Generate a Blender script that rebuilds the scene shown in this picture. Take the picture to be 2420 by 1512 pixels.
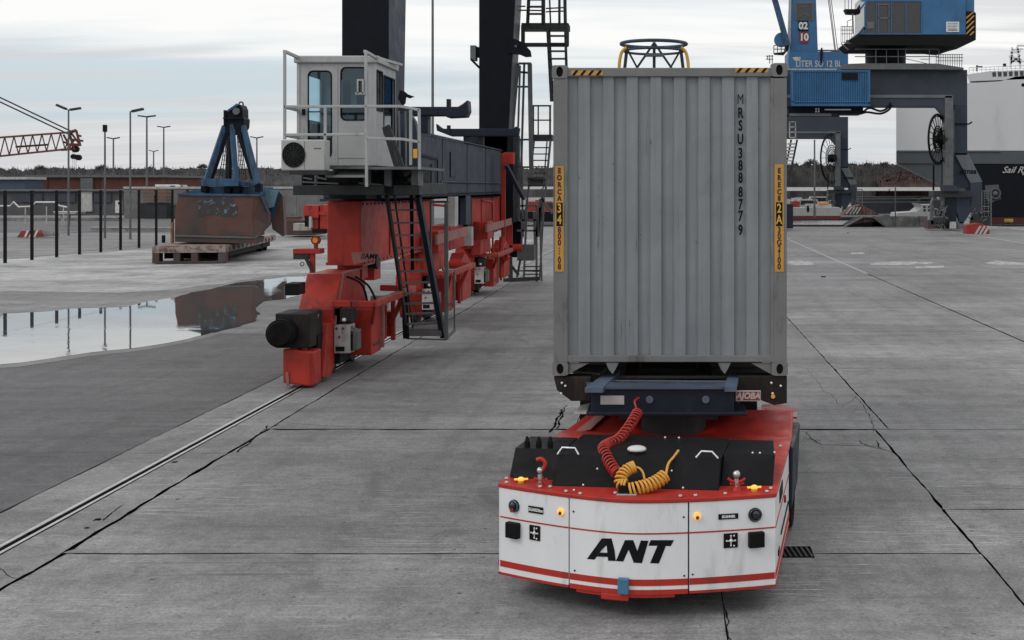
import bpy, bmesh, math, random
from mathutils import Vector, Matrix, noise
random.seed(7)
sc = bpy.context.scene
col = sc.collection
for o in list(bpy.data.objects): bpy.data.objects.remove(o)

# ---------------------------------------------------------------- camera
H, F, U0, V0 = 3.6, 3000.0, 1580.0, 443.0      # eye height, focal length and principal point (photo measured 2420 wide)
cam = bpy.data.objects.new('camera', bpy.data.cameras.new('camera')); col.objects.link(cam)
cam.location = (0, 0, H); cam.rotation_euler = (math.radians(90), 0, 0)
cam.data.sensor_width = 36; cam.data.lens = 36*F/2420
cam.data.shift_x = -(U0-1210)/2420; cam.data.shift_y = -(756.25-V0)/2420
cam.data.clip_start = .1; cam.data.clip_end = 5000
sc.camera = cam
sc.render.resolution_x = 1024; sc.render.resolution_y = 640
sc.view_settings.view_transform = 'Standard'; sc.view_settings.look = 'None'
sc.view_settings.exposure = 0.0; sc.view_settings.gamma = 1

# ---------------------------------------------------------------- sky
SUN_EL, SUN_AZ = 42.0, -128.0      # azimuth clockwise from +Y
wd = bpy.data.worlds.new('World'); sc.world = wd; wd.use_nodes = True
nt = wd.node_tree; nt.nodes.clear()
def wn(t, **k):
    n = nt.nodes.new(t)
    for a, b in k.items(): setattr(n, a, b)
    return n
def wl(a, b): nt.links.new(a, b)
sky = wn('ShaderNodeTexSky', sky_type='NISHITA', sun_disc=False)
sky.sun_elevation = math.radians(SUN_EL); sky.sun_rotation = math.radians(SUN_AZ); sky.air_density = 1.3; sky.dust_density = 3
bgs = wn('ShaderNodeBackground'); bgs.inputs['Strength'].default_value = .09; wl(sky.outputs[0], bgs.inputs[0])
tc = wn('ShaderNodeTexCoord'); sep = wn('ShaderNodeSeparateXYZ'); wl(tc.outputs['Generated'], sep.inputs[0])
def wm(op, a, b, clamp=False):
    n = wn('ShaderNodeMath', operation=op); n.use_clamp = clamp
    for i, x in enumerate((a, b)):
        if x is None: continue
        if isinstance(x, (int, float)): n.inputs[i].default_value = x
        else: wl(x, n.inputs[i])
    return n.outputs[0]
zc = wm('ADD', wm('MAXIMUM', sep.outputs[2], 0), .07)
px_ = wm('DIVIDE', sep.outputs[0], zc); py_ = wm('DIVIDE', sep.outputs[1], zc)
cmb = wn('ShaderNodeCombineXYZ'); wl(px_, cmb.inputs[0]); wl(py_, cmb.inputs[1])
def wnoise(scale, det, rough, dist, off):
    m = wn('ShaderNodeMapping'); m.inputs['Scale'].default_value = scale; m.inputs['Location'].default_value = off
    wl(cmb.outputs[0], m.inputs[0])
    n = wn('ShaderNodeTexNoise'); n.inputs['Scale'].default_value = 1; n.inputs['Detail'].default_value = det
    n.inputs['Roughness'].default_value = rough; n.inputs['Distortion'].default_value = dist
    wl(m.outputs[0], n.inputs['Vector']); return n.outputs[0]
def wramp(x, stops):
    r = wn('ShaderNodeValToRGB'); wl(x, r.inputs[0]); e = r.color_ramp.elements
    e[0].position, e[0].color = stops[0][0], (*stops[0][1], 1)
    e[1].position, e[1].color = stops[1][0], (*stops[1][1], 1)
    for p, c in stops[2:]:
        q = e.new(p); q.color = (*c, 1)
    return r.outputs[0]
n1 = wnoise((.20, .42, 1), 6, .5, .5, (3.3, 1.1, 0))       # broad veil of cloud
n2 = wnoise((.32, 1.15, 1), 7, .55, .6, (8.1, 4.4, 0))      # long thin streaks
bias = wramp(sep.outputs[2], [(0.0, (.52,)*3), (.025, (.54,)*3), (.05, (.44,)*3), (.078, (.45,)*3), (.10, (.565,)*3), (.16, (.56,)*3), (.4, (.57,)*3)])
veil = wramp(wm('ADD', wm('ADD', wm('MULTIPLY', n1, .60), wm('MULTIPLY', n2, .40)), wm('SUBTRACT', bias, .5)), [(.40, (0,)*3), (.56, (1,)*3)])
blue = wramp(sep.outputs[2], [(0.0, (.50, .53, .56)), (.04, (.47, .535, .57)), (.10, (.50, .58, .63)), (.3, (.46, .56, .66)), (1, (.42, .53, .68))])
white = wramp(sep.outputs[2], [(0.0, (.56, .56, .58)), (.05, (.66, .655, .655)), (.10, (.80, .795, .785)), (.4, (.82, .815, .81)), (1, (.82, .82, .82))])
def wmix(f, a, b, t='MIX'):
    m = wn('ShaderNodeMix', data_type='RGBA', blend_type=t)
    if isinstance(f, (int, float)): m.inputs[0].default_value = f
    else: wl(f, m.inputs[0])
    wl(a, m.inputs[6])
    if isinstance(b, tuple): m.inputs[7].default_value = (*b, 1)
    else: wl(b, m.inputs[7])
    return m.outputs[2]
cl = wmix(veil, blue, white)
n3 = wnoise((.30, 1.5, 1), 6, .5, .35, (1.9, 7.7, 0))       # darker bellies of low stratus
belly = wramp(n3, [(.50, (0,)*3), (.58, (.75,)*3)])
cl = wmix(belly, cl, (.54, .545, .56))
bgc = wn('ShaderNodeBackground'); wl(cl, bgc.inputs[0]); bgc.inputs[1].default_value = 1.32
ms = wn('ShaderNodeMixShader'); ms.inputs[0].default_value = .90; wl(bgs.outputs[0], ms.inputs[1]); wl(bgc.outputs[0], ms.inputs[2])
wo = wn('ShaderNodeOutputWorld'); wl(ms.outputs[0], wo.inputs[0])

# ---------------------------------------------------------------- sun, softened by overcast
sl = bpy.data.lights.new('sun', 'SUN'); sl.energy = .6; sl.angle = math.radians(14); sl.color = (1, .97, .93)
so = bpy.data.objects.new('sun', sl); col.objects.link(so)
az, el = math.radians(SUN_AZ), math.radians(SUN_EL)
dv = Vector((math.sin(az)*math.cos(el), math.cos(az)*math.cos(el), math.sin(el)))
so.rotation_euler = dv.to_track_quat('Z', 'Y').to_euler(); so.location = (0, 0, 30)

# ---------------------------------------------------------------- helpers
def W(u, v, D): return Vector(((u-U0)*D/F, D, H-(v-V0)*D/F))
def G(u, v, z=0.0):
    D = (H-z)*F/(v-V0); return Vector(((u-U0)*D/F, D, z))
def XU(u, D): return (u-U0)*D/F
def ZV(v, D): return H-(v-V0)*D/F
MWD = {}
def mw(o): return MWD.get(o.name, Matrix.Identity(4)) if o else Matrix.Identity(4)
def tag(o, label=None, cat=None, group=None, kind=None):
    if label: o['label'] = label
    if cat: o['category'] = cat
    if group: o['group'] = group
    if kind: o['kind'] = kind
    return o
def thing(name, label, cat, loc=(0, 0, 0), rz=0, group=None):
    o = bpy.data.objects.new(name, None); col.objects.link(o); o.empty_display_size = .2
    o.location = loc; o.rotation_euler = (0, 0, rz)
    MWD[o.name] = Matrix.Translation(Vector(loc)) @ Matrix.Rotation(rz, 4, 'Z')
    return tag(o, label, cat, group)
class MB:
    def __init__(s): s.v = []; s.f = []; s.sm = []
    def add(s, vs, fs, smooth=False):
        b = len(s.v); s.v += [Vector(x) for x in vs]; s.f += [tuple(i+b for i in f) for f in fs]; s.sm += [smooth]*len(fs); return s
    def box(s, a, b, jit=0):
        (x0, y0, z0), (x1, y1, z1) = [min(p, q) for p, q in zip(a, b)], [max(p, q) for p, q in zip(a, b)]
        vs = [(x0,y0,z0),(x1,y0,z0),(x1,y1,z0),(x0,y1,z0),(x0,y0,z1),(x1,y0,z1),(x1,y1,z1),(x0,y1,z1)]
        return s.add(vs, [(0,3,2,1),(4,5,6,7),(0,1,5,4),(1,2,6,5),(2,3,7,6),(3,0,4,7)])
    def hexa(s, vs): return s.add(vs, [(0,3,2,1),(4,5,6,7),(0,1,5,4),(1,2,6,5),(2,3,7,6),(3,0,4,7)])
    def bar(s, p, q, w, h=None, up=(0, 0, 1)):      # rectangular bar, w sideways, h along up
        h = h or w; p, q = Vector(p), Vector(q); d = (q-p).normalized(); up = Vector(up)
        if abs(d.dot(up)) > .98: up = Vector((0, 1, 0))
        x = d.cross(up).normalized(); y = x.cross(d).normalized()
        vs = [c+x*i*w/2+y*j*h/2 for c in (p, q) for i, j in ((-1,-1),(1,-1),(1,1),(-1,1))]
        return s.add(vs, [(0,1,2,3),(7,6,5,4),(0,4,5,1),(1,5,6,2),(2,6,7,3),(3,7,4,0)])
    def cyl(s, p, q, r, r2=None, n=12, cap=True):
        p, q = Vector(p), Vector(q); d = (q-p).normalized(); r2 = r if r2 is None else r2
        x = d.orthogonal().normalized(); y = d.cross(x)
        vs = [c+(x*math.cos(2*math.pi*i/n)+y*math.sin(2*math.pi*i/n))*rr for c, rr in ((p, r), (q, r2)) for i in range(n)]
        s.add(vs, [(i, (i+1) % n, n+(i+1) % n, n+i) for i in range(n)], True)
        if cap:
            s.add(vs[:n], [tuple(range(n))[::-1]]); s.add(vs[n:], [tuple(range(n))])
        return s
    def tube(s, pts, r, n=8, closed=False):
        pts = [Vector(p) for p in pts]; N = len(pts); vs = []; t0 = (pts[1]-pts[0]).normalized(); x = t0.orthogonal().normalized()
        for i, p in enumerate(pts):
            a = pts[i-1] if (i > 0 or closed) else p; b = pts[(i+1) % N] if (i < N-1 or closed) else p
            t = (b-a).normalized(); x = (x-t*x.dot(t)).normalized(); y = t.cross(x)
            vs += [p+(x*math.cos(2*math.pi*k/n)+y*math.sin(2*math.pi*k/n))*r for k in range(n)]
        fs = [(i*n+k, i*n+(k+1) % n, ((i+1) % N)*n+(k+1) % n, ((i+1) % N)*n+k) for i in range(N if closed else N-1) for k in range(n)]
        s.add(vs, fs, True)
        if not closed:
            s.add(vs[:n], [tuple(range(n))[::-1]]); s.add(vs[-n:], [tuple(range(n))])
        return s
    def prism(s, poly, d):      # planar polygon (3D points) extruded by vector d
        poly = [Vector(p) for p in poly]; d = Vector(d); n = len(poly)
        vs = poly+[p+d for p in poly]
        return s.add(vs, [tuple(range(n)), tuple(range(n, 2*n))[::-1]]+[(i, n+i, n+(i+1) % n, (i+1) % n) for i in range(n)])
    def ball(s, c, r, sz=(1, 1, 1), n=10, m=6):
        c = Vector(c); vs = []; fs = []
        for j in range(m+1):
            th = math.pi*j/m
            for i in range(n):
                ph = 2*math.pi*i/n; vs.append(c+Vector((r*sz[0]*math.sin(th)*math.cos(ph), r*sz[1]*math.sin(th)*math.sin(ph), r*sz[2]*math.cos(th))))
        for j in range(m):
            for i in range(n): fs.append((j*n+i, (j+1)*n+i, (j+1)*n+(i+1) % n, j*n+(i+1) % n))
        return s.add(vs, fs, True)
    def ring(s, c, ax, r, t, n=24, k=6):      # torus
        c, ax = Vector(c), Vector(ax).normalized(); x = ax.orthogonal().normalized(); y = ax.cross(x)
        return s.tube([c+(x*math.cos(2*math.pi*i/n)+y*math.sin(2*math.pi*i/n))*r for i in range(n)], t, k, True)
    def plate(s, u0, v0, u1, v1, D, t):       # box given by image-plane measures at depth D, thickness t backwards
        a, b = W(u0, v0, D), W(u1, v1, D); return s.box((a.x, D, a.z), (b.x, D+t, b.z))
    def build(s, name, mat, parent=None, bevel=0, label=None, group=None, local=False):
        me = bpy.data.meshes.new(name)
        inv = mw(parent).inverted() if (parent and not local) else None
        me.from_pydata([inv @ v for v in s.v] if inv else s.v, [], s.f)
        me.polygons.foreach_set('use_smooth', s.sm); me.materials.append(mat)
        bm = bmesh.new(); bm.from_mesh(me); bmesh.ops.recalc_face_normals(bm, faces=bm.faces); bm.to_mesh(me); bm.free()
        o = bpy.data.objects.new(name, me); col.objects.link(o)
        if parent: o.parent = parent; MWD[o.name] = mw(parent)
        if bevel:
            b = o.modifiers.new('bevel', 'BEVEL'); b.width = bevel; b.segments = 2; b.limit_method = 'ANGLE'; b.angle_limit = math.radians(40)
        return tag(o, label, None, group)
def build_each(mb, name, mat, parent, bevel=0, label=None):      # one object for every separate piece
    par = list(range(len(mb.v)))
    key = {}
    for i, v in enumerate(mb.v):
        k_ = (round(v.x, 5), round(v.y, 5), round(v.z, 5)); par[i] = key.setdefault(k_, i)
    def find(i):
        while par[i] != i: i = par[i]
        return i
    for f in mb.f:
        r = find(f[0])
        for q in f[1:]: par[find(q)] = r
    groups = {}
    for n_, f in enumerate(mb.f): groups.setdefault(find(f[0]), []).append(n_)
    out = []
    for g in groups.values():
        m2 = MB(); ids = {}
        for n_ in g:
            ff = []
            for q in mb.f[n_]:
                if q not in ids: ids[q] = len(m2.v); m2.v.append(mb.v[q])
                ff.append(ids[q])
            m2.f.append(tuple(ff)); m2.sm.append(mb.sm[n_])
        out.append(m2.build(name, mat, parent, bevel, label))
    return out
def kids(o): return [c for c in bpy.data.objects if c.parent == o]
def copy_tree(o, parent=None):
    c = o.copy(); col.objects.link(c)
    if parent: c.parent = parent
    for ch in kids(o): copy_tree(ch, c)
    return c
def text_mesh(body, size=1, bold=.0, shear=0, sx=1, align='CENTER', ext=.0):
    cu = bpy.data.curves.new('t', 'FONT'); cu.body = body; cu.size = size; cu.offset = bold; cu.shear = shear
    cu.align_x = align; cu.align_y = 'CENTER'; cu.extrude = ext; cu.resolution_u = 3
    o = bpy.data.objects.new('t', cu); col.objects.link(o); bpy.context.view_layer.update()
    me = bpy.data.meshes.new_from_object(o.evaluated_get(bpy.context.evaluated_depsgraph_get()))
    bpy.data.objects.remove(o); bpy.data.curves.remove(cu)
    for v in me.vertices: v.co.x *= sx
    return me
def put_text(mb, body, c, size, bold=0, shear=0, sx=1, right=(1, 0, 0), up=(0, 0, 1)):
    me = text_mesh(body, size, bold, shear, sx); r, q = Vector(right).normalized(), Vector(up).normalized(); c = Vector(c)
    mb.add([c+r*v.co.x+q*v.co.y for v in me.vertices], [tuple(p.vertices) for p in me.polygons]); bpy.data.meshes.remove(me)
def coil(path, R, turns, n=14):
    # helix wound round a smooth path; returns points
    path = [Vector(p) for p in path]
    def cr(t):
        k = len(path)-1; i = min(int(t*k), k-1); f = t*k-i
        p0, p1, p2, p3 = path[max(i-1, 0)], path[i], path[i+1], path[min(i+2, k)]
        return .5*((2*p1)+(p2-p0)*f+(2*p0-5*p1+4*p2-p3)*f*f+(3*p1-p0-3*p2+p3)*f*f*f)
    N = int(turns*n); out = []; x = None
    for i in range(N+1):
        t = i/N; c = cr(t); d = (cr(min(t+.01, 1))-cr(max(t-.01, 0))).normalized()
        if x is None: x = d.orthogonal().normalized()
        x = (x-d*x.dot(d)).normalized(); y = d.cross(x); a = 2*math.pi*i/n
        out.append(c+(x*math.cos(a)+y*math.sin(a))*R)
    return out
def spline(path, N=24):
    path = [Vector(p) for p in path]; out = []; k = len(path)-1
    for j in range(N+1):
        t = j/N; i = min(int(t*k), k-1); f = t*k-i
        p0, p1, p2, p3 = path[max(i-1, 0)], path[i], path[i+1], path[min(i+2, k)]
        out.append(.5*((2*p1)+(p2-p0)*f+(2*p0-5*p1+4*p2-p3)*f*f+(3*p1-p0-3*p2+p3)*f*f*f))
    return out

# ---------------------------------------------------------------- materials
def srgb(r, g, b): return tuple(((c/255+.055)/1.055)**2.4 if c > 10 else c/255/12.92 for c in (r, g, b))
class NM:
    def __init__(s, name):
        s.m = bpy.data.materials.new(name); s.m.use_nodes = True; s.t = s.m.node_tree
        s.b = s.t.nodes['Principled BSDF']; s.tc = s.n('ShaderNodeTexCoord')
    def n(s, t, **k):
        x = s.t.nodes.new(t)
        for a, b in k.items(): setattr(x, a, b)
        return x
    def l(s, a, b): s.t.links.new(a, b)
    def noise(s, scale=1, stretch=(1, 1, 1), det=5, rough=.55, dist=0, off=(0, 0, 0), coord='Object'):
        m = s.n('ShaderNodeMapping'); m.inputs['Scale'].default_value = stretch; m.inputs['Location'].default_value = off
        s.l(s.tc.outputs[coord], m.inputs[0]); x = s.n('ShaderNodeTexNoise')
        x.inputs['Scale'].default_value = scale; x.inputs['Detail'].default_value = det; x.inputs['Roughness'].default_value = rough; x.inputs['Distortion'].default_value = dist
        s.l(m.outputs[0], x.inputs['Vector']); return x.outputs[0]
    def ramp(s, x, stops, interp='LINEAR'):
        r = s.n('ShaderNodeValToRGB'); s.l(x, r.inputs[0]); r.color_ramp.interpolation = interp; e = r.color_ramp.elements
        f = lambda c: (*c, 1) if isinstance(c, tuple) else (c, c, c, 1)
        e[0].position, e[0].color = stops[0][0], f(stops[0][1]); e[1].position, e[1].color = stops[1][0], f(stops[1][1])
        for p, c in stops[2:]:
            q = e.new(p); q.color = f(c)
        return r.outputs[0]
    def mix(s, f, a, b, t='MIX'):
        m = s.n('ShaderNodeMix', data_type='RGBA', blend_type=t)
        for i, x in ((0, f), (6, a), (7, b)):
            if isinstance(x, (int, float)): m.inputs[i].default_value = x if i == 0 else (x, x, x, 1)
            elif isinstance(x, tuple): m.inputs[i].default_value = (*x, 1)
            else: s.l(x, m.inputs[i])
        return m.outputs[2]
    def bump(s, x, st=.3, d=.01):
        b = s.n('ShaderNodeBump'); b.inputs['Strength'].default_value = st; b.inputs['Distance'].default_value = d
        s.l(x, b.inputs['Height']); s.l(b.outputs[0], s.b.inputs['Normal'])
    def fin(s, col, rough=.6, metal=0, spec=.5):
        if isinstance(col, tuple): s.b.inputs['Base Color'].default_value = (*col, 1)
        else: s.l(col, s.b.inputs['Base Color'])
        if isinstance(rough, (int, float)): s.b.inputs['Roughness'].default_value = rough
        else: s.l(rough, s.b.inputs['Roughness'])
        s.b.inputs['Metallic'].default_value = metal; s.b.inputs['Specular IOR Level'].default_value = spec
        return s.m
def paint(name, c, rough=.45, metal=0, var=.18, scale=2.0, dirt=None, damt=.35, dth=.55, bump=.15, streak=True, spec=.4):
    k = NM(name)
    a = k.noise(scale, (1, 1, 1), 5, .6); f = k.ramp(a, [(.3, 1-var), (.7, 1+var*.3)])
    x = k.mix(1, c, f, 'MULTIPLY')
    if dirt:
        d = k.noise(scale*2.2, (1, 1, .25) if streak else (1, 1, 1), 7, .68, .4, (5, 3, 1))
        x = k.mix(k.ramp(d, [(dth, 0.0), (dth+.13, damt)]), x, dirt)
    r = k.ramp(k.noise(scale*3, det=3), [(.3, max(rough-.1, .05)), (.7, min(rough+.15, 1))])
    if bump: k.bump(k.noise(scale*14, det=3), bump, .004)
    return k.fin(x, r, metal, spec)
def emit(name, c, e):
    k = NM(name); k.fin(c, .4); k.b.inputs['Emission Color'].default_value = (*c, 1); k.b.inputs['Emission Strength'].default_value = e; return k.m
M = {}
RUST = (.055, .022, .012); GRIME = (.035, .032, .030)
M['agv_white'] = paint('agv_white', (.72, .73, .745), .38, var=.08, dirt=(.34, .32, .29), damt=.38, dth=.55, bump=.08)
M['agv_red'] = paint('agv_red', (.42, .024, .015), .45, var=.2, dirt=(.12, .03, .022), damt=.5, dth=.53, bump=.1)
M['agv_black'] = paint('agv_black', (.0075, .008, .0095), .5, var=.3, dirt=(.03, .03, .03), damt=.35, dth=.58, bump=.15, spec=.13)
M['black'] = paint('black', (.003, .003, .0035), .6, var=.2, spec=.2)
M['rubber'] = paint('rubber', (.005, .005, .005), .85, var=.3, dirt=(.02, .02, .018), damt=.5, bump=.4, spec=.15)
M['silver'] = paint('silver', (.55, .55, .56), .3, .8, var=.15)
M['bolt'] = paint('bolt', (.75, .75, .75), .3, .3, var=.1)
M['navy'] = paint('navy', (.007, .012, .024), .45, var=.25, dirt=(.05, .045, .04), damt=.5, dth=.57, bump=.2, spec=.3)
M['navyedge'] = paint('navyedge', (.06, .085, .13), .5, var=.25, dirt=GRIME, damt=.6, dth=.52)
M['cont'] = paint('container_grey', (.205, .222, .238), .5, var=.12, scale=1.1, dirt=(.075, .065, .055), damt=.55, dth=.585, bump=.12)
M['contframe'] = paint('container_frame', (.172, .174, .176), .55, var=.2, scale=2, dirt=(.05, .035, .028), damt=.7, dth=.55, bump=.25)
M['decal'] = paint('decal', (.50, .27, .055), .5, var=.15, dirt=(.3, .16, .05), damt=.5)
M['decaltext'] = paint('decaltext', (.06, .012, .015), .5)
M['yellow'] = paint('yellow', (.62, .36, .05), .4, var=.15)
M['yellowcable'] = paint('yellowcable', (.66, .33, .05), .35, var=.1)
M['redhose'] = paint('redhose', (.38, .03, .024), .35, var=.1)
M['crane_red'] = paint('crane_red', (.40, .026, .015), .5, var=.32, scale=1.3, dirt=(.07, .014, .010), damt=.7, dth=.52, bump=.25)
M['crane_red_edge'] = paint('crane_red_edge', (.30, .13, .11), .6, var=.25, dirt=GRIME, damt=.5)
M['leg_dark'] = paint('leg_dark', (.0035, .005, .010), .5, var=.25, scale=1, dirt=(.010, .010, .012), damt=.4, bump=.1, spec=.15)
M['leg_grey'] = paint('leg_grey', (.028, .041, .062), .5, var=.22, scale=.8, dirt=(.03, .028, .028), damt=.4, dth=.56, bump=.15, spec=.3)
M['steel'] = paint('galvanised_steel', (.13, .135, .14), .5, .3, var=.25, dirt=(.05, .045, .04), damt=.5)
M['steel_dark'] = paint('steel_dark', (.028, .030, .033), .6, .1, var=.3, dirt=(.02, .018, .016), damt=.6)
M['cab_white'] = paint('cab_grey', (.37, .375, .38), .45, var=.12, dirt=(.10, .09, .08), damt=.5, dth=.56)
M['ac'] = paint('ac_casing', (.40, .40, .395), .45, var=.1, dirt=(.12, .11, .10), damt=.5, dth=.56)
M['crane_blue'] = paint('crane_blue', (.030, .125, .27), .45, var=.2, scale=.6, dirt=(.02, .05, .10), damt=.5, dth=.55)
M['grab_blue'] = paint('grab_blue', (.026, .085, .17), .55, var=.3, scale=1.5, dirt=(.02, .02, .025), damt=.8, dth=.5)
M['ship_white'] = paint('ship_white', (.58, .59, .60), .5, var=.06, scale=.1, dirt=(.36, .35, .34), damt=.3, bump=0)
M['ship_grey'] = paint('ship_grey', (.075, .085, .095), .5, var=.1, scale=.2, bump=0)
M['ship_dark'] = paint('ship_dark', (.005, .007, .012), .5, var=.2, scale=.2, bump=0, spec=.15)
M['ship_red'] = paint('ship_red', (.06, .012, .010), .6, scale=.2, bump=0)
M['white'] = paint('white_paint', (.62, .62, .62), .5, var=.12, dirt=(.2, .19, .18), damt=.5)
M['offwhite'] = paint('offwhite', (.42, .42, .41), .6, var=.25, dirt=(.12, .11, .10), damt=.6)
M['red'] = paint('red_paint', (.28, .025, .018), .55, var=.3, dirt=(.08, .02, .015), damt=.6, dth=.5)
M['beacon'] = emit('beacon', (.95, .48, .08), .7)
M['amber'] = paint('amber', (.75, .30, .02), .25, var=.1)
k = NM('lens'); M['lens'] = k.fin((.006, .008, .012), .08, 0, .9)
k = NM('lensblue'); M['lensblue'] = k.fin((.03, .07, .12), .15, 0, .8)
def glass(name, c, tr=.55):
    k = NM(name); gl = k.n('ShaderNodeBsdfGlossy'); gl.inputs['Roughness'].default_value = .03; gl.inputs['Color'].default_value = (.75, .85, .9, 1)
    tp = k.n('ShaderNodeBsdfTransparent'); tp.inputs['Color'].default_value = (*c, 1)
    fr = k.n('ShaderNodeFresnel'); fr.inputs[0].default_value = 1.6
    mx = k.n('ShaderNodeMixShader'); k.l(fr.outputs[0], mx.inputs[0]); k.l(tp.outputs[0], mx.inputs[1]); k.l(gl.outputs[0], mx.inputs[2])
    k.l(mx.outputs[0], k.t.nodes['Material Output'].inputs[0]); return k.m
M['glass'] = glass('cab_glass', (.62, .76, .82))
M['darksteel'] = paint('brown_black_steel', (.016, .013, .012), .6, var=.4, dirt=(.05, .035, .028), damt=.6, dth=.54, spec=.25)  # near-black steel with brown mottling, for bolsters and buffer box
M['darkglass'] = paint('dark_glass', (.012, .015, .020), .15, var=.2, spec=.7, bump=0)
k = NM('container_wall'); a = k.noise(.9, (1, 1, 1), 5, .6); c = k.mix(1, (.205, .222, .238), k.ramp(a, [(.3, .86), (.7, 1.06)]), 'MULTIPLY')
c = k.mix(.5, c, k.ramp(k.noise(1, (14, 1, .5), 5, .6), [(.36, .80), (.5, 1.0), (.66, 1.12)]), 'MULTIPLY')
rs = k.mix(1, k.ramp(k.noise(1, (22, 1, .9), 6, .65, .2, (4, 0, 2)), [(.60, 0.0), (.66, 1.0)]), k.ramp(k.noise(1.4, off=(2, 2, 2)), [(.46, 0.0), (.60, .75)]), 'MULTIPLY'); c = k.mix(rs, c, (.085, .060, .045))
c = k.mix(k.ramp(k.noise(9, (1, 1, .7), 7, .75, .3), [(.66, 0.0), (.70, .8)]), c, (.07, .05, .042)); k.bump(k.noise(5, det=5), .25, .02); M['contwall'] = k.fin(c, .5)
# rusty plates
k = NM('rust_plate'); a = k.noise(.55, (1, 1, 1), 6, .6, .5); c = k.ramp(a, [(.30, (.034, .030, .030)), (.46, (.058, .040, .036)), (.58, (.105, .040, .030)), (.70, (.060, .060, .062)), (.8, (.09, .075, .07))])
c = k.mix(k.ramp(k.noise(5, det=8, rough=.7), [(.62, 0.0), (.70, .7)]), c, (.12, .10, .09)); k.bump(k.noise(20, det=5), .4, .01); M['rust'] = k.fin(c, .75)
k = NM('scuffed_blue'); c = k.mix(k.ramp(k.noise(3.5, det=8, rough=.75), [(.56, 0.0), (.60, 1.0)]), (.035, .028, .026), (.10, .22, .33)); M['scuff'] = k.fin(c, .7)
k = NM('rusty_trailer'); c = k.mix(k.ramp(k.noise(2.5, det=8, rough=.7), [(.40, 0.0), (.54, 1.0)]), (.10, .05, .04), (.30, .25, .22)); c = k.mix(k.ramp(k.noise(6, det=6, rough=.7, off=(3, 3, 3)), [(.62, 0.0), (.66, .8)]), c, (.35, .18, .04)); M['rusttrailer'] = k.fin(c, .8)
# ================================================================ ground
def ground_mat(name, base, dark, light, streak=.5, wet=0.0):
    k = NM(name)
    a = k.noise(.32, (1, 1, 1), 8, .62, .3); c = k.ramp(a, [(.30, dark), (.5, base), (.70, light)])
    f = k.noise(34, (1, 1, 1), 4, .75); c = k.mix(.75, c, k.ramp(f, [(.28, .42), (.5, 1.0), (.74, 1.62)]), 'MULTIPLY')
    mo = k.noise(2.6, (1, 1, 1), 8, .72, .6, (21, 2, 0)); c = k.mix(.8, c, k.ramp(mo, [(.32, .66), (.5, 1.0), (.68, 1.22)]), 'MULTIPLY')
    ty = k.noise(1, (2.2, .05, 1), 4, .6, .1, (31, 5, 0)); c = k.mix(.7, c, k.ramp(ty, [(.36, .80), (.5, 1.0)]), 'MULTIPLY')
    # broom / scrape marks running across the slabs
    s1 = k.noise(1, (.55, 16, 1), 6, .62, .15, (2, 0, 0)); s2 = k.noise(1, (.5, .35, 1), 4, .5, 0, (7, 2, 0))
    m = k.mix(1, k.ramp(s1, [(.57, 0.0), (.70, .6)]), k.ramp(s2, [(.44, 0.0), (.62, streak)]), 'MULTIPLY')
    c = k.mix(m, c, tuple(min(x*1.75, 1) for x in light))
    s3 = k.noise(1, (.35, 9, 1), 6, .6, .2, (9, 5, 0)); s4 = k.noise(1, (.28, .22, 1), 4, .5, 0, (1, 8, 0))
    m2 = k.mix(1, k.ramp(s3, [(.54, 0.0), (.68, 1.0)]), k.ramp(s4, [(.42, 0.0), (.6, .8)]), 'MULTIPLY')
    c = k.mix(m2, c, tuple(x*.55 for x in dark))
    s5 = k.noise(1, (1.3, 42, 1), 4, .6, .1, (3, 9, 0)); s6 = k.noise(1, (.42, .5, 1), 5, .6, 0, (14, 3, 0))
    m3 = k.mix(1, k.ramp(s5, [(.585, 0.0), (.625, 1.0)]), k.ramp(s6, [(.46, 0.0), (.60, streak*.8)]), 'MULTIPLY')
    c = k.mix(m3, c, tuple(min(x*1.9, 1) for x in light))
    s7 = k.noise(1, (.14, .9, 1), 6, .6, .5, (6, 1, 0)); c = k.mix(.8, c, k.ramp(s7, [(.34, .72), (.5, 1.0), (.66, 1.22)]), 'MULTIPLY')
    # pocks and drips
    v = k.n('ShaderNodeTexVoronoi'); v.inputs['Scale'].default_value = 3.1; k.l(k.tc.outputs['Object'], v.inputs['Vector'])
    sp = k.ramp(v.outputs['Distance'], [(.055, 1.0), (.085, 0.0)]); sp = k.mix(1, sp, k.ramp(k.noise(1.3, off=(4, 4, 4)), [(.52, 0.0), (.56, .85)]), 'MULTIPLY')
    c = k.mix(sp, c, tuple(x*.25 for x in dark))
    v2 = k.n('ShaderNodeTexVoronoi'); v2.inputs['Scale'].default_value = 11; k.l(k.tc.outputs['Object'], v2.inputs['Vector'])
    sp2 = k.mix(1, k.ramp(v2.outputs['Distance'], [(.10, 1.0), (.17, 0.0)]), k.ramp(k.noise(2.2, off=(9, 4, 4)), [(.50, 0.0), (.58, .8)]), 'MULTIPLY'); c = k.mix(sp2, c, tuple(x*.35 for x in dark))
    f2 = k.noise(13, (1, 1, 1), 6, .8, .8, (5, 5, 5)); c = k.mix(.6, c, k.ramp(f2, [(.34, .62), (.5, 1.0), (.66, 1.38)]), 'MULTIPLY')
    st = k.ramp(k.noise(.75, (1, .6, 1), 7, .6, .8, (11, 0, 0)), [(.58, 0.0), (.70, .55)]); c = k.mix(st, c, tuple(x*.6 for x in dark))
    k.bump(k.mix(.4, f, mo), .5, .02)
    br = k.ramp(k.noise(.11, (1, 1, 1), 3, .5, 0, (3, 3, 3)), [(.38, .86), (.62, 1.14)]); c = k.mix(1, c, br, 'MULTIPLY')
    r = k.ramp(a, [(.35, .62-wet), (.65, .80-wet)])
    return k.fin(c, r, 0, .4)
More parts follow.
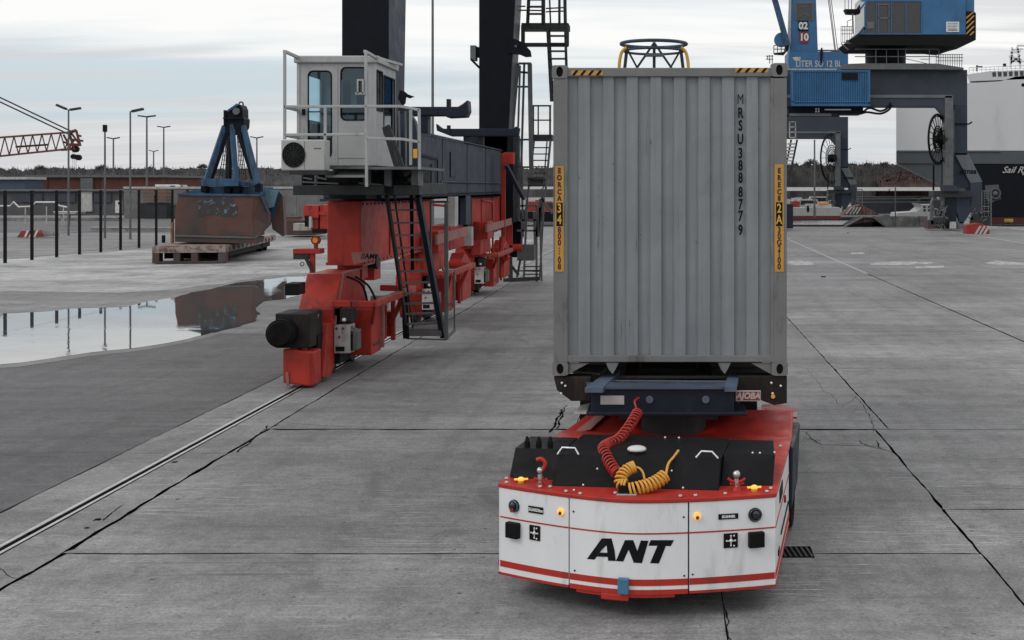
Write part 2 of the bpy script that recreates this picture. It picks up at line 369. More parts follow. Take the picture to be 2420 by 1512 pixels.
M['concrete'] = ground_mat('concrete', (.202, .202, .203), (.148, .148, .150), (.258, .258, .259), .9)
M['concrete_b'] = ground_mat('concrete_old', (.188, .188, .190), (.136, .136, .138), (.242, .242, .244), .7)
M['strip'] = ground_mat('rail_strip', (.205, .205, .207), (.150, .150, .152), (.265, .265, .267), .6)
M['asphalt'] = ground_mat('asphalt', (.098, .098, .101), (.075, .075, .078), (.122, .122, .125), .2)
M['yard'] = ground_mat('pale_yard', (.31, .31, .312), (.15, .15, .152), (.40, .40, .402), .6)
M['painted_sheen'] = paint('painted_sky_sheen', (.46, .46, .46), .8, var=.3, scale=1.5, dirt=(.2, .2, .2), damt=.95, dth=.46, bump=.3)  # off-white holding the sky reflected in small pools
M['joint'] = paint('joint_dirt', (.014, .0135, .013), .95, var=.4, spec=0)
M['rail'] = paint('rail_steel', (.46, .46, .46), .4, .45, var=.2)
k = NM('water_film'); k.bump(k.mix(k.ramp(k.noise(.25, off=(2, 2, 0)), [(.50, 0.0), (.62, 1.0)]), 0.0, k.noise(7, (1, .6, 1), 3), 'MIX'), .10, .03)
M['puddle'] = k.fin((.075, .075, .076), .02, 0, 1.0); k.b.inputs['IOR'].default_value = 1.8
k = NM('harbour_water'); k.bump(k.noise(.9, (1, .5, 1), 5), .35, .25); M['water'] = k.fin((.018, .023, .028), .12, 0, .5); k.b.inputs['IOR'].default_value = 1.33

def sheet(name, poly, z, mat, label=None):
    mb = MB(); mb.add([(x, y, z) for x, y in poly], [tuple(range(len(poly)))]); o = mb.build(name, mat)
    tag(o, label, None, None, 'structure'); return o
QY = 117.0
ground = sheet('ground', [(-3000, -60), (60, -60), (60, QY), (-14, QY), (-14, 3500), (-3000, 3500)], -.06, M['concrete_b'])
# quay wall faces
mb = MB(); mb.box((-14.02, QY, -8), (60, QY+.5, -.062)); mb.box((-14.0, QY+.5, -8), (-13.6, 900, -.062)); o = mb.build('quay_wall', M['concrete_b']); tag(o, kind='structure')
mb = MB(); mb.box((-13.6, QY+.02, -.06), (60, QY+.45, .16)); o = mb.build('quay_kerb', M['steel_dark']); tag(o, kind='structure')
water = sheet('harbour_water', [(-13.9, QY+.4), (900, QY+.4), (900, 3000), (-13.9, 3000)], -2.4, M['water'])
# asphalt left of the rail strip
EX = -7.40
asph = sheet('asphalt_yard', [(-60, 4), (EX-.02, 4), (EX-.02, 31), (-12, 31.5), (-24, 31), (-60, 32)], -.004, M['asphalt'])
sheet('mid_yard', [(-75, 4), (EX-.03, 4), (EX-.03, 80), (-75, 80)], -.008, M['concrete_b'])
def wob(pts, amp, seed):
    out = []
    for i in range(len(pts)):
        a, b = Vector(pts[i]), Vector(pts[(i+1) % len(pts)]); n = max(2, int((b-a).length/.7))
        for j in range(n):
            p = a.lerp(b, j/n); t = p.x*.45+p.y*.31
            out.append((p.x+noise.noise((p.x*.5, p.y*.5, seed))*amp+noise.noise((p.x*2, p.y*2, seed+3))*amp*.35, p.y+noise.noise((p.x*.5, p.y*.5, seed+9))*amp+noise.noise((p.x*2.2, p.y*2, seed+5))*amp*.3))
    return out
def gp(u, v): g = G(u, v); return (g.x, g.y)
yard = sheet('pale_yard', wob([(-75, 44.6), gp(0, 687), gp(130, 690), gp(287, 693), gp(358, 689), gp(448, 681), gp(567, 663), gp(640, 652), gp(800, 640), gp(900, 622), (-9.3, 62), (-9.3, 88), (-22, 92), (-30, 77), (-33, 64), (-75, 60)], .5, 2), -.002, M['yard'])
pudpts = [(-60, 745), (0, 742), (110, 737), (160, 730), (250, 727), (300, 726), (345, 713), (415, 703), (450, 692), (495, 684), (560, 668), (680, 655), (760, 652), (790, 672), (735, 692), (680, 705), (625, 712), (603, 727), (612, 742), (600, 760), (560, 772), (480, 792), (430, 805), (330, 822), (220, 833), (110, 850), (0, 863), (-60, 870)]
pp = [gp(u, v) for u, v in pudpts]
fine = []
for i in range(len(pp)):
    a, b = Vector(pp[i]), Vector(pp[(i+1) % len(pp)]); n = max(1, int((b-a).length/.35))
    for j in range(n):
        p = a.lerp(b, j/n); fine.append((p.x+noise.noise((p.x*1.6, p.y*1.6, 1))*.10, p.y+noise.noise((p.x*1.6, p.y*1.3, 6))*.22))
damp = sheet('damp_margin', [(x+(.25 if y < 32 else -.1), y+(-.55 if y < 33 else .35)) for x, y in fine], .001, M['concrete_b'])
pud = sheet('puddle', fine, .006, M['puddle'])
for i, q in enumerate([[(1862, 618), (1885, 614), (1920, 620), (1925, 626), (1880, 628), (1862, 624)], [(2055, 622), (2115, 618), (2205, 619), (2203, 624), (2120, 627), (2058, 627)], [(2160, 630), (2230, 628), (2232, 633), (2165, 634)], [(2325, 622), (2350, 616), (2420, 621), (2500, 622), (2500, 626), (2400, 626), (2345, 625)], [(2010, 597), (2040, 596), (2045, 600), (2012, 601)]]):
    sheet('painted_sky_pool', [gp(u, v) for u, v in q], .004, M['painted_sheen'])  # small pools, their bright sky reflection painted as flat pale sheets
# concrete apron laid in slabs: each slab its own piece with ragged joints
apron = sheet('concrete_apron', [(EX, 3), (16, 3), (16, 60), (EX, 60)], -.035, M['joint'])
MWD[apron.name] = Matrix.Identity(4)
def slab(x0, x1, y0, y1, mat, gl=.012, gr=.012, gf=.012, gb=.012, z=0.0, rag=1.0):
    def edge(a, b, g, nrm, seed):
        a, b = Vector(a), Vector(b); n = max(2, int((b-a).length/.16)); out = []
        for j in range(n):
            p = a.lerp(b, j/n); w = g*(1+.9*noise.noise((p.x*1.7+seed, p.y*1.7, 0))+.9*noise.noise((p.x*6+seed, p.y*6, 2)))*1.0
            dr = noise.noise((p.x*.9, p.y*.9, 50))*g*rag*(2.6 if g > .03 and abs(nrm[0]) > 0 else 1.3)+(noise.noise((p.x*9, p.y*9, 70))*.022 if g > .03 and abs(nrm[0]) > 0 else 0)
            out.append(p+Vector(nrm)*max(w, .002)+Vector((abs(nrm[0]), abs(nrm[1])))*dr)
        return out
    P = edge((x0, y0), (x1, y0), gf, (0, 1), 1)+edge((x1, y0), (x1, y1), gr, (-1, 0), 2)+edge((x1, y1), (x0, y1), gb, (0, -1), 3)+edge((x0, y1), (x0, y0), gl, (1, 0), 4)
    cx, cy = (x0+x1)/2, (y0+y1)/2
    mb = MB(); n = len(P); top = [(p.x, p.y, z) for p in P]
    bot = [(p.x, p.y, z-.03) for p in P]
    mb.add(top, [tuple(range(n))]); mb.add(top+bot, [(i, n+i, n+(i+1) % n, (i+1) % n) for i in range(n)])
    o = mb.build('slab', mat, apron); o.data.materials.append(M['joint'])
    for q in o.data.polygons:
        if len(q.vertices) == 4: q.material_index = 1
    return o
LJ = -5.97
YS = [4.0, 12.48, 18.9, 25.3, 31.7, 38.1, 44.5, 53.0]
for i in range(len(YS)-1):
    a, b = YS[i], YS[i+1]; mt = M['concrete'] if i % 2 == 0 else M['concrete_b']
    gl = .026 if b < 20 else .011
    if i == 0:
        slab(LJ, .475, a, b, M['concrete'], gl, .006, .01, .018); slab(.475, 3.07, a, b, M['concrete'], .004, .010, .01, .016)
    elif i == 1:
        slab(LJ, -1.4, a, b, M['concrete'], gl, .004, .014, .045); slab(-1.4, 3.07, a, b, M['concrete'], .004, .014, .014, .045)
    else:
        slab(LJ, -1.4, a, b, M['concrete_b'], .014, .005, .03 if i == 2 else .004, .004); slab(-1.4, 3.28, a, b, M['concrete_b'], .005, .010, .03 if i == 2 else .004, .004)
# right-hand bays
for x0, x1, ys in ((3.07, 8.272, [4, 9.1, 14.2, 18.9]), (3.28, 8.272, [18.9, 25.3, 31.7, 38.1, 48, 55.0]), (8.308, 16, [4, 14.2, 25.3, 38.1, 55.0])):
    for a, b in zip(ys[:-1], ys[1:]): slab(x0, x1, a, b, M['concrete'], .014, .010, .014, .014)
# strips either side of the crane rail
RX = -6.63
for a, b in ((4, 11.95), (11.95, 17.2), (17.2, 26.4), (26.4, 38), (38, 53)):
    slab(EX, RX-.115, a, b, M['strip'], .012, .004, .006, .006, .0); slab(RX+.085, LJ, a, b, M['strip'], .004, .024 if b < 20 else .014, .006, .006, .0)
def rail(name, X, y0, y1):
    mb = MB(); mb.box((X-.035, y0, -.034), (X+.035, y1, -.002)); mb.box((X-.085, y0, -.034), (X-.05, y1, .003)); mb.box((X+.05, y0, -.034), (X+.085, y1, .003))
    o = mb.build(name, M['rail'], apron, 0); return o
# sunk rail: two bright running edges with a black groove between
mb = MB()
mb.box((RX-.105, 3.5, -.034), (RX-.048, 116, .004)); mb.box((RX+.026, 3.5, -.034), (RX+.066, 116, .004)); mb.build('crane_rail', M['rail'], apron)
MB().box((RX-.0475, 3.5, -.034), (RX+.0255, 116, -.003)).build('rail_groove', M['joint'], apron); MB().box((RX-.1145, 3.5, -.034), (RX-.1055, 116, .0005)).build('rail_groove', M['joint'], apron); MB().box((RX+.0665, 3.5, -.034), (RX+.084, 116, .0005)).build('rail_groove', M['joint'], apron)
mb = MB()
mb.box((8.22, 53, -.05), (8.29, 116, .004)); mb.box((8.34, 53, -.05), (8.38, 116, .004)); mb.build('crane_rail', M['rail'], apron)
mb = MB(); mb.box((8.275, 3.5, -.034), (8.305, 53, -.010)); mb.build('crane_rail', M['steel_dark'], apron)
mb = MB(); mb.box((22.85, 40, -.05), (22.92, 116, .004)); mb.box((22.98, 40, -.05), (23.03, 116, .004)); mb.build('crane_rail', M['rail'], apron)
# hairline cracks
def crack(pts, w, seed, z=.0025, parent=apron):
    P = []
    for i in range(len(pts)-1):
        a, b = Vector(gp(*pts[i])), Vector(gp(*pts[i+1])); n = max(2, int((b-a).length/.07))
        for j in range(n):
            p = a.lerp(b, j/n); P.append(p+Vector((noise.noise((p.x*3, p.y*3, seed)), noise.noise((p.x*3, p.y*3, seed+4))))*.05+Vector((noise.noise((p.x*11, p.y*11, seed)), noise.noise((p.x*11, p.y*11, seed+4))))*.018)
    vs = []; fs = []
    for i, p in enumerate(P):
        d = (P[min(i+1, len(P)-1)]-P[max(i-1, 0)]).normalized(); nn = Vector((-d.y, d.x)); ww = w*(.5+1.0*abs(noise.noise((p.x*5, p.y*5, seed+8)))*2)
        if i in (0, len(P)-1): ww *= .2
        vs += [(p.x+nn.x*ww, p.y+nn.y*ww, z), (p.x-nn.x*ww, p.y-nn.y*ww, z)]
    fs = [(2*i, 2*i+1, 2*i+3, 2*i+2) for i in range(len(P)-1)]
    MB().add(vs, fs).build('crack', M['joint'], parent)
C = [([(640, 1004), (600, 1035), (560, 1072)], .014), ([(300, 1190), (262, 1212), (230, 1236)], .016), ([(1890, 1035), (1925, 1040), (1955, 1043)], .010), ([(1900, 1020), (1915, 1038), (1940, 1052), (2030, 1052), (2110, 1060)], .012), ([(2030, 1040), (2050, 1055), (2100, 1066)], .009), ([(2070, 1040), (2080, 1060), (2110, 1070), (2120, 1075)], .012),
     ([(1885, 955), (1905, 957), (1990, 962), (1955, 925)], .006), ([(1990, 962), (2030, 936)], .005), ([(2020, 936), (2040, 955), (2062, 1000), (2070, 1025)], .008), ([(2025, 935), (2060, 930)], .006),
     ([(1905, 870), (1960, 940)], .004), ([(1300, 1022), (1312, 1000), (1330, 965)], .03), ([(1318, 1015), (1325, 985), (1340, 955)], .02), ([(1710, 1430), (1716, 1470), (1722, 1500), (1730, 1530)], .012), ([(1722, 1495), (1755, 1503)], .010), ([(1720, 1498), (1695, 1510)], .012),
     ([(640, 1000), (660, 998), (780, 1007), (900, 1012)], .009), ([(660, 1003), (640, 1012)], .02), ([(0, 1340), (12, 1360), (40, 1368), (95, 1372)], .006), ([(290, 1228), (350, 1190), (400, 1170)], .003),
     ([(540, 1295), (552, 1288)], .012), ([(470, 1180), (490, 1182)], .010), ([(2200, 870), (2420, 872)], .003), ([(2090, 1108), (2110, 1112), (2125, 1118)], .006)]
for i, (p, w) in enumerate(C): crack(p, w*.62, i*3.1)
for i, (p, w) in enumerate([([(0, 1076), (110, 1080), (150, 1082)], .006), ([(110, 1080), (180, 1052)], .003), ([(270, 740), (330, 738), (380, 728)], .03), ([(110, 752-6), (190, 748-4), (260, 742-6)], .0)]):
    if w: crack(p, w*.7, i*5.7+60, .0035, asph)
# spalled rail strip chips
mb = MB()
for u, v, r in ((230, 1228, .05), (75, 1258, .045), (205, 1248, .03), (415, 1092, .04), (90, 1252, .04), (110, 1235, .02), (420, 1180, .02), (1240, 1700-450, .03)):
    c = G(u, v); n = 9; mb.add([(c.x+r*math.cos(k*6.28/n)*random.uniform(.6, 1.5), c.y+r*1.2*math.sin(k*6.28/n)*random.uniform(.5, 1.3), .0028) for k in range(n)], [tuple(range(n))])
o = mb.build('spalled_chips', M['joint'], apron); tag(o, kind='stuff')
# drain grate beside the tractor
gr = thing('drain_grate', 'dark slotted drain grate in the concrete right of the white and red tractor', 'drain grate', tuple(G(1882, 1305)))
c0 = G(1882, 1305)
mb = MB(); mb.box((c0.x-.17, c0.y-.19, .0), (c0.x+.16, c0.y+.20, .0035)); mb.build('pit', M['joint'], gr)
for i in range(6):
    x = c0.x-.13+i*.052; MB().prism([(x, c0.y-.17, .004), (x+.02, c0.y-.17, .004), (x-.01, c0.y+.18, .004), (x-.03, c0.y+.18, .004)], (0, 0, .006)).build('slat', M['steel_dark'], gr)
# small litter on the ground
for i, (u, v, lb) in enumerate(((1945, 655, 'small dark scrap lying on pale concrete right of the grey container'), (2003, 545+6, 'tiny dark scrap on concrete below the timber pile'))):
    c = G(u, v); MB().prism([(c.x-.09, c.y-.1, .004), (c.x+.10, c.y-.12, .004), (c.x+.12, c.y+.1, .004), (c.x-.06, c.y+.14, .004)], (0, 0, .03)).build('scrap', M['black'], thing('litter', lb, 'litter', tuple(c)))
far = sheet('far_apron', [(EX, 53), (16, 53), (16, 55), (60, 55), (60, QY), (-14, QY), (-14, 80), (-9.3, 80), (-9.3, 62), (EX, 62)], -.003, M['concrete_b'])
side = sheet('side_apron', [(16.02, -20), (60, -20), (60, 54.98), (16.02, 54.98)], -.003, M['concrete'])
nearap = sheet('near_apron', [(-60, -20), (16, -20), (16, 3.98), (-60, 3.98)], -.003, M['concrete'])
fary = sheet('far_yard', [(-700, 80.02), (-14.02, 80.02), (-14.02, 700), (-700, 700)], -.003, M['concrete_b'])
fary2 = sheet('side_yard', [(-700, 4), (-75.1, 4), (-75.1, 80), (-700, 80)], -.003, M['concrete_b'])
# ================================================================ driverless terminal tractor
VO = Vector((-1.483, 11.11, 0)); VR = -math.radians(8.58)
veh = thing('terminal_tractor', 'low white and red driverless tractor with black top covers, pulling the grey container', 'vehicle', tuple(VO), VR)
VM = mw(veh); VMI = VM.inverted()
VL = 2.413; ZB, ZT = .22, 1.0
def fy(x): t = (x-VL/2)/(VL/2); return -.395*(1-(t*t+.012)**.72)-.0 if abs(t) < .985 else -.395*(1-(t*t+.012)**.72)
def L(x, y, z): return VM @ Vector((x, y, z))
def onfront(u, v, off=0.0):
    lo, hi = 0.0, VL
    for _ in range(40):
        m = (lo+hi)/2; p = L(m, fy(m), 0)
        if U0+p.x*F/p.y < u: lo = m
        else: hi = m
    p = L(lo, fy(lo)-off, 0); return Vector((p.x, p.y, H-(v-V0)*p.y/F)), lo
def r1(x, y): return 1142.6+.4*x, 840.2+.4*y
def fnorm(x):
    d = (L(x+.02, fy(x+.02), 0)-L(x-.02, fy(x-.02), 0)).normalized(); return d, Vector((d.y, -d.x, 0))
def fstrip(x0, x1, z0, z1, off, name, mat, parent, n=10, th=.02, bev=0, label=None):
    mb = MB(); xs = [x0+(x1-x0)*i/n for i in range(n+1)]; vs = []
    for x in xs:
        d, nn = fnorm(x); p = L(x, fy(x), 0)
        for o_, z in ((off, z0), (off, z1), (off-th, z1), (off-th, z0)): q = p+nn*o_; vs.append((q.x, q.y, z))
    fs = []
    for i in range(n):
        for k in range(4): fs.append((4*i+k, 4*i+(k+1) % 4, 4*i+4+(k+1) % 4, 4*i+4+k))
    fs += [(0, 1, 2, 3), (4*n+3, 4*n+2, 4*n+1, 4*n)]
    mb.add(vs, fs); return mb.build(name, mat, parent, bev, label)
# body core (kept just inside the panels)
mb = MB(); xs = [i*VL/24 for i in range(25)]
poly = [(x if 0 < x < VL else (.02 if x <= 0 else VL-.02), fy(x)+.03) for x in xs]+[(VL-.02, 3.25), (.02, 3.25)]
mb.prism([L(x, y, ZB+.03) for x, y in poly], (0, 0, ZT-ZB-.05)); body = mb.build('body', M['black'], veh)
MB().prism([L(x, y, .10) for x, y in ((.25, .85), (2.1, .85), (2.1, 3.1), (.25, 3.1))], (0, 0, .17)).build('skylight_blocker', M['black'], veh)  # hidden box added to block skylight and deepen the shade under the body
# red deck with lip
poly = [(x, fy(x)-.012) for x in xs]+[(VL+.012, .0), (VL+.012, 2.45), (-.012, 2.45), (-.012, 0)]
mb = MB(); mb.prism([L(x, y, ZT-.022) for x, y in poly], (0, 0, .034)); deck = mb.build('deck', M['agv_red'], veh, .006)
# raised rear deck (slopes up towards the fifth wheel)
mb = MB(); a = [(-.01, 2.452), (VL+.01, 2.452), (VL-.02, 3.3), (.22, 3.3)]; zt = [1.0, 1.01, 1.14, 1.14]
mb.hexa([L(x, y, .80) for x, y in a]+[L(x, y, z) for (x, y), z in zip(a, zt)]); mb.build('rear_deck', M['agv_red'], veh, .02)
mb = MB(); mb.prism([L(.0, 2.44, .96), L(.30, 2.44, 1.03), L(.42, 3.28, 1.145), L(.2, 3.3, 1.10)], (0, 0, .012)); mb.build('deck_bevel', M['crane_red_edge'], veh)  # red bevel painted paler, its reflection put into the colour
# front panels
for x0, x1, lab in ((.012, .684, 'left white front panel'), (.697, 1.704, 'centre white front panel with large letters'), (1.717, VL-.004, 'right white front panel')):
    pn = fstrip(x0, x1, ZB+.018, ZT-.026, .0, 'front_panel', M['agv_white'], veh, 12, .03, 0, lab)
    fstrip(x0, x1, .716, .728, .003, 'stripe', M['agv_red'], pn, 12, .006)
    zc = .006 if lab[0] == 'c' else 0
    fstrip(x0, x1, .288, .342, .003, 'stripe', M['agv_red'], pn, 12, .006)
    fstrip(x0, x1, ZB-.004, ZB+.018+zc*3, .004, 'bumper_strip', M['agv_red'], pn, 12, .04)
fstrip(.75, 1.6, ZB-.035, ZB-.003, -.015, 'chin', M['agv_red'], veh, 10, .12)
fstrip(.98, 1.22, ZB-.06, ZB-.005, .01, 'chin', M['agv_red'], veh, 4, .10, .01)
# side panel right and left
for X, sgn in ((VL, 1), (0, -1)):
    mb = MB(); mb.hexa([L(X-.02*sgn, .0, ZB+.018), L(X+.0*sgn, .0, ZB+.018), L(X+.0*sgn, 2.05, ZB+.018), L(X-.02*sgn, 2.05, ZB+.018), L(X-.02*sgn, .0, ZT-.026), L(X+.0*sgn, .0, ZT-.026), L(X+.0*sgn, 2.05, ZT-.026), L(X-.02*sgn, 2.05, ZT-.026)])
    sp = mb.build('side_panel', M['agv_white'], veh)
    mb = MB()
    for z0, z1 in ((ZB-.004, ZB+.016), (.288, .342), (.716, .728)): mb.bar(L(X+.003*sgn, .0, (z0+z1)/2), L(X+.003*sgn, 2.05, (z0+z1)/2), .008, z1-z0)
    mb.build('stripe', M['agv_red'], sp)
    mb = MB(); mb.bar(L(X+.004*sgn, .55, .85), L(X+.004*sgn, .95, .85), .01, .12); mb.bar(L(X+.004*sgn, .75, .47), L(X+.004*sgn, 1.9, .47), .01, .03); mb.bar(L(X+.004*sgn, .35, .40), L(X+.004*sgn, .5, .40), .01, .05); mb.build('vent', M['black'], sp)
    mb = MB(); mb.cyl(L(X, 1.25, .66), L(X+.02*sgn, 1.25, .66), .035); mb.build('stop_button', M['red'], sp)
# seams show the black core; wheels
for x in (.12, VL-.16):
    for y, nm in ((1.25, 'wheel'), (2.75, 'wheel')):
        if x > 1 and y > 2: xx = VL-.17
        elif y > 2: xx = .10
        else: xx = x
        a, b = L(xx-.13, y, .44), L(xx+.14, y, .44)
        w = MB().cyl(a, b, .44, n=28); w.ring(a, b-a, .40, .045, 28); w.ring(b, b-a, .40, .045, 28)
        if y < 2: w = MB().cyl(L(xx-.02 if x < 1 else xx-.22, y, .30), L(xx+.2 if x < 1 else xx, y, .30), .30, n=24); a, b = L(xx-.1, y, .3), L(xx-.01, y, .3)
        wo_ = w.build(nm, M['rubber'], veh, .02)
        MB().cyl(b, b+(b-a).normalized()*.012, .22, n=18).build('rim', M['steel_dark'], wo_)
# dark rear fender / chassis side
mb = MB(); mb.hexa([L(VL-.1, 2.1, .30), L(VL+.03, 2.1, .36), L(VL+.03, 3.25, .36), L(VL-.1, 3.25, .30), L(VL-.1, 2.15, .97), L(VL+.04, 2.15, .97), L(VL+.06, 3.25, 1.02), L(VL-.1, 3.25, 1.02)])
mb.build('fender', M['navy'], veh, .02)
# fittings on the front
def fbox(r, w, h, d, name, mat, parent, bev=.006, off=0.0, label=None):
    u, v = r1(*r); p, x = onfront(u, v); dd, nn = fnorm(x); s = 1/(F/p.y)*.4; ww, hh = w*s/max(dd.x, .5), h*s
    q = p+nn*off; mb = MB(); c0 = q-dd*ww/2; c1 = q+dd*ww/2
    a = [c0, c1, c1+nn*d, c0+nn*d]
    mb.hexa([Vector((c.x, c.y, q.z-hh/2)) for c in a]+[Vector((c.x, c.y, q.z+hh/2)) for c in a]); return mb.build(name, mat, parent, bev, label), q, dd, nn, ww, hh
for r, rr in (((184, 888), 36), ((1603, 940), 40)):
    u, v = r1(*r); p, x = onfront(u, v); dd, nn = fnorm(x); R = rr*.4*p.y/F
    bz = MB().cyl(p-nn*.01, p+nn*.018, R*1.02, n=28).build('headlight', M['black'], veh, .004)
    MB().ring(p+nn*.018, nn, R*.86, .008, 28).build('bezel', M['lensblue' if r[0] < 800 else 'lens'], bz)
    MB().ball(p+nn*.012, R*.72, (1, .35, 1), 16, 8).build('lens', M['lens'], bz)
    if r[0] < 800: MB().cyl(p+nn*.03+Vector((0, 0, -.03)), p+nn*.045+Vector((0, 0, -.03)), .018).build('inner_lamp', M['red'], bz)
for r, w, h in (((310, 912), 92, 40), ((1446, 950), 118, 32)):
    o, q, dd, nn, ww, hh = fbox(r, w, h, .008, 'name_plate', M['black'], veh, .002)
    mb = MB(); put_text(mb, 'GUARDline' if r[0] < 800 else 'SCANNER', q+nn*.0105, hh*.62, .002, right=dd, sx=.9); mb.build('plate_lettering', M['white'], o)
for r in ((460, 922), (1262, 948)):
    u, v = r1(*r); p, x = onfront(u, v); dd, nn = fnorm(x)
    o = MB().cyl(p, p+nn*.02, .030, n=18).build('indicator', M['beacon'], veh)
    MB().ball(p+nn*.02-Vector((0, 0, .010)), .017, (1, .8, 1), 12, 6).build('lens', M['red'], o)
for r, w, h in (((185, 1028), 76, 92), ((1606, 1083), 92, 90)): fbox(r, w, h, .055, 'sensor_box', M['black'], veh, .008)
for r, w, h in (((305, 1047), 66, 88), ((1460, 1092), 84, 86)):
    o, q, dd, nn, ww, hh = fbox(r, w, h, .010, 'socket_plate', M['black'], veh, .003)
    mb = MB(); c = q+nn*.012; Z = Vector((0, 0, 1))
    mb.bar(c-dd*ww*.30, c+dd*ww*.30, .008, .008); mb.bar(c-Z*hh*.30, c+Z*hh*.30, .008, .008); mb.ball(c, .016, n=10)
    for a, b in ((-.30, 0), (.30, 0), (0, .33), (0, -.33), (.22, .33), (.22, -.36)): mb.ball(c+dd*ww*a+Z*hh*b, .008, n=8)
    mb.build('connector', M['bolt'], o)
# screws on the panels
mb = MB()
for r in ((533, 922), (1183, 954), (540, 1270), (1186, 1301), (1236, 1293)):
    u, v = r1(*r); p, x = onfront(u, v); dd, nn = fnorm(x); mb.cyl(p, p+nn*.006, .008, n=8)
mb.build('panel_screws', M['black'], veh)
# lettering
mb = MB()
def fpoly(pts, off):
    vs = []
    for q in pts:
        u, v = r1(*q); p, x = onfront(u, v); dd, nn = fnorm(x); vs.append(p+nn*off)
    mb.add(vs, [tuple(range(len(vs)))])
LT = [[(611, 1202), (657, 1206), (700, 1147), (693, 1088)], [(693, 1088), (700, 1080), (757, 1080), (775, 1150), (782, 1214), (737, 1212), (728, 1120), (700, 1147)], [(690, 1163), (738, 1165), (741, 1190), (671, 1187)],
      [(782, 1214), (826, 1217), (862, 1138), (874, 1090), (836, 1090)], [(836, 1090), (885, 1090), (936, 1226), (888, 1224)], [(895, 1195), (930, 1092), (975, 1094), (936, 1226)],
      [(988, 1090), (1126, 1090), (1106, 1126), (974, 1123)], [(1028, 1123), (1077, 1125), (1036, 1228), (984, 1226)]]
for i, p in enumerate(LT): fpoly(p, .0025+.0006*(i % 3))
mb.build('lettering', M['agv_black'], veh)
# blue magnet box on the bumper
fbox((831, 1355), 64, 92, .05, 'blue_bumper_box', paint('box_blue', (.05, .16, .27), .4), veh, .008, .005)
# ---- black covers
ZC = 1.25
def cover(pts_b, pts_t, name, mat=M['agv_black'], label=None, bev=.008):
    mb = MB(); mb.hexa([L(x, y, ZT+.013) for x, y in pts_b]+[L(x, y, z) for x, y, z in pts_t]); return mb.build(name, mat, veh, bev, label)
cover([(.03, .22), (.50, .18), (.50, .92), (.03, .92)], [(.045, .36, ZC), (.50, .36, ZC), (.50, .90, ZC), (.045, .90, ZC)], 'top_cover', label='left black top cover')
cover([(1.93, .18), (2.375, .26), (2.335, 1.06), (1.93, 1.06)], [(1.93, .40, ZC), (2.385, .42, ZC), (2.33, 1.04, ZC), (1.93, 1.04, ZC)], 'top_cover', label='right black top cover')
cover([(.505, .24), (1.925, .26), (1.925, 1.12), (.505, 1.12)], [(.505, .26, ZC-.004), (1.925, .26, ZC-.004), (1.925, 1.10, ZC-.004), (.505, 1.10, ZC-.004)], 'top_cover')
cover([(.478, -.03), (1.93, .01), (1.93, .20), (.478, .20)], [(.488, .13, ZC+.008), (1.922, .245, ZC+.008), (1.922, .262, ZC+.008), (.488, .20, ZC+.008)], 'sloped_cover', label='large sloped black cover with two grab handles')
mb = MB()
for r in ((680, 610), (673, 670), (590, 765), (1115, 620), (1112, 682), (1179, 782), (535, 795)):
    u, v = r1(*r); c = G(u, v, 1.15+.001*(690-r[1])*.6) ; mb.ball(c+Vector((0, -.02, .006)), .009, n=8)
for r in ((1590, 575), (1633, 576), (1720, 572), (1073, 484), (1155, 486)): 
    u, v = r1(*r); mb.ball(G(u, v, ZC+.006), .010, n=8)
mb.build('cover_bolts', M['bolt'], veh)
mb = MB()
for r in ((136, 727), (136, 751), (334, 776), (393, 776), (487, 803), (571, 817), (778, 813), (1163, 831), (1252, 828), (1428, 817), (1674, 804), (1697, 785), (1754, 536)):
    u, v = r1(*r); c = G(u, v, ZT+.02); mb.cyl(c, c+Vector((0, 0, .012)), .015, n=10)
mb.build('deck_bolts', M['bolt'], veh)
# grab handles
for pts in ([(437, 583), (465, 543), (540, 546), (562, 585)], [(1255, 603), (1288, 565), (1350, 568), (1386, 607)]):
    P = []
    for i, r in enumerate(pts):
        u, v = r1(*r); z = ZC+.012 if i in (0, 3) else ZC+.075; D = (H-z)*F/(v-V0)
        P.append(Vector(((u-U0)*D/F, D, z)))
    P[1].y = P[0].y+.01; P[2].y = P[3].y+.01
    for i in (1, 2): u, v = r1(*pts[i]); P[i] = W(u, v, P[i].y)
    MB().tube(P, .008, 8).build('grab_handle', M['bolt'], veh)
# caps, filler cap
for r in ((258, 540), (327, 541), (395, 542)):
    c = G(*r1(*r), ZC); mb = MB(); mb.cyl(c, c+Vector((0, 0, .05)), .026, n=14); mb.cyl(c+Vector((0, 0, .05)), c+Vector((0, 0, .095)), .022, .012, n=14); mb.build('filler_cap', M['black'], veh)
c = G(*r1(906, 582), ZC); mb = MB(); mb.cyl(c, c+Vector((0, 0, .045)), .078, n=24); dome = mb.build('antenna_base', M['black'], veh)
mb = MB(); mb.ball(c+Vector((0, 0, .045)), .085, (1, 1, .35), 24, 8); mb.build('antenna_dome', M['white'], dome)
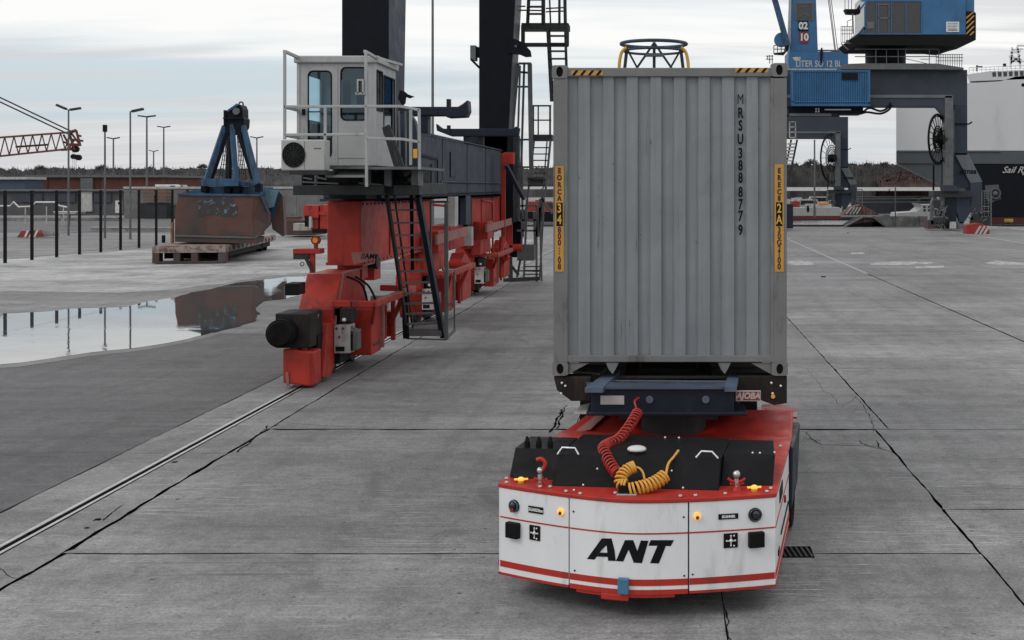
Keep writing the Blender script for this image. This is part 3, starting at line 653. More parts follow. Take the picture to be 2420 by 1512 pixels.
# amber beacons and red air couplings
for r in ((222, 752), (1600, 800)):
    c = G(*r1(*r), ZT+.012); o = MB().cyl(c, c+Vector((0, 0, .02)), .028, n=14).build('beacon', M['yellow'], veh)
    mb = MB(); mb.ball(c+Vector((0, 0, .03)), .032, (1, 1, .7), 14, 8); mb.bar(c+Vector((-.06, 0, .03)), c+Vector((.06, 0, .035)), .02, .012); mb.build('beacon_lens', M['beacon'], o)
for r, hook in (((334, 770), True), (((1495, 795)), False)):
    c = G(*r1(*r), ZT+.012); mb = MB(); mb.cyl(c, c+Vector((0, 0, .03)), .042, .03, n=12)
    for i in range(5):
        a = i*1.257; mb.bar(c+Vector((0, 0, .05)), c+Vector((.065*math.cos(a), .065*math.sin(a), .06)), .016, .014)
    if hook: mb.tube(spline([c+Vector((0, 0, .12)), c+Vector((.035, 0, .16)), c+Vector((.045, 0, .20)), c+Vector((.01, 0, .235)), c+Vector((-.03, 0, .225))], 14), .017, 8)
    else:
        mb.tube([c+Vector((-.075, 0, .10)), c+Vector((-.04, 0, .075)), c+Vector((.04, 0, .075)), c+Vector((.075, 0, .10))], .012, 8)
    o = mb.build('air_coupling', M['agv_red'], veh)
    mb = MB(); mb.cyl(c+Vector((0, 0, .03)), c+Vector((0, 0, .10)), .020, n=10); mb.ball(c+Vector((0, 0, .135)), .028 if hook else .034, n=12); mb.build('coupling_head', M['silver'], o)
# cable clamp on the rim
c = G(*r1(848, 812), ZT+.012); MB().box(c+Vector((-.07, -.05, 0)), c+Vector((.085, .05, .075))).build('cable_clamp', M['black'], veh, .008)
MB().box(c+Vector((-.085, -.105, 0.0)), c+Vector((.085, -.052, .012))).build('clamp_plate', M['silver'], veh, .004)
# side fender light at the back right
mb = MB(); c = [W(1806, 966, 14.2), W(1882, 962, 14.3)]
mb.prism([W(1800, 972, 14.0), W(1800, 956, 14.6), W(1840, 954, 14.7), W(1884, 966, 14.4), W(1884, 984, 14.1), W(1810, 984, 13.9)], (0, 0, -.03)); mb.build('rear_mudguard', M['agv_red'], veh, .01)
MB().prism([W(1858, 976, 14.08), W(1884, 973, 14.10), W(1884, 984, 14.05), W(1860, 985, 14.02)], (0, -.02, 0)).build('reflector', M['offwhite'], veh)
MB().bar(W(1868, 984, 14.1), W(1869, 1030, 14.0), .04).build('mudguard_strut', M['steel_dark'], veh)

# ================================================================ coiled hoses
hp = [W(1510, 940, 12.66), W(1500, 948, 12.52), W(1503, 962, 12.45), W(1506, 975, 12.35), W(1498, 990, 12.2), W(1482, 1015, 11.95), W(1462, 1038, 11.75), W(1437, 1050, 11.55), W(1426, 1060, 11.38), W(1434, 1080, 11.16), W(1446, 1102, 10.98), W(1458, 1118, 10.90)]
hs = thing('air_hose', 'red coiled air hose hanging from the dark blue coupling frame to the tractor', 'hose', tuple(hp[-1]))
MB().tube(spline(hp[:4], 12), .011, 6).build('straight_end', M['redhose'], hs)
MB().tube(coil(hp[3:], .046, 27, 16), .0088, 6).build('coil', M['redhose'], hs)
MB().tube([hp[-1], W(1466, 1130, 10.85), W(1470, 1150, 10.80)], .012, 6).build('straight_end', M['redhose'], hs)
yl = thing('electric_cable', 'yellow coiled cable looped over the black cover of the tractor', 'cable', tuple(W(1500, 1150, 10.9)))
MB().tube(spline([W(1603, 1065, 11.2), W(1592, 1080, 11.08), W(1580, 1095, 10.98), W(1575, 1115, 10.92), W(1573, 1132, 10.88)], 14), .012, 7).build('straight_end', M['yellowcable'], yl)
MB().tube(coil([W(1571, 1125, 10.84), W(1553, 1138, 10.80), W(1530, 1148, 10.76), W(1507, 1154, 10.73), W(1487, 1158, 10.73)], .052, 11, 14), .0115, 6).build('coil', M['yellowcable'], yl)
MB().tube(coil([W(1480, 1146, 10.76), W(1467, 1142, 10.78), W(1468, 1128, 10.80), W(1478, 1114, 10.84), W(1492, 1106, 10.87), W(1500, 1103, 10.88)], .045, 11, 14), .0115, 6).build('coil', M['yellowcable'], yl)
MB().tube(spline([W(1500, 1103, 10.86), W(1512, 1107, 10.84), W(1520, 1118, 10.82), W(1523, 1132, 10.80)], 10), .010, 6).build('straight_end', M['yellowcable'], yl)

# ================================================================ container
CD = 13.2; CS = F/CD
def r2(x, y): return 1260+x/3, 67.2+y/3
bx = thing('shipping_container', 'tall grey corrugated shipping container with yellow corner decals, riding behind the tractor', 'container', (.015, CD, 1.64))
CX0, CX1 = XU(1306, CD), XU(1861, CD); CZ0, CZ1 = ZV(888, CD), ZV(154, CD); CL = 6.06
# corrugated end wall
prof = [(XU(1340, CD), .055)]
ribs = [(320, 400), (495, 570), (662, 740), (832, 908), (1000, 1080), (1172, 1252), (1342, 1425), (1515, 1595)]
for a, b in ribs: prof += [(XU(1260+a/3-3.5, CD), .062), (XU(1260+a/3, CD), .028), (XU(1260+b/3, CD), .028), (XU(1260+b/3+3.5, CD), .062)]
prof += [(XU(1823, CD), .055)]
mb = MB(); z0, z1 = ZV(841, CD), ZV(179, CD); vs = []; rows = 14
for j in range(rows+1):
    for x, y in prof:
        z = z0+(z1-z0)*j/rows; vs.append((x, CD+y+noise.noise((x*2.2, z*1.3, 3))*.016+noise.noise((x*5, z*3, 8))*.007, z))
n = len(prof)
mb.add(vs, [(j*n+i, j*n+i+1, (j+1)*n+i+1, (j+1)*n+i) for j in range(rows) for i in range(n-1)]); mb.build('corrugated_wall', M['contwall'], bx)
for u0, u1 in ((1306, 1341), (1822, 1861)):
    mb = MB(); a, b = (XU(u0, CD)+.006, XU(u1, CD)) if u0 < 1500 else (XU(u0, CD), XU(u1, CD)-.006)
    zz0, zz1 = ZV(857, CD), ZV(184, CD)
    mb.box((a, CD+.004, zz0), (b, CD+.10, zz1)); 
    if u0 < 1500: mb.box((b-.03, CD+.0, zz0), (b+.004, CD+.05, zz1))
    else: mb.box((a-.004, CD+.0, zz0), (a+.03, CD+.05, zz1))
    mb.build('corner_post', M['contframe'], bx, .008)
mb = MB(); mb.plate(1338, 160, 1825, 181, CD+.004, .07); mb.build('top_rail', M['contframe'], bx, .008)
mb = MB(); mb.plate(1338, 840, 1825, 856, CD+.006, .10); mb.build('bottom_rail', M['contframe'], bx, .008)
for (u0, v0, u1, v1) in ((1304, 154, 1341, 185), (1823, 149, 1861, 181), (1305, 856, 1342, 888), (1824, 856, 1862, 888)):
    a, b = W(u0, v0, CD-.006), W(u1, v1, CD-.006); cxm, czm = (a.x+b.x)/2, (a.z+b.z)/2; y0 = CD-.008; hw, hh = abs(b.x-a.x)/2, abs(a.z-b.z)/2
    # casting with a real oval hole in its face
    N = 20; inner = [(cxm+.036*math.cos(2*math.pi*i/N), czm+.055*math.sin(2*math.pi*i/N)) for i in range(N)]
    outer = []
    for i in range(N):
        c_, s_ = math.cos(2*math.pi*i/N), math.sin(2*math.pi*i/N); kx = min(hw/abs(c_) if abs(c_) > 1e-6 else 9, hh/abs(s_) if abs(s_) > 1e-6 else 9); outer.append((cxm+c_*kx, czm+s_*kx))
    mb = MB(); vs = [(x, y0, z) for x, z in outer]+[(x, y0, z) for x, z in inner]+[(x, y0+.04, z) for x, z in inner]
    fs = [(i, (i+1) % N, N+(i+1) % N, N+i) for i in range(N)]+[(N+i, N+(i+1) % N, 2*N+(i+1) % N, 2*N+i) for i in range(N)]
    mb.add(vs, fs); vs2 = [(x, y0, z) for x, z in outer]+[(x, y0+.16, z) for x, z in outer]
    mb.add(vs2, [(i, (i+1) % N, N+(i+1) % N, N+i) for i in range(N)]+[tuple(range(N, 2*N))])
    o = mb.build('corner_casting', M['contframe'], bx)
    MB().cyl((cxm, y0+.10, czm), (cxm, y0+.039, czm), .06, n=16).build('socket', M['black'], o)
# sides, roof, back, floor
for x in (CX0+.02, CX1-.02):
    mb = MB(); pr = []; y = CD+.15; k2 = 0
    while y < CD+CL-.15:
        for dy, d in ((0, 0), (.07, 0), (.14, .036), (.21, .036)): pr.append((y+dy, d))
        y += .28
    s = 1 if x < 0 else -1; vs = [(x+s*d, yy, z) for z in (CZ0+.14, CZ1-.08) for yy, d in pr]; n = len(pr)
    mb.add(vs, [(i, i+1, n+i+1, n+i) for i in range(n-1)]); mb.build('side_wall', M['cont'], bx)
    for z in (CZ0+.07, CZ1-.05): MB().box((x-.03, CD+.15, z-.06), (x+.03, CD+CL-.02, z+.06)).build('side_rail', M['contframe'], bx)
mb = MB(); mb.box((CX0+.03, CD+.08, CZ1-.05), (CX1-.03, CD+CL-.02, CZ1-.03)); mb.build('roof', M['cont'], bx)
mb = MB(); mb.box((CX0+.03, CD+.11, CZ0+.13), (CX1-.03, CD+CL-.03, CZ0+.17)); mb.build('floor', M['steel_dark'], bx)
mb = MB(); mb.box((CX0, CD+CL-.04, CZ0), (CX1, CD+CL, CZ1)); mb.build('door', M['cont'], bx)
# hazard chevrons
mb = MB(); mk = MB()
for (x0, x1, y0, y1, sk) in ((270, 495, 297, 332, 1), (1434, 1668, 279, 312, 1)):
    a, b = r2(x0, y0), r2(x1, y1); mb.plate(a[0], a[1], b[0], b[1], CD+.001, .003)
    nn = 4; w = (x1-x0)/nn
    for i in range(nn):
        p = [(x0+i*w+w*.08, y1), (x0+i*w+w*.45, y1), (x0+i*w+w*.93, y0), (x0+i*w+w*.56, y0)]
        mk.add([W(*r2(*q), CD-.001) for q in p], [(0, 1, 2, 3)])
build_each(mb, 'hazard_tape', M['decal'], bx); build_each(mk, 'hazard_stripe', M['black'], bx)
# number down the recess
mb = MB()
for ch, y in zip('MRSU3888779', (505, 602, 692, 788, 888, 975, 1062, 1163, 1250, 1333, 1432)):
    if y < 9000: put_text(mb, ch, W(*r2(1470, y), CD+.036), .15, 0 if ch == 'M' else .005, sx=.62)
mb.build('serial_number', M['agv_black'], bx)
# yellow height decals on the posts
for x0, x1, y0, bk, tx in ((155, 217, 975, (165, 210, 1236, 1402), '34'), (1712, 1777, 963, (1722, 1768, 1232, 1402), '2A')):
    a, b = r2(x0, y0), r2(x1, 1725); dz = CD-.002
    o = MB().plate(a[0], a[1], b[0], b[1], dz, .004).build('height_decal', M['decal'], bx)
    a, b = r2(bk[0], bk[2]), r2(bk[1], bk[3]); MB().plate(a[0], a[1], b[0], b[1], dz-.0015, .001).build('decal_panel', M['black'], o)
    um = (r2(x0, 0)[0]+r2(x1, 0)[0])/2; mb = MB()
    for ch, y in zip(tx, (1278, 1358)): put_text(mb, ch, W(um, r2(0, y)[1], dz-.0025), .13, .003, sx=.7)
    mb.build('decal_number', M['yellow'], o)
    mb = MB(); chs = 'EORCA' if tx == '34' else 'EREC8'; ch2 = '800::08' if tx == '34' else '30G2100'
    for ch, y in zip(chs, (1010, 1060, 1110, 1160, 1205)): put_text(mb, ch, W(um, r2(0, y)[1], dz-.0025), .075, .004, sx=.8)
    for ch, y in zip(ch2, (1430, 1475, 1520, 1563, 1603, 1645, 1690)): put_text(mb, ch, W(um, r2(0, y)[1], dz-.0025), .085, .003, sx=.8)
    mb.build('decal_letters', M['decaltext'], o)
# small dents / scratches in dark and rust tones
mb = MB()
for x, y, w_, h_ in ((832, 790, 4, 32), (1172, 680, 4, 24), (562, 955, 10, 6), (425, 775, 3, 10), (1245, 790, 5, 5), (558, 412, 4, 4), (714, 384, 4, 4), (921, 965, 3, 5), (573, 1070, 5, 8), (1600, 700, 3, 20), (492, 1330, 3, 8), (1080, 1400, 3, 12), (740, 790, 3, 14), (905, 1290, 3, 10), (325, 1050, 3, 16)):
    a, b = r2(x, y), r2(x+w_, y+h_); mb.plate(a[0], a[1], b[0], b[1], CD+.024, .004)
mb.build('paint_chips', M['rust'], bx)
# gusset plates and fork pocket tabs below
for pts in ([(1341, 858), (1392, 858), (1341, 885)], [(1824, 858), (1775, 858), (1824, 885)]): MB().prism([W(u, v, CD+.03) for u, v in pts], (0, .03, 0)).build('gusset', M['contframe'], bx)
for u in (1447, 1712): MB().prism([W(u-15, 857, CD+.02), W(u+15, 857, CD+.02), W(u+8, 872, CD+.02), W(u+1, 884, CD+.02), W(u-8, 874, CD+.02)], (0, .05, 0)).build('fork_pocket', M['contframe'], bx)

# ================================================================ trailer under the container
tr = thing('container_trailer', 'dark trailer chassis with navy blue coupling frame under the grey container', 'trailer', (0, 13.2, 0))
GD = 12.72
mb = MB(); mb.plate(1397, 916, 1735, 977, GD, .06); mb.plate(1385, 974, 1765, 983, GD-.04, .5); nose = mb.build('front_beam', M['navy'], tr, .01)
mb = MB(); a = lambda u, v, z: G(u, v, z)
zt = ZV(916, GD)
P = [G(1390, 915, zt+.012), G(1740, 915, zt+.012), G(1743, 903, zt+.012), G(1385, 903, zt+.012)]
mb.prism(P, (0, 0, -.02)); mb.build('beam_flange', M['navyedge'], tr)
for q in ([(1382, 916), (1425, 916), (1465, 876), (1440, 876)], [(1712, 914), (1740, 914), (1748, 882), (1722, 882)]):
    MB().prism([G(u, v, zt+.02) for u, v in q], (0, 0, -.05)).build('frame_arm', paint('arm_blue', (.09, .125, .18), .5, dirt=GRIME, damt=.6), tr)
mb = MB(); p, q = G(1418, 900, zt-.02), G(1725, 902, zt-.02); mb.cyl(p, q, .012); p, q = G(1430, 890, zt-.05), G(1725, 890, zt-.05); mb.bar(p, q, .08, .03); mb.build('cross_rod', M['steel'], tr)
MB().plate(1419, 935, 1475, 956, GD-.006, .005).build('white_plate', M['offwhite'], nose)
for u in (1535, 1668): MB().cyl(W(u, 944, GD), W(u, 944, GD-.02), .038, n=20).build('round_plug', M['navyedge'], nose)
o = MB().plate(1739, 924, 1798, 948, GD+.05, .04).build('warning_sign', M['offwhite'], tr)
mb = MB(); mb.plate(1741, 926, 1796, 946, GD+.047, .002); s2 = mb.build('sign_face', M['red'], o)
mb = MB(); put_text(mb, 'AJOBA', W(1768, 936, GD+.044), .085, .004, sx=.95, shear=.2); mb.build('sign_lettering', M['offwhite'], o)
# main beams, deck cross members, bolsters
mb = MB()
for x in (-.42, .42): mb.box((x-.08, GD+.25, 1.22), (x+.08, 20.2, 1.52))
for y in (13.6, 14.6, 15.6, 16.6, 17.6, 18.6, 19.6): mb.box((-1.1, y, 1.38), (1.15, y+.09, 1.52))
mb.build('main_beam', M['steel_dark'], tr, .01)
for u0, u1 in ((1308, 1397), (1742, 1860)):
    mb = MB(); mb.prism([W(u0, 890, CD+.02), W(u1, 890, CD+.02), W(u1, 948, CD+.02), W(u0+(42 if u0 < 1500 else 0), 948, CD+.02), W(u0+(8 if u0 < 1500 else 0), 922, CD+.02)] if u0 < 1500 else [W(u0, 888, CD+.02), W(u1, 888, CD+.02), W(u1, 953, CD+.02), W(u1-30, 958, CD+.02), W(u0, 925, CD+.02)], (0, .22, 0))
    b = mb.build('bolster', M['darksteel'], tr, .01)
    mb = MB(); us = (1328, 1336, 1326) if u0 < 1500 else (1823, 1845, 1826)
    for uu, vv in zip(us, (905, 912, 930)): mb.ball(W(uu, vv, CD+.01), .014, n=8)
    mb.build('rivets', M['bolt'], b)
MB().cyl(W(1827, 937, CD+.015), W(1827, 937, CD-.01), .022).build('marker_lamp', M['amber'], tr)
MB().prism([G(1352, 876, 1.64), G(1362, 862, 1.66), G(1440, 862, 1.66), G(1418, 882, 1.62)], (0, 0, -.02)).build('deck_plate', M['steel'], tr)
MB().prism([W(1357, 974, 13.3), W(1372, 958, 13.5), W(1396, 952, 13.5), W(1396, 974, 13.2)], (0, 0, -.02)).build('white_flap', M['offwhite'], tr)
MB().box((-.72, 13.55, 1.16), (.78, 14.5, 1.24)).build('coupling_plate', M['steel_dark'], tr, .01)
MB().cyl((.05, 13.6, .9), (.05, 13.6, 1.22), .35, n=24).build('fifth_wheel', M['steel_dark'], tr)
for y in (17.2, 18.5):
    MB().cyl((-1.0, y, .5), (1.05, y, .5), .07).build('axle', M['steel_dark'], tr)
    for x in (-1.17, -.86, .60, .91):
        w = MB().cyl((x, y, .5), (x+.26, y, .5), .5, n=28).build('wheel', M['rubber'], tr, .03); MB().cyl((x-.005, y, .5), (x+.265, y, .5), .27, n=18).build('rim', M['steel'], w)
mb = MB()
for x in (-.62, .58): mb.box((x, 16.9, .62), (x+.1, 18.9, 1.25))
mb.build('suspension_bracket', M['steel_dark'], tr)
for x in (-.75, .75):
    MB().box((x-.06, 14.9, .35), (x+.06, 15.05, 1.3)).build('landing_leg', M['steel_dark'], tr)
# ================================================================ red and dark rail crane on the left
gc = thing('rail_crane', 'large rail crane with red bogies, dark legs and grey operator cabin on the left rail', 'crane', (RX, 24, 0))
def r3(x, y): return 638.4+x*.2555, 84+y*.2555
def r4(x, y): return 638.4+x/3, 420+y/3
CR, CE = M['crane_red'], M['crane_red_edge']
# ---- bogie trucks: the first one built in full, the others copied along the rail
def make_truck(y0):
    xs0, xs1 = RX-.36, RX+.30
    def yz(pts): return [(xs0, y0+a, z) for a, z in pts]
    mb = MB(); mb.prism(yz([(.25, .55), (-.05, 1.0), (-.05, 1.30), (.55, 1.93), (2.05, 1.93), (2.05, 1.15), (2.9, 1.05), (3.0, .45), (2.6, .22), (.5, .22)]), (xs1-xs0, 0, 0))
    fr = mb.build('bogie_frame', CR, gc, .015)
    for yy in (y0+.75, y0+2.35):
        w = MB().cyl((RX-.09, yy, .345), (RX+.09, yy, .345), .34, n=28).build('rail_wheel', M['steel_dark'], fr)
    # edge flanges
    mb = MB(); mb.bar((xs1+.01, y0+.02, 1.0), (xs1+.01, y0+.62, 1.92), .05, .05); mb.bar((xs1+.01, y0+.6, 1.94), (xs1+.01, y0+2.05, 1.94), .05, .03); mb.build('flange', CE, fr)
    # pivot yoke up to the equaliser
    MB().prism([(RX-.22, y0+2.15, .9), (RX-.22, y0+3.1, .9), (RX-.22, y0+2.75, 2.1), (RX-.22, y0+2.25, 2.1)], (.42, 0, 0)).build('pivot_yoke', CR, fr, .01)
    # motor housing + rounded guard rail
    MB().box((xs1, y0+.95, .30), (RX+.80, y0+1.75, 1.22)).build('motor_housing', CR, fr, .03)
    MB().box((RX+.80, y0+1.70, .36), (RX+.86, y0+1.80, 1.2)).build('housing_edge', CE, fr)
    MB().box((xs1, y0+1.95, .42), (RX+.70, y0+2.75, 1.15)).build('gear_cover', CR, fr, .02)
    MB().box((RX+.10, y0+3.05, .42), (RX+.72, y0+3.5, .95)).build('brake_box', CR, fr, .02)
    g = [(xs1-.02, y0-.35+.2, 1.42), (RX+.62, y0+.0, 1.40), (RX+.98, y0+.25, 1.37), (RX+1.03, y0+.6, 1.37), (RX+1.03, y0+3.9, 1.37)]
    mb = MB()
    for a, b in zip(g[:-1], g[1:]): mb.bar(a, b, .12, .13)
    mb.bar((xs1, y0+3.85, 1.40), (RX+1.03, y0+3.9, 1.37), .10, .13); mb.build('guard_rail', CR, fr, .02)
    mb = MB(); mb.bar((RX+1.03, y0+.6, 1.44), (RX+1.03, y0+3.9, 1.44), .11, .012); mb.build('guard_top', CE, fr)
    mb = MB(); mb.bar((RX+.98, y0+.35, 1.32), (RX+.80, y0+.95, .95), .05, .10); mb.bar((RX+1.0, y0+3.0, 1.32), (RX+.72, y0+3.0, .7), .05, .10); mb.build('guard_bracket', CR, fr)
    # dark recess with the rail clamp control box
    MB().box((xs1, y0+.10, .25), (xs1+.09, y0+.92, 1.30)).build('recess', M['black'], fr)
    MB().box((xs1, y0+.1, 1.05), (RX+.62, y0+.45, 1.30)).build('hood', M['steel_dark'], fr, .01)
    cbx = MB().box((xs1+.0, y0+.02, .46), (xs1+.30, y0+.42, 1.0)).build('control_box', M['offwhite'], fr, .012)
    mb = MB()
    mb.box((xs1+.03, y0+.012, .50), (xs1+.20, y0+.02, .59)); mb.box((xs1+.30, y0+.10, .50), (xs1+.34, y0+.36, .80)); mb.build('label', M['black'], gc)
    mb = MB()
    for x, z in ((.05, .93), (.17, .93), (.16, .86), (.10, .77)): mb.cyl((xs1+x, y0+.02, z), (xs1+x, y0+.008, z), .024 if z != .86 else .012, n=10)
    mb.build('label', M['red'], gc)
    MB().box((xs1+.34, y0+.05, .52), (xs1+.44, y0+.34, .90)).build('conduit', M['steel'], fr, .02)
    mb = MB(); mb.tube(spline([(xs1+.30, y0+.1, .95), (xs1+.40, y0+.1, .9), (xs1+.42, y0+.1, .7), (xs1+.36, y0+.1, .56)], 10), .025); mb.build('conduit', M['steel'], fr)
    MB().ball((xs1+.20, y0-.02, 1.10), .04).build('lamp', M['white'], fr)
    return fr
for i, y0 in enumerate((24.0, 32.55, 41.4)): make_truck(y0)
# first truck's bumper, buffer and front boxes
bb = MB().prism([(RX-.27, 22.7, .10), (RX+.20, 22.7, .04), (RX+.27, 22.75, .04), (RX+.27, 23.25, .04), (RX-.27, 23.25, .04)], (0, 0, .62)).build('rail_sweeper', CR, gc, .03)
MB().bar((RX-.17, 22.69, .05), (RX-.19, 22.69, .30), .05, .03).build('rubbing_strip', CE, bb)
MB().box((RX-.05, 23.2, .30), (RX+.22, 24.3, .9)).build('bogie_nose', M['black'], gc)
MB().prism([(RX+.29, 23.3, .12), (RX+.29, 23.75, .05), (RX+.29, 24.3, .30), (RX+.29, 24.3, 1.05), (RX+.29, 23.6, 1.05)], (-.5, 0, 0)).build('bogie_nose', CR, gc, .01)
bf = MB().box((RX-.42, 22.75, .72), (RX+.20, 23.6, 1.34)).build('buffer_box', M['darksteel'], gc, .02)
mb = MB(); mb.cyl((RX-.25, 22.80, 1.01), (RX-.25, 22.45, 1.01), .25, n=28); mb.cyl((RX-.25, 22.45, 1.01), (RX-.25, 22.40, 1.01), .235, .20, n=28); mb.build('rubber_buffer', M['rubber'], bf)
mb = MB(); mb.cyl((RX-.1, 22.9, .62), (RX-.1, 22.9, .74), .09, n=10); mb.cyl((RX+.05, 22.9, .62), (RX+.05, 22.9, .74), .06, n=10); mb.build('conduit', CR, gc)
MB().box((RX-.40, 23.25, 1.62), (RX-.15, 23.7, 1.84)).build('limit_switch', M['black'], gc, .01)
mb = MB(); mb.bar(W(752, 742, 23.3), W(735, 795, 23.2), .035); mb.build('grease_pipe', CE, gc)
# sensor stand
D = 24.1
mb = MB(); mb.plate(692, 588, 757, 600, D, .3); mb.plate(731, 590, 742, 645, D+.05, .12); mb.build('sensor_stand', CR, gc, .01)
mb = MB(); mb.plate(693, 600, 730, 613, D+.02, .2); mb.bar(W(722, 608, D), W(738, 640, D), .07, .05); mb.build('sensor_body', M['steel_dark'], gc)
mb = MB(); c = W(745, 568, D); mb.cyl(c, c+Vector((0, .1, 0)), .085, n=18); mb.cyl(c+Vector((0, .05, -.05)), c+Vector((0, .05, -.16)), .04); ln = mb.build('warning_light', M['red'], gc); MB().cyl(c, c-Vector((0, .012, 0)), .05, n=14).build('lens', M['amber'], ln)
mb = MB(); c = W(714, 624, D); mb.ring(c, (0, 1, 0), .035, .008, 14); mb.build('hook', M['black'], gc)
# ---- equaliser beams
X0, X1 = -6.93, -6.24
def equal(y0, y1):
    mb = MB(); mb.prism([(X0, y0, 2.05), (X0, y0, 3.33), (X0, y1, 3.33), (X0, y1, 2.15), (X0, y1-2.2, 2.02)], (X1-X0, 0, 0)); e = mb.build('equaliser_beam', CR, gc, .03)
    mb = MB(); mb.box((X1, y0+.05, 2.03), (X1+.03, y1-.1, 2.09)); mb.box((X0-.02, y0-.015, 2.02), (X1+.02, y0+.05, 2.08)); mb.build('lower_flange', CR, e)
    mb = MB(); mb.box((X1, y0+.1, 1.99), (X1+.02, y1-1.5, 2.025)); mb.build('rail_edge', CE, e)
    for yy in (y0+2.6, y0+5.2):
        MB().box((X1, yy, 2.1), (X1+.03, yy+.06, 3.3)).build('stiffener', CR, e)
    MB().cyl((X0-.03, y0+1.3, 2.02), (X1+.05, y0+1.3, 2.02), .16, n=18).build('pivot_pin', M['steel_dark'], e)
    MB().box((X0+.2, y0+.5, 1.7), (X1-.1, y0+1.0, 2.1)).build('hanger', CR, e); MB().box((X0+.2, y0+1.6, 1.6), (X1-.1, y0+2.2, 2.1)).build('hanger', CR, e)
    return e
e1 = equal(25.75, 33.5); e2 = equal(39.6, 47.6)
o = MB().prism([W(830, 597, 25.3), W(885, 594, 25.4), W(884, 614, 25.4), W(835, 625, 25.3)], (0, .05, 0)).build('name_board', CE, e1)
mb = MB(); put_text(mb, '//AM', W(868, 606, 25.28), .15, .004, sx=.9, shear=.25); mb.build('board_lettering', M['black'], gc)
# upper walkway guards (pinkish grey bars), electrical cabinets
for y0, y1 in ((31.5, 36.2), (40.2, 46.5)):
    mb = MB(); mb.bar((RX+.86, y0, 2.30), (RX+.86, y1, 2.36), .06, .24); mb.build('guard_bar', CE, gc)
    mb = MB(); mb.tube([(RX+.80, y0+1.9, 1.3), (RX+.80, y0+1.9, 3.0), (RX+.78, y0+1.8, 3.12), (RX+.5, y0+1.6, 3.15)], .035, 8); mb.build('pipe_hoop', CR, gc)
    MB().box((X1, y0+.4, 1.95), (RX+.85, y0+1.6, 2.5)).build('junction_box', CR, gc, .02)
    MB().prism([(RX+.35, y0+.2, 1.45), (RX+.35, y0+2.6, 1.45), (RX+.35, y0+2.3, 2.1), (RX+.35, y0+.5, 2.1)], (.3, 0, 0)).build('gear_cover', CR, gc, .03)
MB().box((-5.95, 34.2, 2.55), (-5.75, 34.7, 3.35)).build('switch_cabinet', M['offwhite'], gc, .01)
MB().box((-5.95, 36.9, 1.9), (-5.72, 37.2, 2.45)).build('switch_cabinet', M['offwhite'], gc, .01)
MB().plate(1062, 462, 1105, 536, 38.6, .9).build('leg_foot', M['leg_dark'], gc, .02)
MB().box((-6.18, 37.6, 2.5), (-6.0, 38.5, 3.36)).build('leg_foot_side', M['leg_grey'], gc)
MB().box((X0, 36.3, 1.8), (X1, 39.8, 2.5)).build('link_beam', CR, gc, .02)
# tall red pipe post at the second leg
mb = MB(); mb.plate(1190, 360, 1214, 388, 44.5, .3); mb.plate(1184, 362, 1194, 575, 44.4, .12); mb.build('cable_post', CR, gc, .01)
mb = MB(); mb.tube(spline([W(1187, 560, 44.3), W(1184, 590, 44.3), W(1192, 612, 44.3), W(1200, 605, 44.3)], 10), .10, 8); mb.build('cable_post', CR, gc)
mb = MB(); mb.bar(W(1196, 390, 44.2), W(1238, 470, 45.5), .14, .1); mb.build('diagonal_brace', M['leg_grey'], gc)
# ---- sill beam, legs
mb = MB(); mb.box((-7.35, 27.0, 3.36), (-6.1, 46.2, 4.93)); beam = mb.build('sill_beam', M['leg_grey'], gc, .02)
mb = MB(); mb.box((-6.1, 27, 3.30), (-6.02, 46.2, 3.36)); mb.box((-7.42, 27, 3.30), (-6.02, 46.25, 3.358)); mb.box((-6.12, 27, 4.932), (-6.04, 46.2, 4.97)); mb.build('flange', M['leg_grey'], beam)
for yy in (30.5, 34.2, 38.4, 42.3): MB().box((-6.1, yy, 3.36), (-6.085, yy+.05, 4.93)).build('stiffener', M['leg_grey'], beam)
mb = MB(); 
for a, b in (((-6.06, 33.3, 3.40), (-6.06, 33.3, 4.35)), ((-6.06, 33.3, 4.35), (-6.06, 31.0, 4.4)), ((-6.06, 32.4, 3.42), (-6.06, 32.4, 4.2))): mb.bar(a, b, .03, .06)
mb.build('ladder_guard', M['leg_dark'], gc)
def leg(x0, x1t, x1b, y0, y1t, y1b, zb, zt, nm='leg'):
    mb = MB(); mb.hexa([(x0, y0, zb), (x1b, y0, zb), (x1b, y1b, zb), (x0, y1b, zb), (x0, y0, zt), (x1t+(x1t-x1b)*.9, y0, zt), (x1t+(x1t-x1b)*.9, y1t, zt), (x0, y1t, zt)])
    l = mb.build(nm, M['leg_dark'], gc, .02); return l
l1 = leg(-7.98, -6.85, -6.85, 31, 33.6, 32.8, 4.93, 16)
MB().add([(-6.845, 31.03, 4.95), (-6.845, 32.75, 4.95), (-6.845, 33.6, 16), (-6.845, 31.03, 16)], [(0, 1, 2, 3)]).prism([(-6.845, 31.03, 4.95), (-6.845, 32.75, 4.95), (-6.845, 33.6, 16), (-6.845, 31.03, 16)], (.01, 0, 0)).build('leg_lit_side', M['leg_grey'], l1)  # overlay painting the leg's side face lighter than its unlit front
mb = MB(); D = 47.0; zb = ZV(385, D); ztop = 16.0; zz = ZV(0, D)
xb, xt = XU(1197, D), XU(1214, D)
s = (xt-xb)/(zz-ZV(300, D)); xtop = xb+s*(ztop-ZV(300, D))
mb.hexa([(XU(1132, D), D, 3.3), (xb-.05, D, 3.3), (xb-.05, D+1.6, 3.3), (XU(1132, D), D+1.6, 3.3), (XU(1132, D), D, ztop), (xtop, D, ztop), (xtop, D+2.2, ztop), (XU(1132, D), D+2.2, ztop)]); l2 = mb.build('leg', M['leg_dark'], gc, .02)
q = 0.006
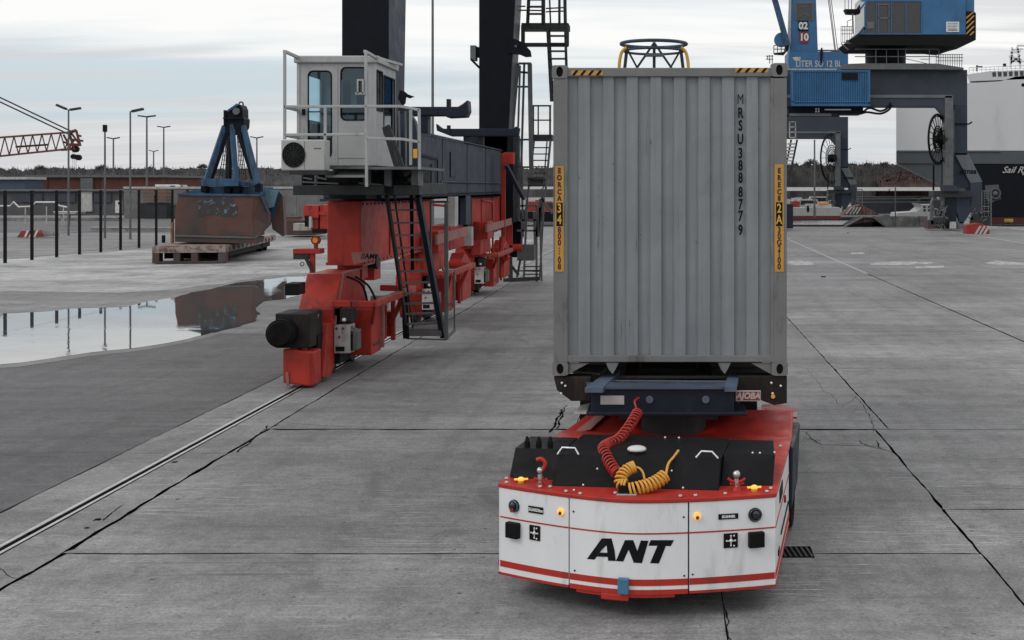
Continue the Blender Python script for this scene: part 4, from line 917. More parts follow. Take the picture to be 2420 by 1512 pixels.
mb = MB(); mb.prism([(xb-.05+q, D+.05, 3.35), (xb-.05+q, D+1.55, 3.35), (xtop+q, D+2.15, ztop), (xtop+q, D+.05, ztop)], (.012, 0, 0)); mb.build('leg_lit_side', M['steel'], l2)  # paler overlay, the lit side of the second leg put into colour
mb = MB(); mb.box((-7.6, 47.0, 2.3), (-5.75, 49.2, 5.6)); mb.build('leg_base', M['leg_dark'], gc, .02)
MB().box((-6.4, 49.0, .9), (-5.7, 49.6, 2.3)).build('bogie_frame', M['leg_dark'], gc, .02)
MB().box((-8.2, 31.1, 16), (-5.2, 49, 17.6)).build('upper_beam', M['leg_dark'], gc)
# brackets on leg 2
MB().plate(1111, 107, 1124, 142, 47, .5).build('lamp_housing', M['steel'], l2, .01)
mb = MB(); mb.plate(1122, 111, 1134, 135, 47.1, .3); mb.bar(W(1113, 140, 47), W(1133, 160, 47), .08); mb.build('bracket', M['leg_dark'], l2)
mb = MB(); mb.prism([W(u, v, 46.9) for u, v in ((1202, 90), (1218, 92), (1235, 100), (1252, 118), (1254, 132), (1240, 133), (1226, 127), (1200, 125))], (0, .4, 0)); mb.build('hook_bracket', M['leg_dark'], l2)
MB().cyl(W(1219, 109, 46.88), W(1219, 109, 46.80), .05, n=14).build('pin', M['steel'], l2)
# side stiffener column next to leg 2
mb = MB(); mb.bar(W(1222, 150, 48.2), W(1209, 300, 48.2), .18, .2); mb.bar(W(1229, 155, 48.2), W(1224, 320, 48.2), .07); mb.bar(W(1252, 150, 48.2), W(1256, 420, 48.2), .16, .14); mb.build('service_column', M['steel'], gc)
# horizontal arms
mb = MB(); D = 30.2
mb.prism([W(u, v, D) for u, v in ((940, 252), (1082, 252), (1092, 246), (1105, 236), (1107, 262), (1101, 276), (1058, 278), (1048, 273), (940, 273))], (0, .5, 0)); arm = mb.build('storm_anchor_arm', M['navy'], gc, .02)
mb = MB(); mb.plate(1055, 234, 1064, 254, D+.1, .15); mb.plate(994, 272, 1011, 314, D+.05, .4); build_each(mb, 'peg', M['navy'], arm)
D = 43
mb = MB(); mb.prism([W(u, v, D) for u, v in ((1030, 292), (1042, 302), (1050, 304), (1210, 304), (1221, 298), (1227, 303), (1224, 322), (1066, 322), (1032, 309))], (0, .4, 0)); arm = mb.build('storm_anchor_arm', M['navy'], gc, .02)
mb = MB(); mb.plate(1056, 296, 1064, 316, D-.05, .1); mb.plate(1098, 318, 1112, 345, D+.1, .3); mb.plate(1130, 320, 1142, 350, D+.1, .3); build_each(mb, 'peg', M['navy'], arm)
mb = MB(); c = W(1122, 328, D+1); mb.cyl(c, c+Vector((0, .3, 0)), .16, n=16); mb.build('sheave', M['steel_dark'], gc)
mb = MB(); mb.prism([W(u, v, 29) for u, v in ((945, 212), (955, 216), (962, 222), (978, 228), (966, 232), (958, 229), (956, 244), (949, 248), (940, 232))], (0, .12, 0)); mb.build('cleat', M['leg_dark'], gc)
# curved plate behind the cabin
mb = MB(); mb.prism([W(u, v, 27.6) for u, v in ((930, 280), (950, 268), (965, 262), (980, 285), (985, 310), (990, 460), (930, 460))], (0, .25, 0)); mb.build('cheek_plate', M['leg_grey'], gc)

# ---- operator cabin
D = 24.0
cw = M['cab_white']; a = W(702, 134, D); b = W(889, 391, D); cy1 = 25.7
cab = MB(); cx0, cx1, cz0, cz1 = a.x, b.x, b.z, a.z
# walls are real frames round the windows
def wall_x(mb, y, th, x0, x1, z0, z1, holes):
    xs = sorted(set([x0, x1]+[h[0] for h in holes]+[h[1] for h in holes]))
    for i in range(len(xs)-1):
        segs = [(z0, z1)]; xm = (xs[i]+xs[i+1])/2
        for h in holes:
            if h[0] < xm < h[1]:
                segs = [s for q in segs for s in ((q[0], max(q[0], h[2])), (min(q[1], h[3]), q[1])) if s[1]-s[0] > 1e-3]
        for s in segs: mb.box((xs[i], y, s[0]), (xs[i+1], y+th, s[1]))
def hole(x0, y0, x1, y1): p, q = W(*r3(x0, y0), D), W(*r3(x1, y1), D); return (p.x, q.x, q.z, p.z)
h1, h2 = hole(350, 325, 570, 1130), hole(652, 292, 900, 785)
wall_x(cab, D, .04, cx0, cx1, cz0, cz1-.12, [h1, h2]); cabin = cab.build('cabin', cw, gc)
# side wall towards the travel lane, back and far side
sw = [(D+.04, D+.5, cz0+1.05, cz1-.25), (D+.62, cy1-.12, cz0+.62, cz1-.3)]
mb = MB(); ys = sorted(set([D+.04, cy1]+[q for w in sw for q in w[:2]]))
for i in range(len(ys)-1):
    ym = (ys[i]+ys[i+1])/2; segs = [(cz0, cz1-.12)]
    for w in sw:
        if w[0] < ym < w[1]: segs = [(cz0, w[2]), (w[3], cz1-.12)]
    for s_ in segs: mb.box((cx1-.04, ys[i], s_[0]), (cx1, ys[i+1], s_[1]))
mb.build('side_wall', cw, cabin)
mb = MB(); mb.box((cx0, D+.04, cz0), (cx0+.03, cy1, cz0+.9)); mb.box((cx0, D+.04, cz1-.3), (cx0+.03, cy1, cz1-.12)); mb.box((cx0, D+.04, cz0+.9), (cx0+.03, D+.2, cz1-.3)); mb.box((cx0, cy1-.15, cz0+.9), (cx0+.03, cy1, cz1-.3))
mb.box((cx0+.03, cy1-.03, cz0), (cx1-.04, cy1, cz0+.62)); mb.box((cx0+.03, cy1-.03, cz1-.3), (cx1-.04, cy1, cz1-.12)); mb.box((cx0+.03, cy1-.03, cz0+.62), (cx0+.2, cy1, cz1-.3)); mb.box((cx1-.2, cy1-.03, cz0+.62), (cx1-.04, cy1, cz1-.3)); mb.box((cx0+.6, cy1-.03, cz0+.62), (cx0+.7, cy1, cz1-.3)); mb.build('back_wall', cw, cabin)
MB().box((cx0+.03, D+.04, cz0), (cx1-.04, cy1-.03, cz0+.05)).build('floor', M['steel_dark'], cabin)
MB().box((cx0-.05, D-.06, cz1-.12), (cx1+.06, cy1+.05, cz1+.015)).build('roof', cw, cabin, .02)
mb = MB()
for x in (cx0, cx1-.05): mb.box((x, D-.018, cz0), (x+.05, D-.001, cz1-.12))
mb.box((XU(r3(605, 0)[0], D), D-.012, cz0), (XU(r3(625, 0)[0], D), D-.001, cz1-.12)); mb.build('corner_trim', cw, cabin)
def rrect(mb, x0, x1, z0, z1, r, y, t, w):   # rounded gasket
    pts = []
    for cx_, cz_, a0 in ((x1-r, z1-r, 0), (x0+r, z1-r, 90), (x0+r, z0+r, 180), (x1-r, z0+r, 270)):
        for k_ in range(7): aa = math.radians(a0+k_*15); pts.append((cx_+r*math.cos(aa), y, cz_+r*math.sin(aa)))
    mb.tube(pts, w, 6, True)
for h, nm in ((h1, 'door_window'), (h2, 'window')):
    mb = MB(); rrect(mb, h[0]+.008, h[1]-.008, h[2]+.008, h[3]-.008, .09, D-.004, 0, .014); w = mb.build(nm, M['black'], cabin)
    MB().box((h[0], D+.018, h[2]), (h[1], D+.022, h[3])).build('pane', M['glass'], w)
    # rounded-corner fillers in cabin colour
    mb = MB(); r = .085
    for cx_, cz_, sx_, sz_ in ((h[0], h[3], 1, -1), (h[1], h[3], -1, -1), (h[0], h[2], 1, 1), (h[1], h[2], -1, 1)):
        P = [(cx_, D+.001, cz_)]+[(cx_+sx_*(r-r*math.sin(math.radians(t))), D+.001, cz_+sz_*(r-r*math.cos(math.radians(t)))) for t in range(0, 91, 15)]
        mb.prism(P, (0, .03, 0))
    mb.build('corner_filler', cw, w)
zb_ = W(*r3(0, 704), D).z
mb = MB(); mb.box((h1[0], D+.03, zb_-.012), (h1[1], D+.045, zb_+.012)); mb.box((h2[0], D+.03, zb_-.012), (h2[1], D+.045, zb_+.012)); mb.box((XU(r3(712, 0)[0], D), D+.03, h2[2]), (XU(r3(724, 0)[0], D), D+.045, zb_)); mb.build('glazing_bar', M['navyedge'], cabin)
MB().box((h1[0], D+.05, cz0+.05), (h1[1], D+.3, cz0+.65)).build('door_bin', M['black'], cabin)
mb = MB(); p, q = W(*r3(300, 680), D), W(*r3(327, 735), D); mb.box((p.x, D-.05, q.z), (q.x, D, p.z)); mb.build('door_handle', M['black'], cabin)
mb = MB(); p, q = W(*r3(630, 800), D), W(*r3(880, 1135), D); mb.box((p.x, D-.012, q.z), (q.x, D-.001, p.z)); mb.build('lower_panel', cw, cabin, .004)
for w in sw:
    mb = MB(); mb.box((cx1-.03, w[0], w[2]), (cx1-.025, w[1], w[3])); o = mb.build('side_window', M['glass'] if w[0] > D+.3 else M['darkglass'], cabin)
    mb = MB()
    for p, q in (((w[0], w[2]), (w[1], w[2])), ((w[0], w[3]), (w[1], w[3])), ((w[0], w[2]), (w[0], w[3])), ((w[1], w[2]), (w[1], w[3]))): mb.bar((cx1+.004, p[0], p[1]), (cx1+.004, q[0], q[1]), .025)
    mb.build('gasket', M['black'], o)
mb = MB(); mb.box((cx0+.45, 25.0, cz0+.05), (cx0+.95, 25.4, cz0+.55)); mb.box((cx0+.45, 25.35, cz0+.55), (cx0+.95, 25.45, cz0+1.2)); mb.build('operator_seat', M['black'], cabin, .04)
mb = MB(); mb.box((cx0+.2, 24.3, cz0+.05), (cx0+.36, 24.9, cz0+.8)); mb.build('control_desk', M['steel_dark'], cabin)
# railing and platform
RD = 22.9; sm = M['cab_white']
mb = MB()
def rr3(p, q, D0=RD, D1=None): mb.bar(W(*r3(*p), D0), W(*r3(*q), D1 or D0), .05, .05)
rr3((135, 140), (135, 960)); rr3((885, 150), (893, 1400)); rr3((1378, 680), (1382, 1240)); rr3((1300, 690), (1300, 1200), 23.1); rr3((510, 660), (510, 975)); rail1 = mb.build('railing_post', sm, gc, .008)
mb = MB(); rr3((130, 658), (890, 655)); rr3((890, 655), (1210, 655)); rr3((1210, 655), (1385, 690)); rr3((135, 918), (890, 915)); rr3((890, 950), (1220, 958)); rr3((1220, 958), (1385, 985)); mb.build('handrail', sm, gc, .008)
mb = MB(); rr3((130, 145), (255, 200), RD, 24); rr3((875, 145), (990, 210), RD, 24.1); rr3((150, 665), (250, 690), RD, 24); rr3((150, 925), (250, 945), RD, 24); rr3((985, 205), (1215, 270), 24.1, 25.6); mb.build('roof_stay', sm, gc)
# walkway on the lane side
mb = MB(); p, q = W(*r3(515, 1205), 23.0), W(*r3(888, 1228), 23.0); mb.box((p.x, 23.0, cz0-.08), (q.x, 24.0, cz0-.03)); mb.box((q.x+.002, 22.95, cz0-.09), (-4.52, 25.6, cz0-.04)); mb.build('walkway', M['steel'], gc)
MB().prism([W(*r3(x, y), d) for x, y, d in ((540, 1222, 23.6), (885, 1228, 23.6), (885, 1292, 23.1), (510, 1292, 23.1))], (0, 0, -.04)).build('sill_plate', sm, gc)
mb = MB(); p = W(0, 438, 23.6); q = W(0, 461, 23.6); mb.box((XU(692, 23.6), 23.6, q.z), (XU(908, 23.6), 23.85, p.z)); mb.box((XU(930, 23.6), 23.6, q.z), (XU(991, 23.6), 23.85, p.z)); mb.box((-7.0, 23.9, q.z), (-4.7, 27.0, p.z+.05)); mb.build('support_beam', M['steel_dark'], gc, .01)
mb = MB()
for u0, u1 in ((694, 713), (743, 748), (858, 876), (908, 925), (972, 988)): mb.box((XU(u0, 23.7), 23.7, ZV(440, 23.7)), (XU(u1, 23.7), 24.2, ZV(398 if u0 > 700 else 410, 23.7)))
build_each(mb, 'pedestal', M['steel'], gc)
mb = MB(); mb.box((-7.0, 23.85, ZV(436, 24)), (-5.0, 26.5, cz0-.095)); mb.build('slew_machinery', M['black'], gc)
mb = MB()
for u0, v0, u1, v1 in ((715, 430, 800, 434), (745, 418, 772, 424), (848, 433, 905, 437), (640+78, 420, 738, 424)): mb.bar(W(u0, v0, 23.7), W(u1, v1, 23.7), .03)
build_each(mb, 'cable_tray', M['steel'], gc)
mb = MB(); mb.prism([W(u, v, 23.8) for u, v in ((925, 432), (950, 412), (975, 440), (960, 437))], (0, .1, 0)); mb.tube(spline([W(930, 415, 23.8), W(945, 425, 23.8), W(965, 418, 23.8), W(980, 405, 23.8)], 10), .03); mb.build('cable_loop', M['black'], gc)
# air conditioner
ad = 22.45; p, q = W(664, 330, ad), W(768, 403, ad)
ac = MB().box((p.x, ad, q.z), (q.x, ad+.34, p.z)).build('air_conditioner', M['ac'], gc, .02)
c = W(694.6, 366, ad); fan = MB()
N = 28; fan.add([(c.x+.195*math.cos(2*math.pi*i/N), ad-.004, c.z+.215*math.sin(2*math.pi*i/N)) for i in range(N)], [tuple(range(N))]); fan.build('fan_opening', M['black'], ac)
mb = MB()
for rr_ in (.05, .09, .13, .17, .20): mb.tube([(c.x+rr_*math.cos(2*math.pi*i/N), ad-.012, c.z+rr_*1.1*math.sin(2*math.pi*i/N)) for i in range(N)], .004 if rr_ < .2 else .008, 4, True)
for i in range(12): mb.bar((c.x, ad-.014, c.z), (c.x+.2*math.cos(i*.5236), ad-.014, c.z+.22*math.sin(i*.5236)), .006)
mb.build('fan_grille', M['steel_dark'], ac)
for u_, w_ in ((745, 4), (750.5, 3), (756, 4)): MB().plate(u_-w_/2, 349.5, u_+w_/2, 352, ad-.004, .003).build('badge', M['black'], ac)
mb = MB(); x = XU(719, ad); mb.box((x, ad-.003, q.z+.03), (x+.006, ad, p.z-.03)); mb.build('casing_seam', M['steel_dark'], ac)
mb = MB(); mb.box((p.x+.13, ad+.02, q.z-.07), (q.x+.02, ad+.9, q.z-.005)); mb.build('unit_bracket', M['steel_dark'], gc)
# work lamp on the post, yellow lamp
mb = MB(); p, q = W(*r3(808, 405), RD), W(*r3(868, 420), RD)
for (x0, y0, x1, y1) in ((808, 405, 870, 420), (808, 420, 822, 540), (855, 420, 870, 540), (795, 528, 885, 548)): a_, b_ = W(*r3(x0, y0), RD), W(*r3(x1, y1), RD); mb.box((a_.x, RD-.05, b_.z), (b_.x, RD+.12, a_.z))
o = mb.build('work_lamp', sm, gc); a_, b_ = W(*r3(822, 420), RD), W(*r3(855, 528), RD); MB().box((a_.x, RD+.02, b_.z), (b_.x, RD+.06, a_.z)).build('lens', M['darkglass'], o)
MB().plate(976, 352, 986, 374, RD-.05, .08).build('marker_lamp', M['yellow'], gc, .01)
# ---- access ladder
Dt, Db = 25.4, 27.4
def lp(u, v, D): return W(u, v, D)
tl, bl_, tr_, br_ = lp(914, 461, 25.3), lp(965, 796, 27.2), lp(988, 461, 25.3), lp(1047, 793, 27.2)
lad = MB().bar(tl, bl_, .05, .16, up=(0, 1, 0)).bar(tl+Vector((.13, .1, 0)), bl_+Vector((.10, .1, .05)), .03, .05).build('ladder', M['steel_dark'], gc)
MB().bar(tr_, br_, .09, .20, up=(0, 1, 0)).build('stringer', M['navy'], lad)
MB().bar(tr_+Vector((-.05, -.08, 0)), br_+Vector((-.05, -.08, 0)), .025, .03).build('stringer_edge', M['steel'], lad)
for v in (494, 523, 551, 580, 608, 635, 662, 688, 713, 738, 763, 780):
    t = (v-461)/(795-461); p, q = tl.lerp(bl_, t), tr_.lerp(br_, t); MB().bar(p, q, .14 if v > 600 else .09, .035, up=(0, 0, 1)).build('rung', M['steel'], lad)
MB().box((bl_.x, 27.0, ZV(792, 27.2)), (br_.x, 27.45, ZV(775, 27.2))).build('bottom_step', M['steel'], lad)
MB().bar(W(957, 700, 27.0), W(960, 800, 27.0), .13, .1).build('cable_chain', M['black'], lad, .02)
MB().bar(W(1082-110, 460, 26), W(975, 640, 26.6), .07).build('hanger_pipe', M['black'], lad)
hp2 = MB().bar(W(1055, 480, 27.0), W(1055, 803, 27.0), .085, .06).build('ladder_gate_post', M['steel'], gc, .01)
mb = MB(); mb.bar(W(1060, 477, 27.0), W(1018, 477, 27.4), .05, .05); mb.bar(W(1018, 477, 27.4), W(1018, 600, 27.6), .04); mb.bar(W(1073, 640, 28), W(1074, 780, 28), .03); mb.bar(W(1055, 800, 27), W(1075, 780, 28), .04, .06); mb.bar(W(1060, 645, 27.1), W(1073, 640, 28), .03); mb.bar(W(965, 800, 27.1), W(1055, 803, 27.0), .03); mb.build('gate_frame', M['steel'], gc)
# ---- stair tower beside the second leg
SD = 48.5; st = M['steel_dark']
def sb(mb, a, b, w=.09, D0=SD, D1=None, h=None): mb.bar(W(*a, D0), W(*b, D1 or D0), w, h or w)
mb = MB(); mb.plate(1232, 54, 1343, 68, SD, 1.0); mb.build('stair_landing', st, gc, .01)
mb = MB(); mb.plate(1231, 101, 1343, 110, SD, .16); sb(mb, (1236, 60), (1236, 105), .14); sb(mb, (1341, 56), (1341, 108), .12); mb.build('landing_frame', st, gc)
flt = MB(); sb(flt, (1294, 70), (1303, 240), .10); sb(flt, (1336, 70), (1341, 240), .10); sb(flt, (1299, 70), (1308, 240), .05, SD+.3); f1 = flt.build('stair_flight', st, gc)
for v in range(85, 240, 18): MB().bar(W(1296+(v-85)*.045, v, SD), W(1338+(v-85)*.02, v, SD), .25, .05).build('tread', st, f1)
flt = MB(); sb(flt, (1252, -60), (1247, 56), .12); sb(flt, (1284, -60), (1284, 56), .14); f2 = flt.build('stair_flight', st, gc)
for v in range(-52, 50, 17): MB().bar(W(1249, v, SD), W(1283, v, SD), .25, .05).build('tread', st, f2)
mb = MB(); sb(mb, (1297, -50), (1301, 54), .06); sb(mb, (1322, -60), (1322, 55), .09); sb(mb, (1334, -60), (1336, 55), .12); sb(mb, (1216, 15), (1242, 15), .05); sb(mb, (1214, 24), (1285, 25), .05); sb(mb, (1290, 20), (1335, 18), .05); sb(mb, (1290, 28), (1337, 26), .05); mb.build('stair_railing', st, gc)
mb = MB()
for a, b in (((1239, 150), (1230, 460)), ((1225, 150), (1255, 150)), ((1225, 170), (1250, 172)), ((1254, 150), (1256, 300))): sb(mb, a, b, .08)
mb.build('stair_post', M['steel'], gc)
lay = MB(); lay.plate(1250, 318, 1304, 332, SD, .9).build('stair_landing', st, gc)
mb = MB(); sb(mb, (1259, 250), (1303, 250), .06); sb(mb, (1259, 284), (1303, 284), .05)
for u in (1260, 1272, 1300): sb(mb, (u, 250), (u, 320), .07 if u != 1272 else .05)
mb.build('stair_railing', st, gc)
flt = MB(); sb(flt, (1262, 332), (1250, 440), .08); sb(flt, (1301, 332), (1290, 445), .08); sb(flt, (1293, 332), (1284, 445), .05); f3 = flt.build('stair_flight', M['steel'], gc)
for i, v in enumerate(range(349, 450, 15)): MB().bar(W(1260-(v-349)*.11, v, SD), W(1297-(v-349)*.09, v, SD), .22, .04).build('tread', st, f3)
mb = MB(); mb.plate(1247, 418, 1288, 440, SD+.1, .05); mb.build('kick_plate', M['steel'], gc)
mb = MB()
for a, b in (((1290, 445), (1278, 500)), ((1250, 440), (1244, 485)), ((1281, 470), (1305, 505)), ((1232, 330), (1236, 560)), ((1196, 487), (1268, 486)), ((1268, 486), (1268, 667)), ((1276, 490), (1280, 664)), ((1196, 487), (1196, 560)), ((1222, 520), (1268, 520)), ((1268, 560), (1276, 470)), ((1222, 545), (1268, 545)), ((1243, 490), (1240, 545)), ((1262, 500), (1264, 578)), ((1282, 445), (1272, 560))): sb(mb, a, b, .075)
mb.build('stair_frame', M['steel'], gc)
MB().plate(1222, 578, 1262, 616, SD, .7).build('electric_cabinet', M['steel'], gc, .01)
mb = MB()
for a, b, w in (((1190, 662), (1276, 658), .14), ((1205, 605), (1207, 664), .16), ((1225, 640), (1275, 641), .05), ((1200, 618), (1226, 650), .10), ((1230, 612), (1222, 655), .08), ((1196, 660), (1196, 668), .16)): sb(mb, a, b, w)
mb.build('stair_base', st, gc)
mb = MB(); sb(mb, (1204, 520), (1204, 580), .22); c = W(1212, 585, SD-.3); mb.cyl(c, c+Vector((.35, 0, 0)), .14, n=14); mb.build('drive_motor', CR, gc)
mb = MB(); mb.plate(1203, 486-6, 1213, 515, SD-.5, .05); mb.build('warning_plate', CE, gc)
# cab access column between ladder and beam
mb = MB(); 
for u in (935, 943, 958): mb.bar(W(u, 262, 24.2), W(u+2, 395, 24.2), .03)
mb.build('ladder_guard', M['steel'], gc)
for (a, b) in (((908, 300), (938, 398)), ((916, 296), (952, 398))): MB().bar(W(*a, 23.6), W(*b, 23.6), .05, .08).build('stay', M['steel_dark'], gc)

# bolts along the equaliser flanges, conduits on the sill beam
for e, y0, y1 in ((e1, 25.9, 33.3), (e2, 39.8, 47.4)):
    mb = MB(); y = y0
    while y < y1: mb.cyl((X1+.0, y, 3.26), (X1+.025, y, 3.26), .022, n=6); mb.cyl((X1+.03, y, 2.06), (X1+.05, y, 2.06), .018, n=6); y += .35
    o = mb.build('flange_bolts', M['steel_dark'], e); tag(o, kind='stuff')
mb = MB(); mb.tube([(-6.06, 27.2, 3.52), (-6.06, 33.2, 3.52), (-6.06, 34.0, 3.75), (-6.06, 45.8, 3.75)], .03, 6); mb.build('conduit', M['steel_dark'], beam)
mb = MB(); mb.tube([(-6.06, 27.2, 3.44), (-6.06, 45.8, 3.44)], .02, 6); mb.build('conduit', M['black'], beam)
MB().prism([(-6.085, 35.4, 3.9), (-6.085, 36.3, 3.9), (-6.085, 36.3, 4.6), (-6.085, 35.4, 4.6)], (.02, 0, 0)).build('hatch', M['leg_grey'], beam, .005)
for v in (205, 330, 395): 
    mb = MB(); mb.bar(W(1212, v, SD), W(1256, v, SD), .07); mb.build('stair_bracket', M['steel'], gc)
# lower stair flight from the landing down to the ground
flt = MB(); sb(flt, (1246, 470), (1238, 655), .08); sb(flt, (1286, 470), (1276, 655), .07); f4 = flt.build('stair_flight', M['steel'], gc)
for v in range(630, 655, 9): MB().bar(W(1240, v, SD), W(1276, v, SD), .22, .04).build('tread', st, f4)

# hoses, lugs and plates that thicken the running gear
random.seed(4)
for y0 in (24.0, 32.55, 41.4):
    mb = MB(); mb.tube(spline([(RX+.32, y0+.9, 1.85), (RX+.55, y0+1.1, 1.7), (RX+.62, y0+1.3, 1.35), (RX+.5, y0+1.5, 1.22)], 12), .022, 6); mb.tube(spline([(RX+.32, y0+1.6, 1.80), (RX+.5, y0+1.9, 1.6), (RX+.6, y0+2.1, 1.3), (RX+.55, y0+2.3, 1.15)], 12), .022, 6); mb.build('hose', M['black'], gc)
    MB().box((RX+.31, y0+2.9, 1.0), (RX+.62, y0+3.3, 1.30)).build('terminal_box', M['offwhite'], gc, .01)
    for k_ in range(3): MB().cyl((RX+.80, y0+1.1+.22*k_, .5), (RX+.83, y0+1.1+.22*k_, .5), .035, n=8).build('bolt', M['steel'], gc)
    MB().box((RX+.72, y0+3.0, .35), (RX+.80, y0+3.12, 1.35)).build('guard_bracket', CR, gc)
for y0 in (36.4, 45.6): MB().prism([(RX+.32, y0, .35), (RX+.32, y0+1.6, .35), (RX+.32, y0+1.6, 1.4), (RX+.32, y0+.5, 1.7), (RX+.32, y0, 1.5)], (.4, 0, 0)).build('gear_cover', CR, gc, .03)
MB().prism([(-6.96, 26.0, 3.36), (-6.2, 26.0, 3.36), (-6.2, 27.0, 3.36), (-6.96, 27.0, 3.36)], (0, 0, .35)).build('slew_plate', M['steel_dark'], gc)
# ================================================================ grab bucket on a flat roll trailer
def rg(x, y): return 400*.84+x*.84/2.9646, 270*.84+y*.84/2.9646      # photo detail -> 2420 wide
TL = Vector((-24.25, 59.6, 0)); ang = math.radians(8)
rt = thing('flat_trailer', 'rusty low flat trailer carrying the blue and brown grab, beside the black fence posts', 'trailer', tuple(TL), ang)
TM = mw(rt)
def T(x, y, z): return TM @ Vector((x, y, z))
TW, TLn = 3.3, 14.4
MB().hexa([T(x, y, z) for z in (.52, .80) for x, y in ((0, 0), (TW, 0), (TW, TLn), (0, TLn))]).build('side_frame', M['rusttrailer'], rt, .01)
for i in range(22):
    y = .05+i*(TLn-.1)/22; MB().hexa([T(x, yy, z) for z in (.80, .85) for x, yy in ((.06, y), (TW-.06, y), (TW-.06, y+.70), (.06, y+.70))]).build('plank', M['rusttrailer'], rt)
mb = MB()
for x in (0, .95, 1.75, TW-.32): MB().hexa([T(xx, yy, z) for z in (.04, .52) for xx, yy in ((x, .02), (x+.3, .02), (x+.3, .8), (x, .8))]).build('front_leg', M['rust'], rt)
MB().hexa([T(xx, yy, z) for z in (.03, .12) for xx, yy in ((0, .03), (TW, .03), (TW, .5), (0, .5))]).build('foot_beam', M['rust'], rt)
MB().hexa([T(xx, yy, z) for z in (.2, .519) for xx, yy in ((.3, 1), (TW-.3, 1), (TW-.3, TLn-.2), (.3, TLn-.2))]).build('underframe', M['black'], rt)
for i in range(12): MB().bar(T(TW+.012, .8+i*1.1, .66), T(TW+.012, 1.3+i*1.1, .66), .02, .18).build('side_pocket', M['rust'], rt)
for x in (.3, TW-.6):
    for y in (11.6, 13): MB().cyl(T(x, y, .27), T(x+.3, y, .27), .27, n=16).build('wheel', M['rubber'], rt)
for u in (400, 411-8): pass
o = MB().plate(403, 526, 408, 572, 62, .25).build('stake', paint('stake_orange', (.30, .14, .07), .7, dirt=RUST, damt=.6), rt)
o = MB().plate(411, 520, 414, 572, 61.8, .15).build('stake', M['offwhite'], rt)
MB().plate(382, 556, 387, 574, 61.5, .2).build('lashing_post', M['black'], rt)
# grab
gb = thing('clamshell_grab', 'large crane grab with blue frame and rust brown bucket standing on the flat trailer', 'crane grab', (-22.3, 64, .86))
GD0 = 61.5
fr_ = [(295, 828), (925, 835), (935, 1190), (272, 1168)]
b0 = [W(*rg(*q), GD0) for q in fr_]
# front shell
mb = MB(); P = [W(*rg(*q), GD0) for q in ((300, 826), (935, 832), (918, 1000), (940, 1178), (270, 1163), (276, 950))]
mb.prism(P, (-.6, 3.4, 0)); sh = mb.build('bucket_shell', M['rust'], gb, .03)
mb = MB(); mb.prism([W(*rg(*q), GD0+.0) for q in ((270, 1170), (940, 1186), (935, 1232), (275, 1216))], (-.5, 3.0, 0)); mb.build('cutting_edge', M['rust'], sh)
mb = MB(); mb.bar(W(*rg(270, 1165), GD0-.03), W(*rg(940, 1182), GD0-.03), .05, .08); mb.bar(W(*rg(940, 1182), GD0-.03), W(*rg(1045, 1075), GD0+1.2), .05, .08); mb.build('edge_lip', M['steel'], sh)
mb = MB(); mb.bar(W(*rg(292, 820), GD0-.02), W(*rg(985, 828), GD0-.02), .10, .10); mb.bar(W(*rg(985, 828), GD0-.02), W(*rg(1040, 960), GD0+.7), .08, .08); mb.bar(W(*rg(1040, 960), GD0+.7), W(*rg(1043, 1060), GD0+1), .08, .08); mb.build('rim', M['grab_blue'], sh)
MB().prism([W(*rg(*q), GD0-.012) for q in ((470, 860), (560, 840), (740, 850), (800, 930), (780, 1010), (700, 1010), (600, 990), (520, 1000), (470, 1010))], (0, .01, 0)).build('scuff_marks', M['scuff'], sh)
# right cheek facing the camera at an angle
mb = MB(); mb.prism([W(*rg(*q), GD0+d) for q, d in (((935, 832), 0), ((985, 835), .1), ((1043, 985), .8), ((1045, 1075), .9), ((940, 1182), 0), ((918, 1000), 0))], (-.1, .9, 0)); mb.build('bucket_cheek', M['rust'], gb)
# blue inner and second shell
mb = MB(); mb.prism([W(*rg(*q), GD0+1.5) for q in ((975, 778), (1133, 787), (1092, 925), (1040, 940), (990, 835))], (0, .1, 0)); mb.build('inner_plate', paint('pale_blue', (.16, .27, .34), .6, dirt=GRIME, damt=.5), gb)
mb = MB(); mb.prism([W(*rg(*q), GD0+2.1) for q in ((1132, 785), (1172, 830), (1188, 1165), (1170, 1172), (1085, 1110), (1075, 1040), (1095, 930))], (-.3, 1.4, 0)); mb.build('bucket_shell', M['rust'], gb, .02)
mb = MB(); mb.bar(W(*rg(1132, 788), GD0+2.05), W(*rg(1095, 940), GD0+2.05), .14); mb.bar(W(*rg(1095, 940), GD0+2.05), W(*rg(1078, 1050), GD0+2.05), .14); mb.plate(*rg(1040, 915), *rg(1088, 1040), GD0+2.3, .1); mb.build('rim', M['grab_blue'], gb)
mb = MB(); mb.prism([W(*rg(*q), GD0+.6) for q in ((300, 818), (980, 826), (975, 760), (820, 752), (540, 758))], (0, 2.2, 0)); mb.build('top_plate', M['grab_blue'], gb)
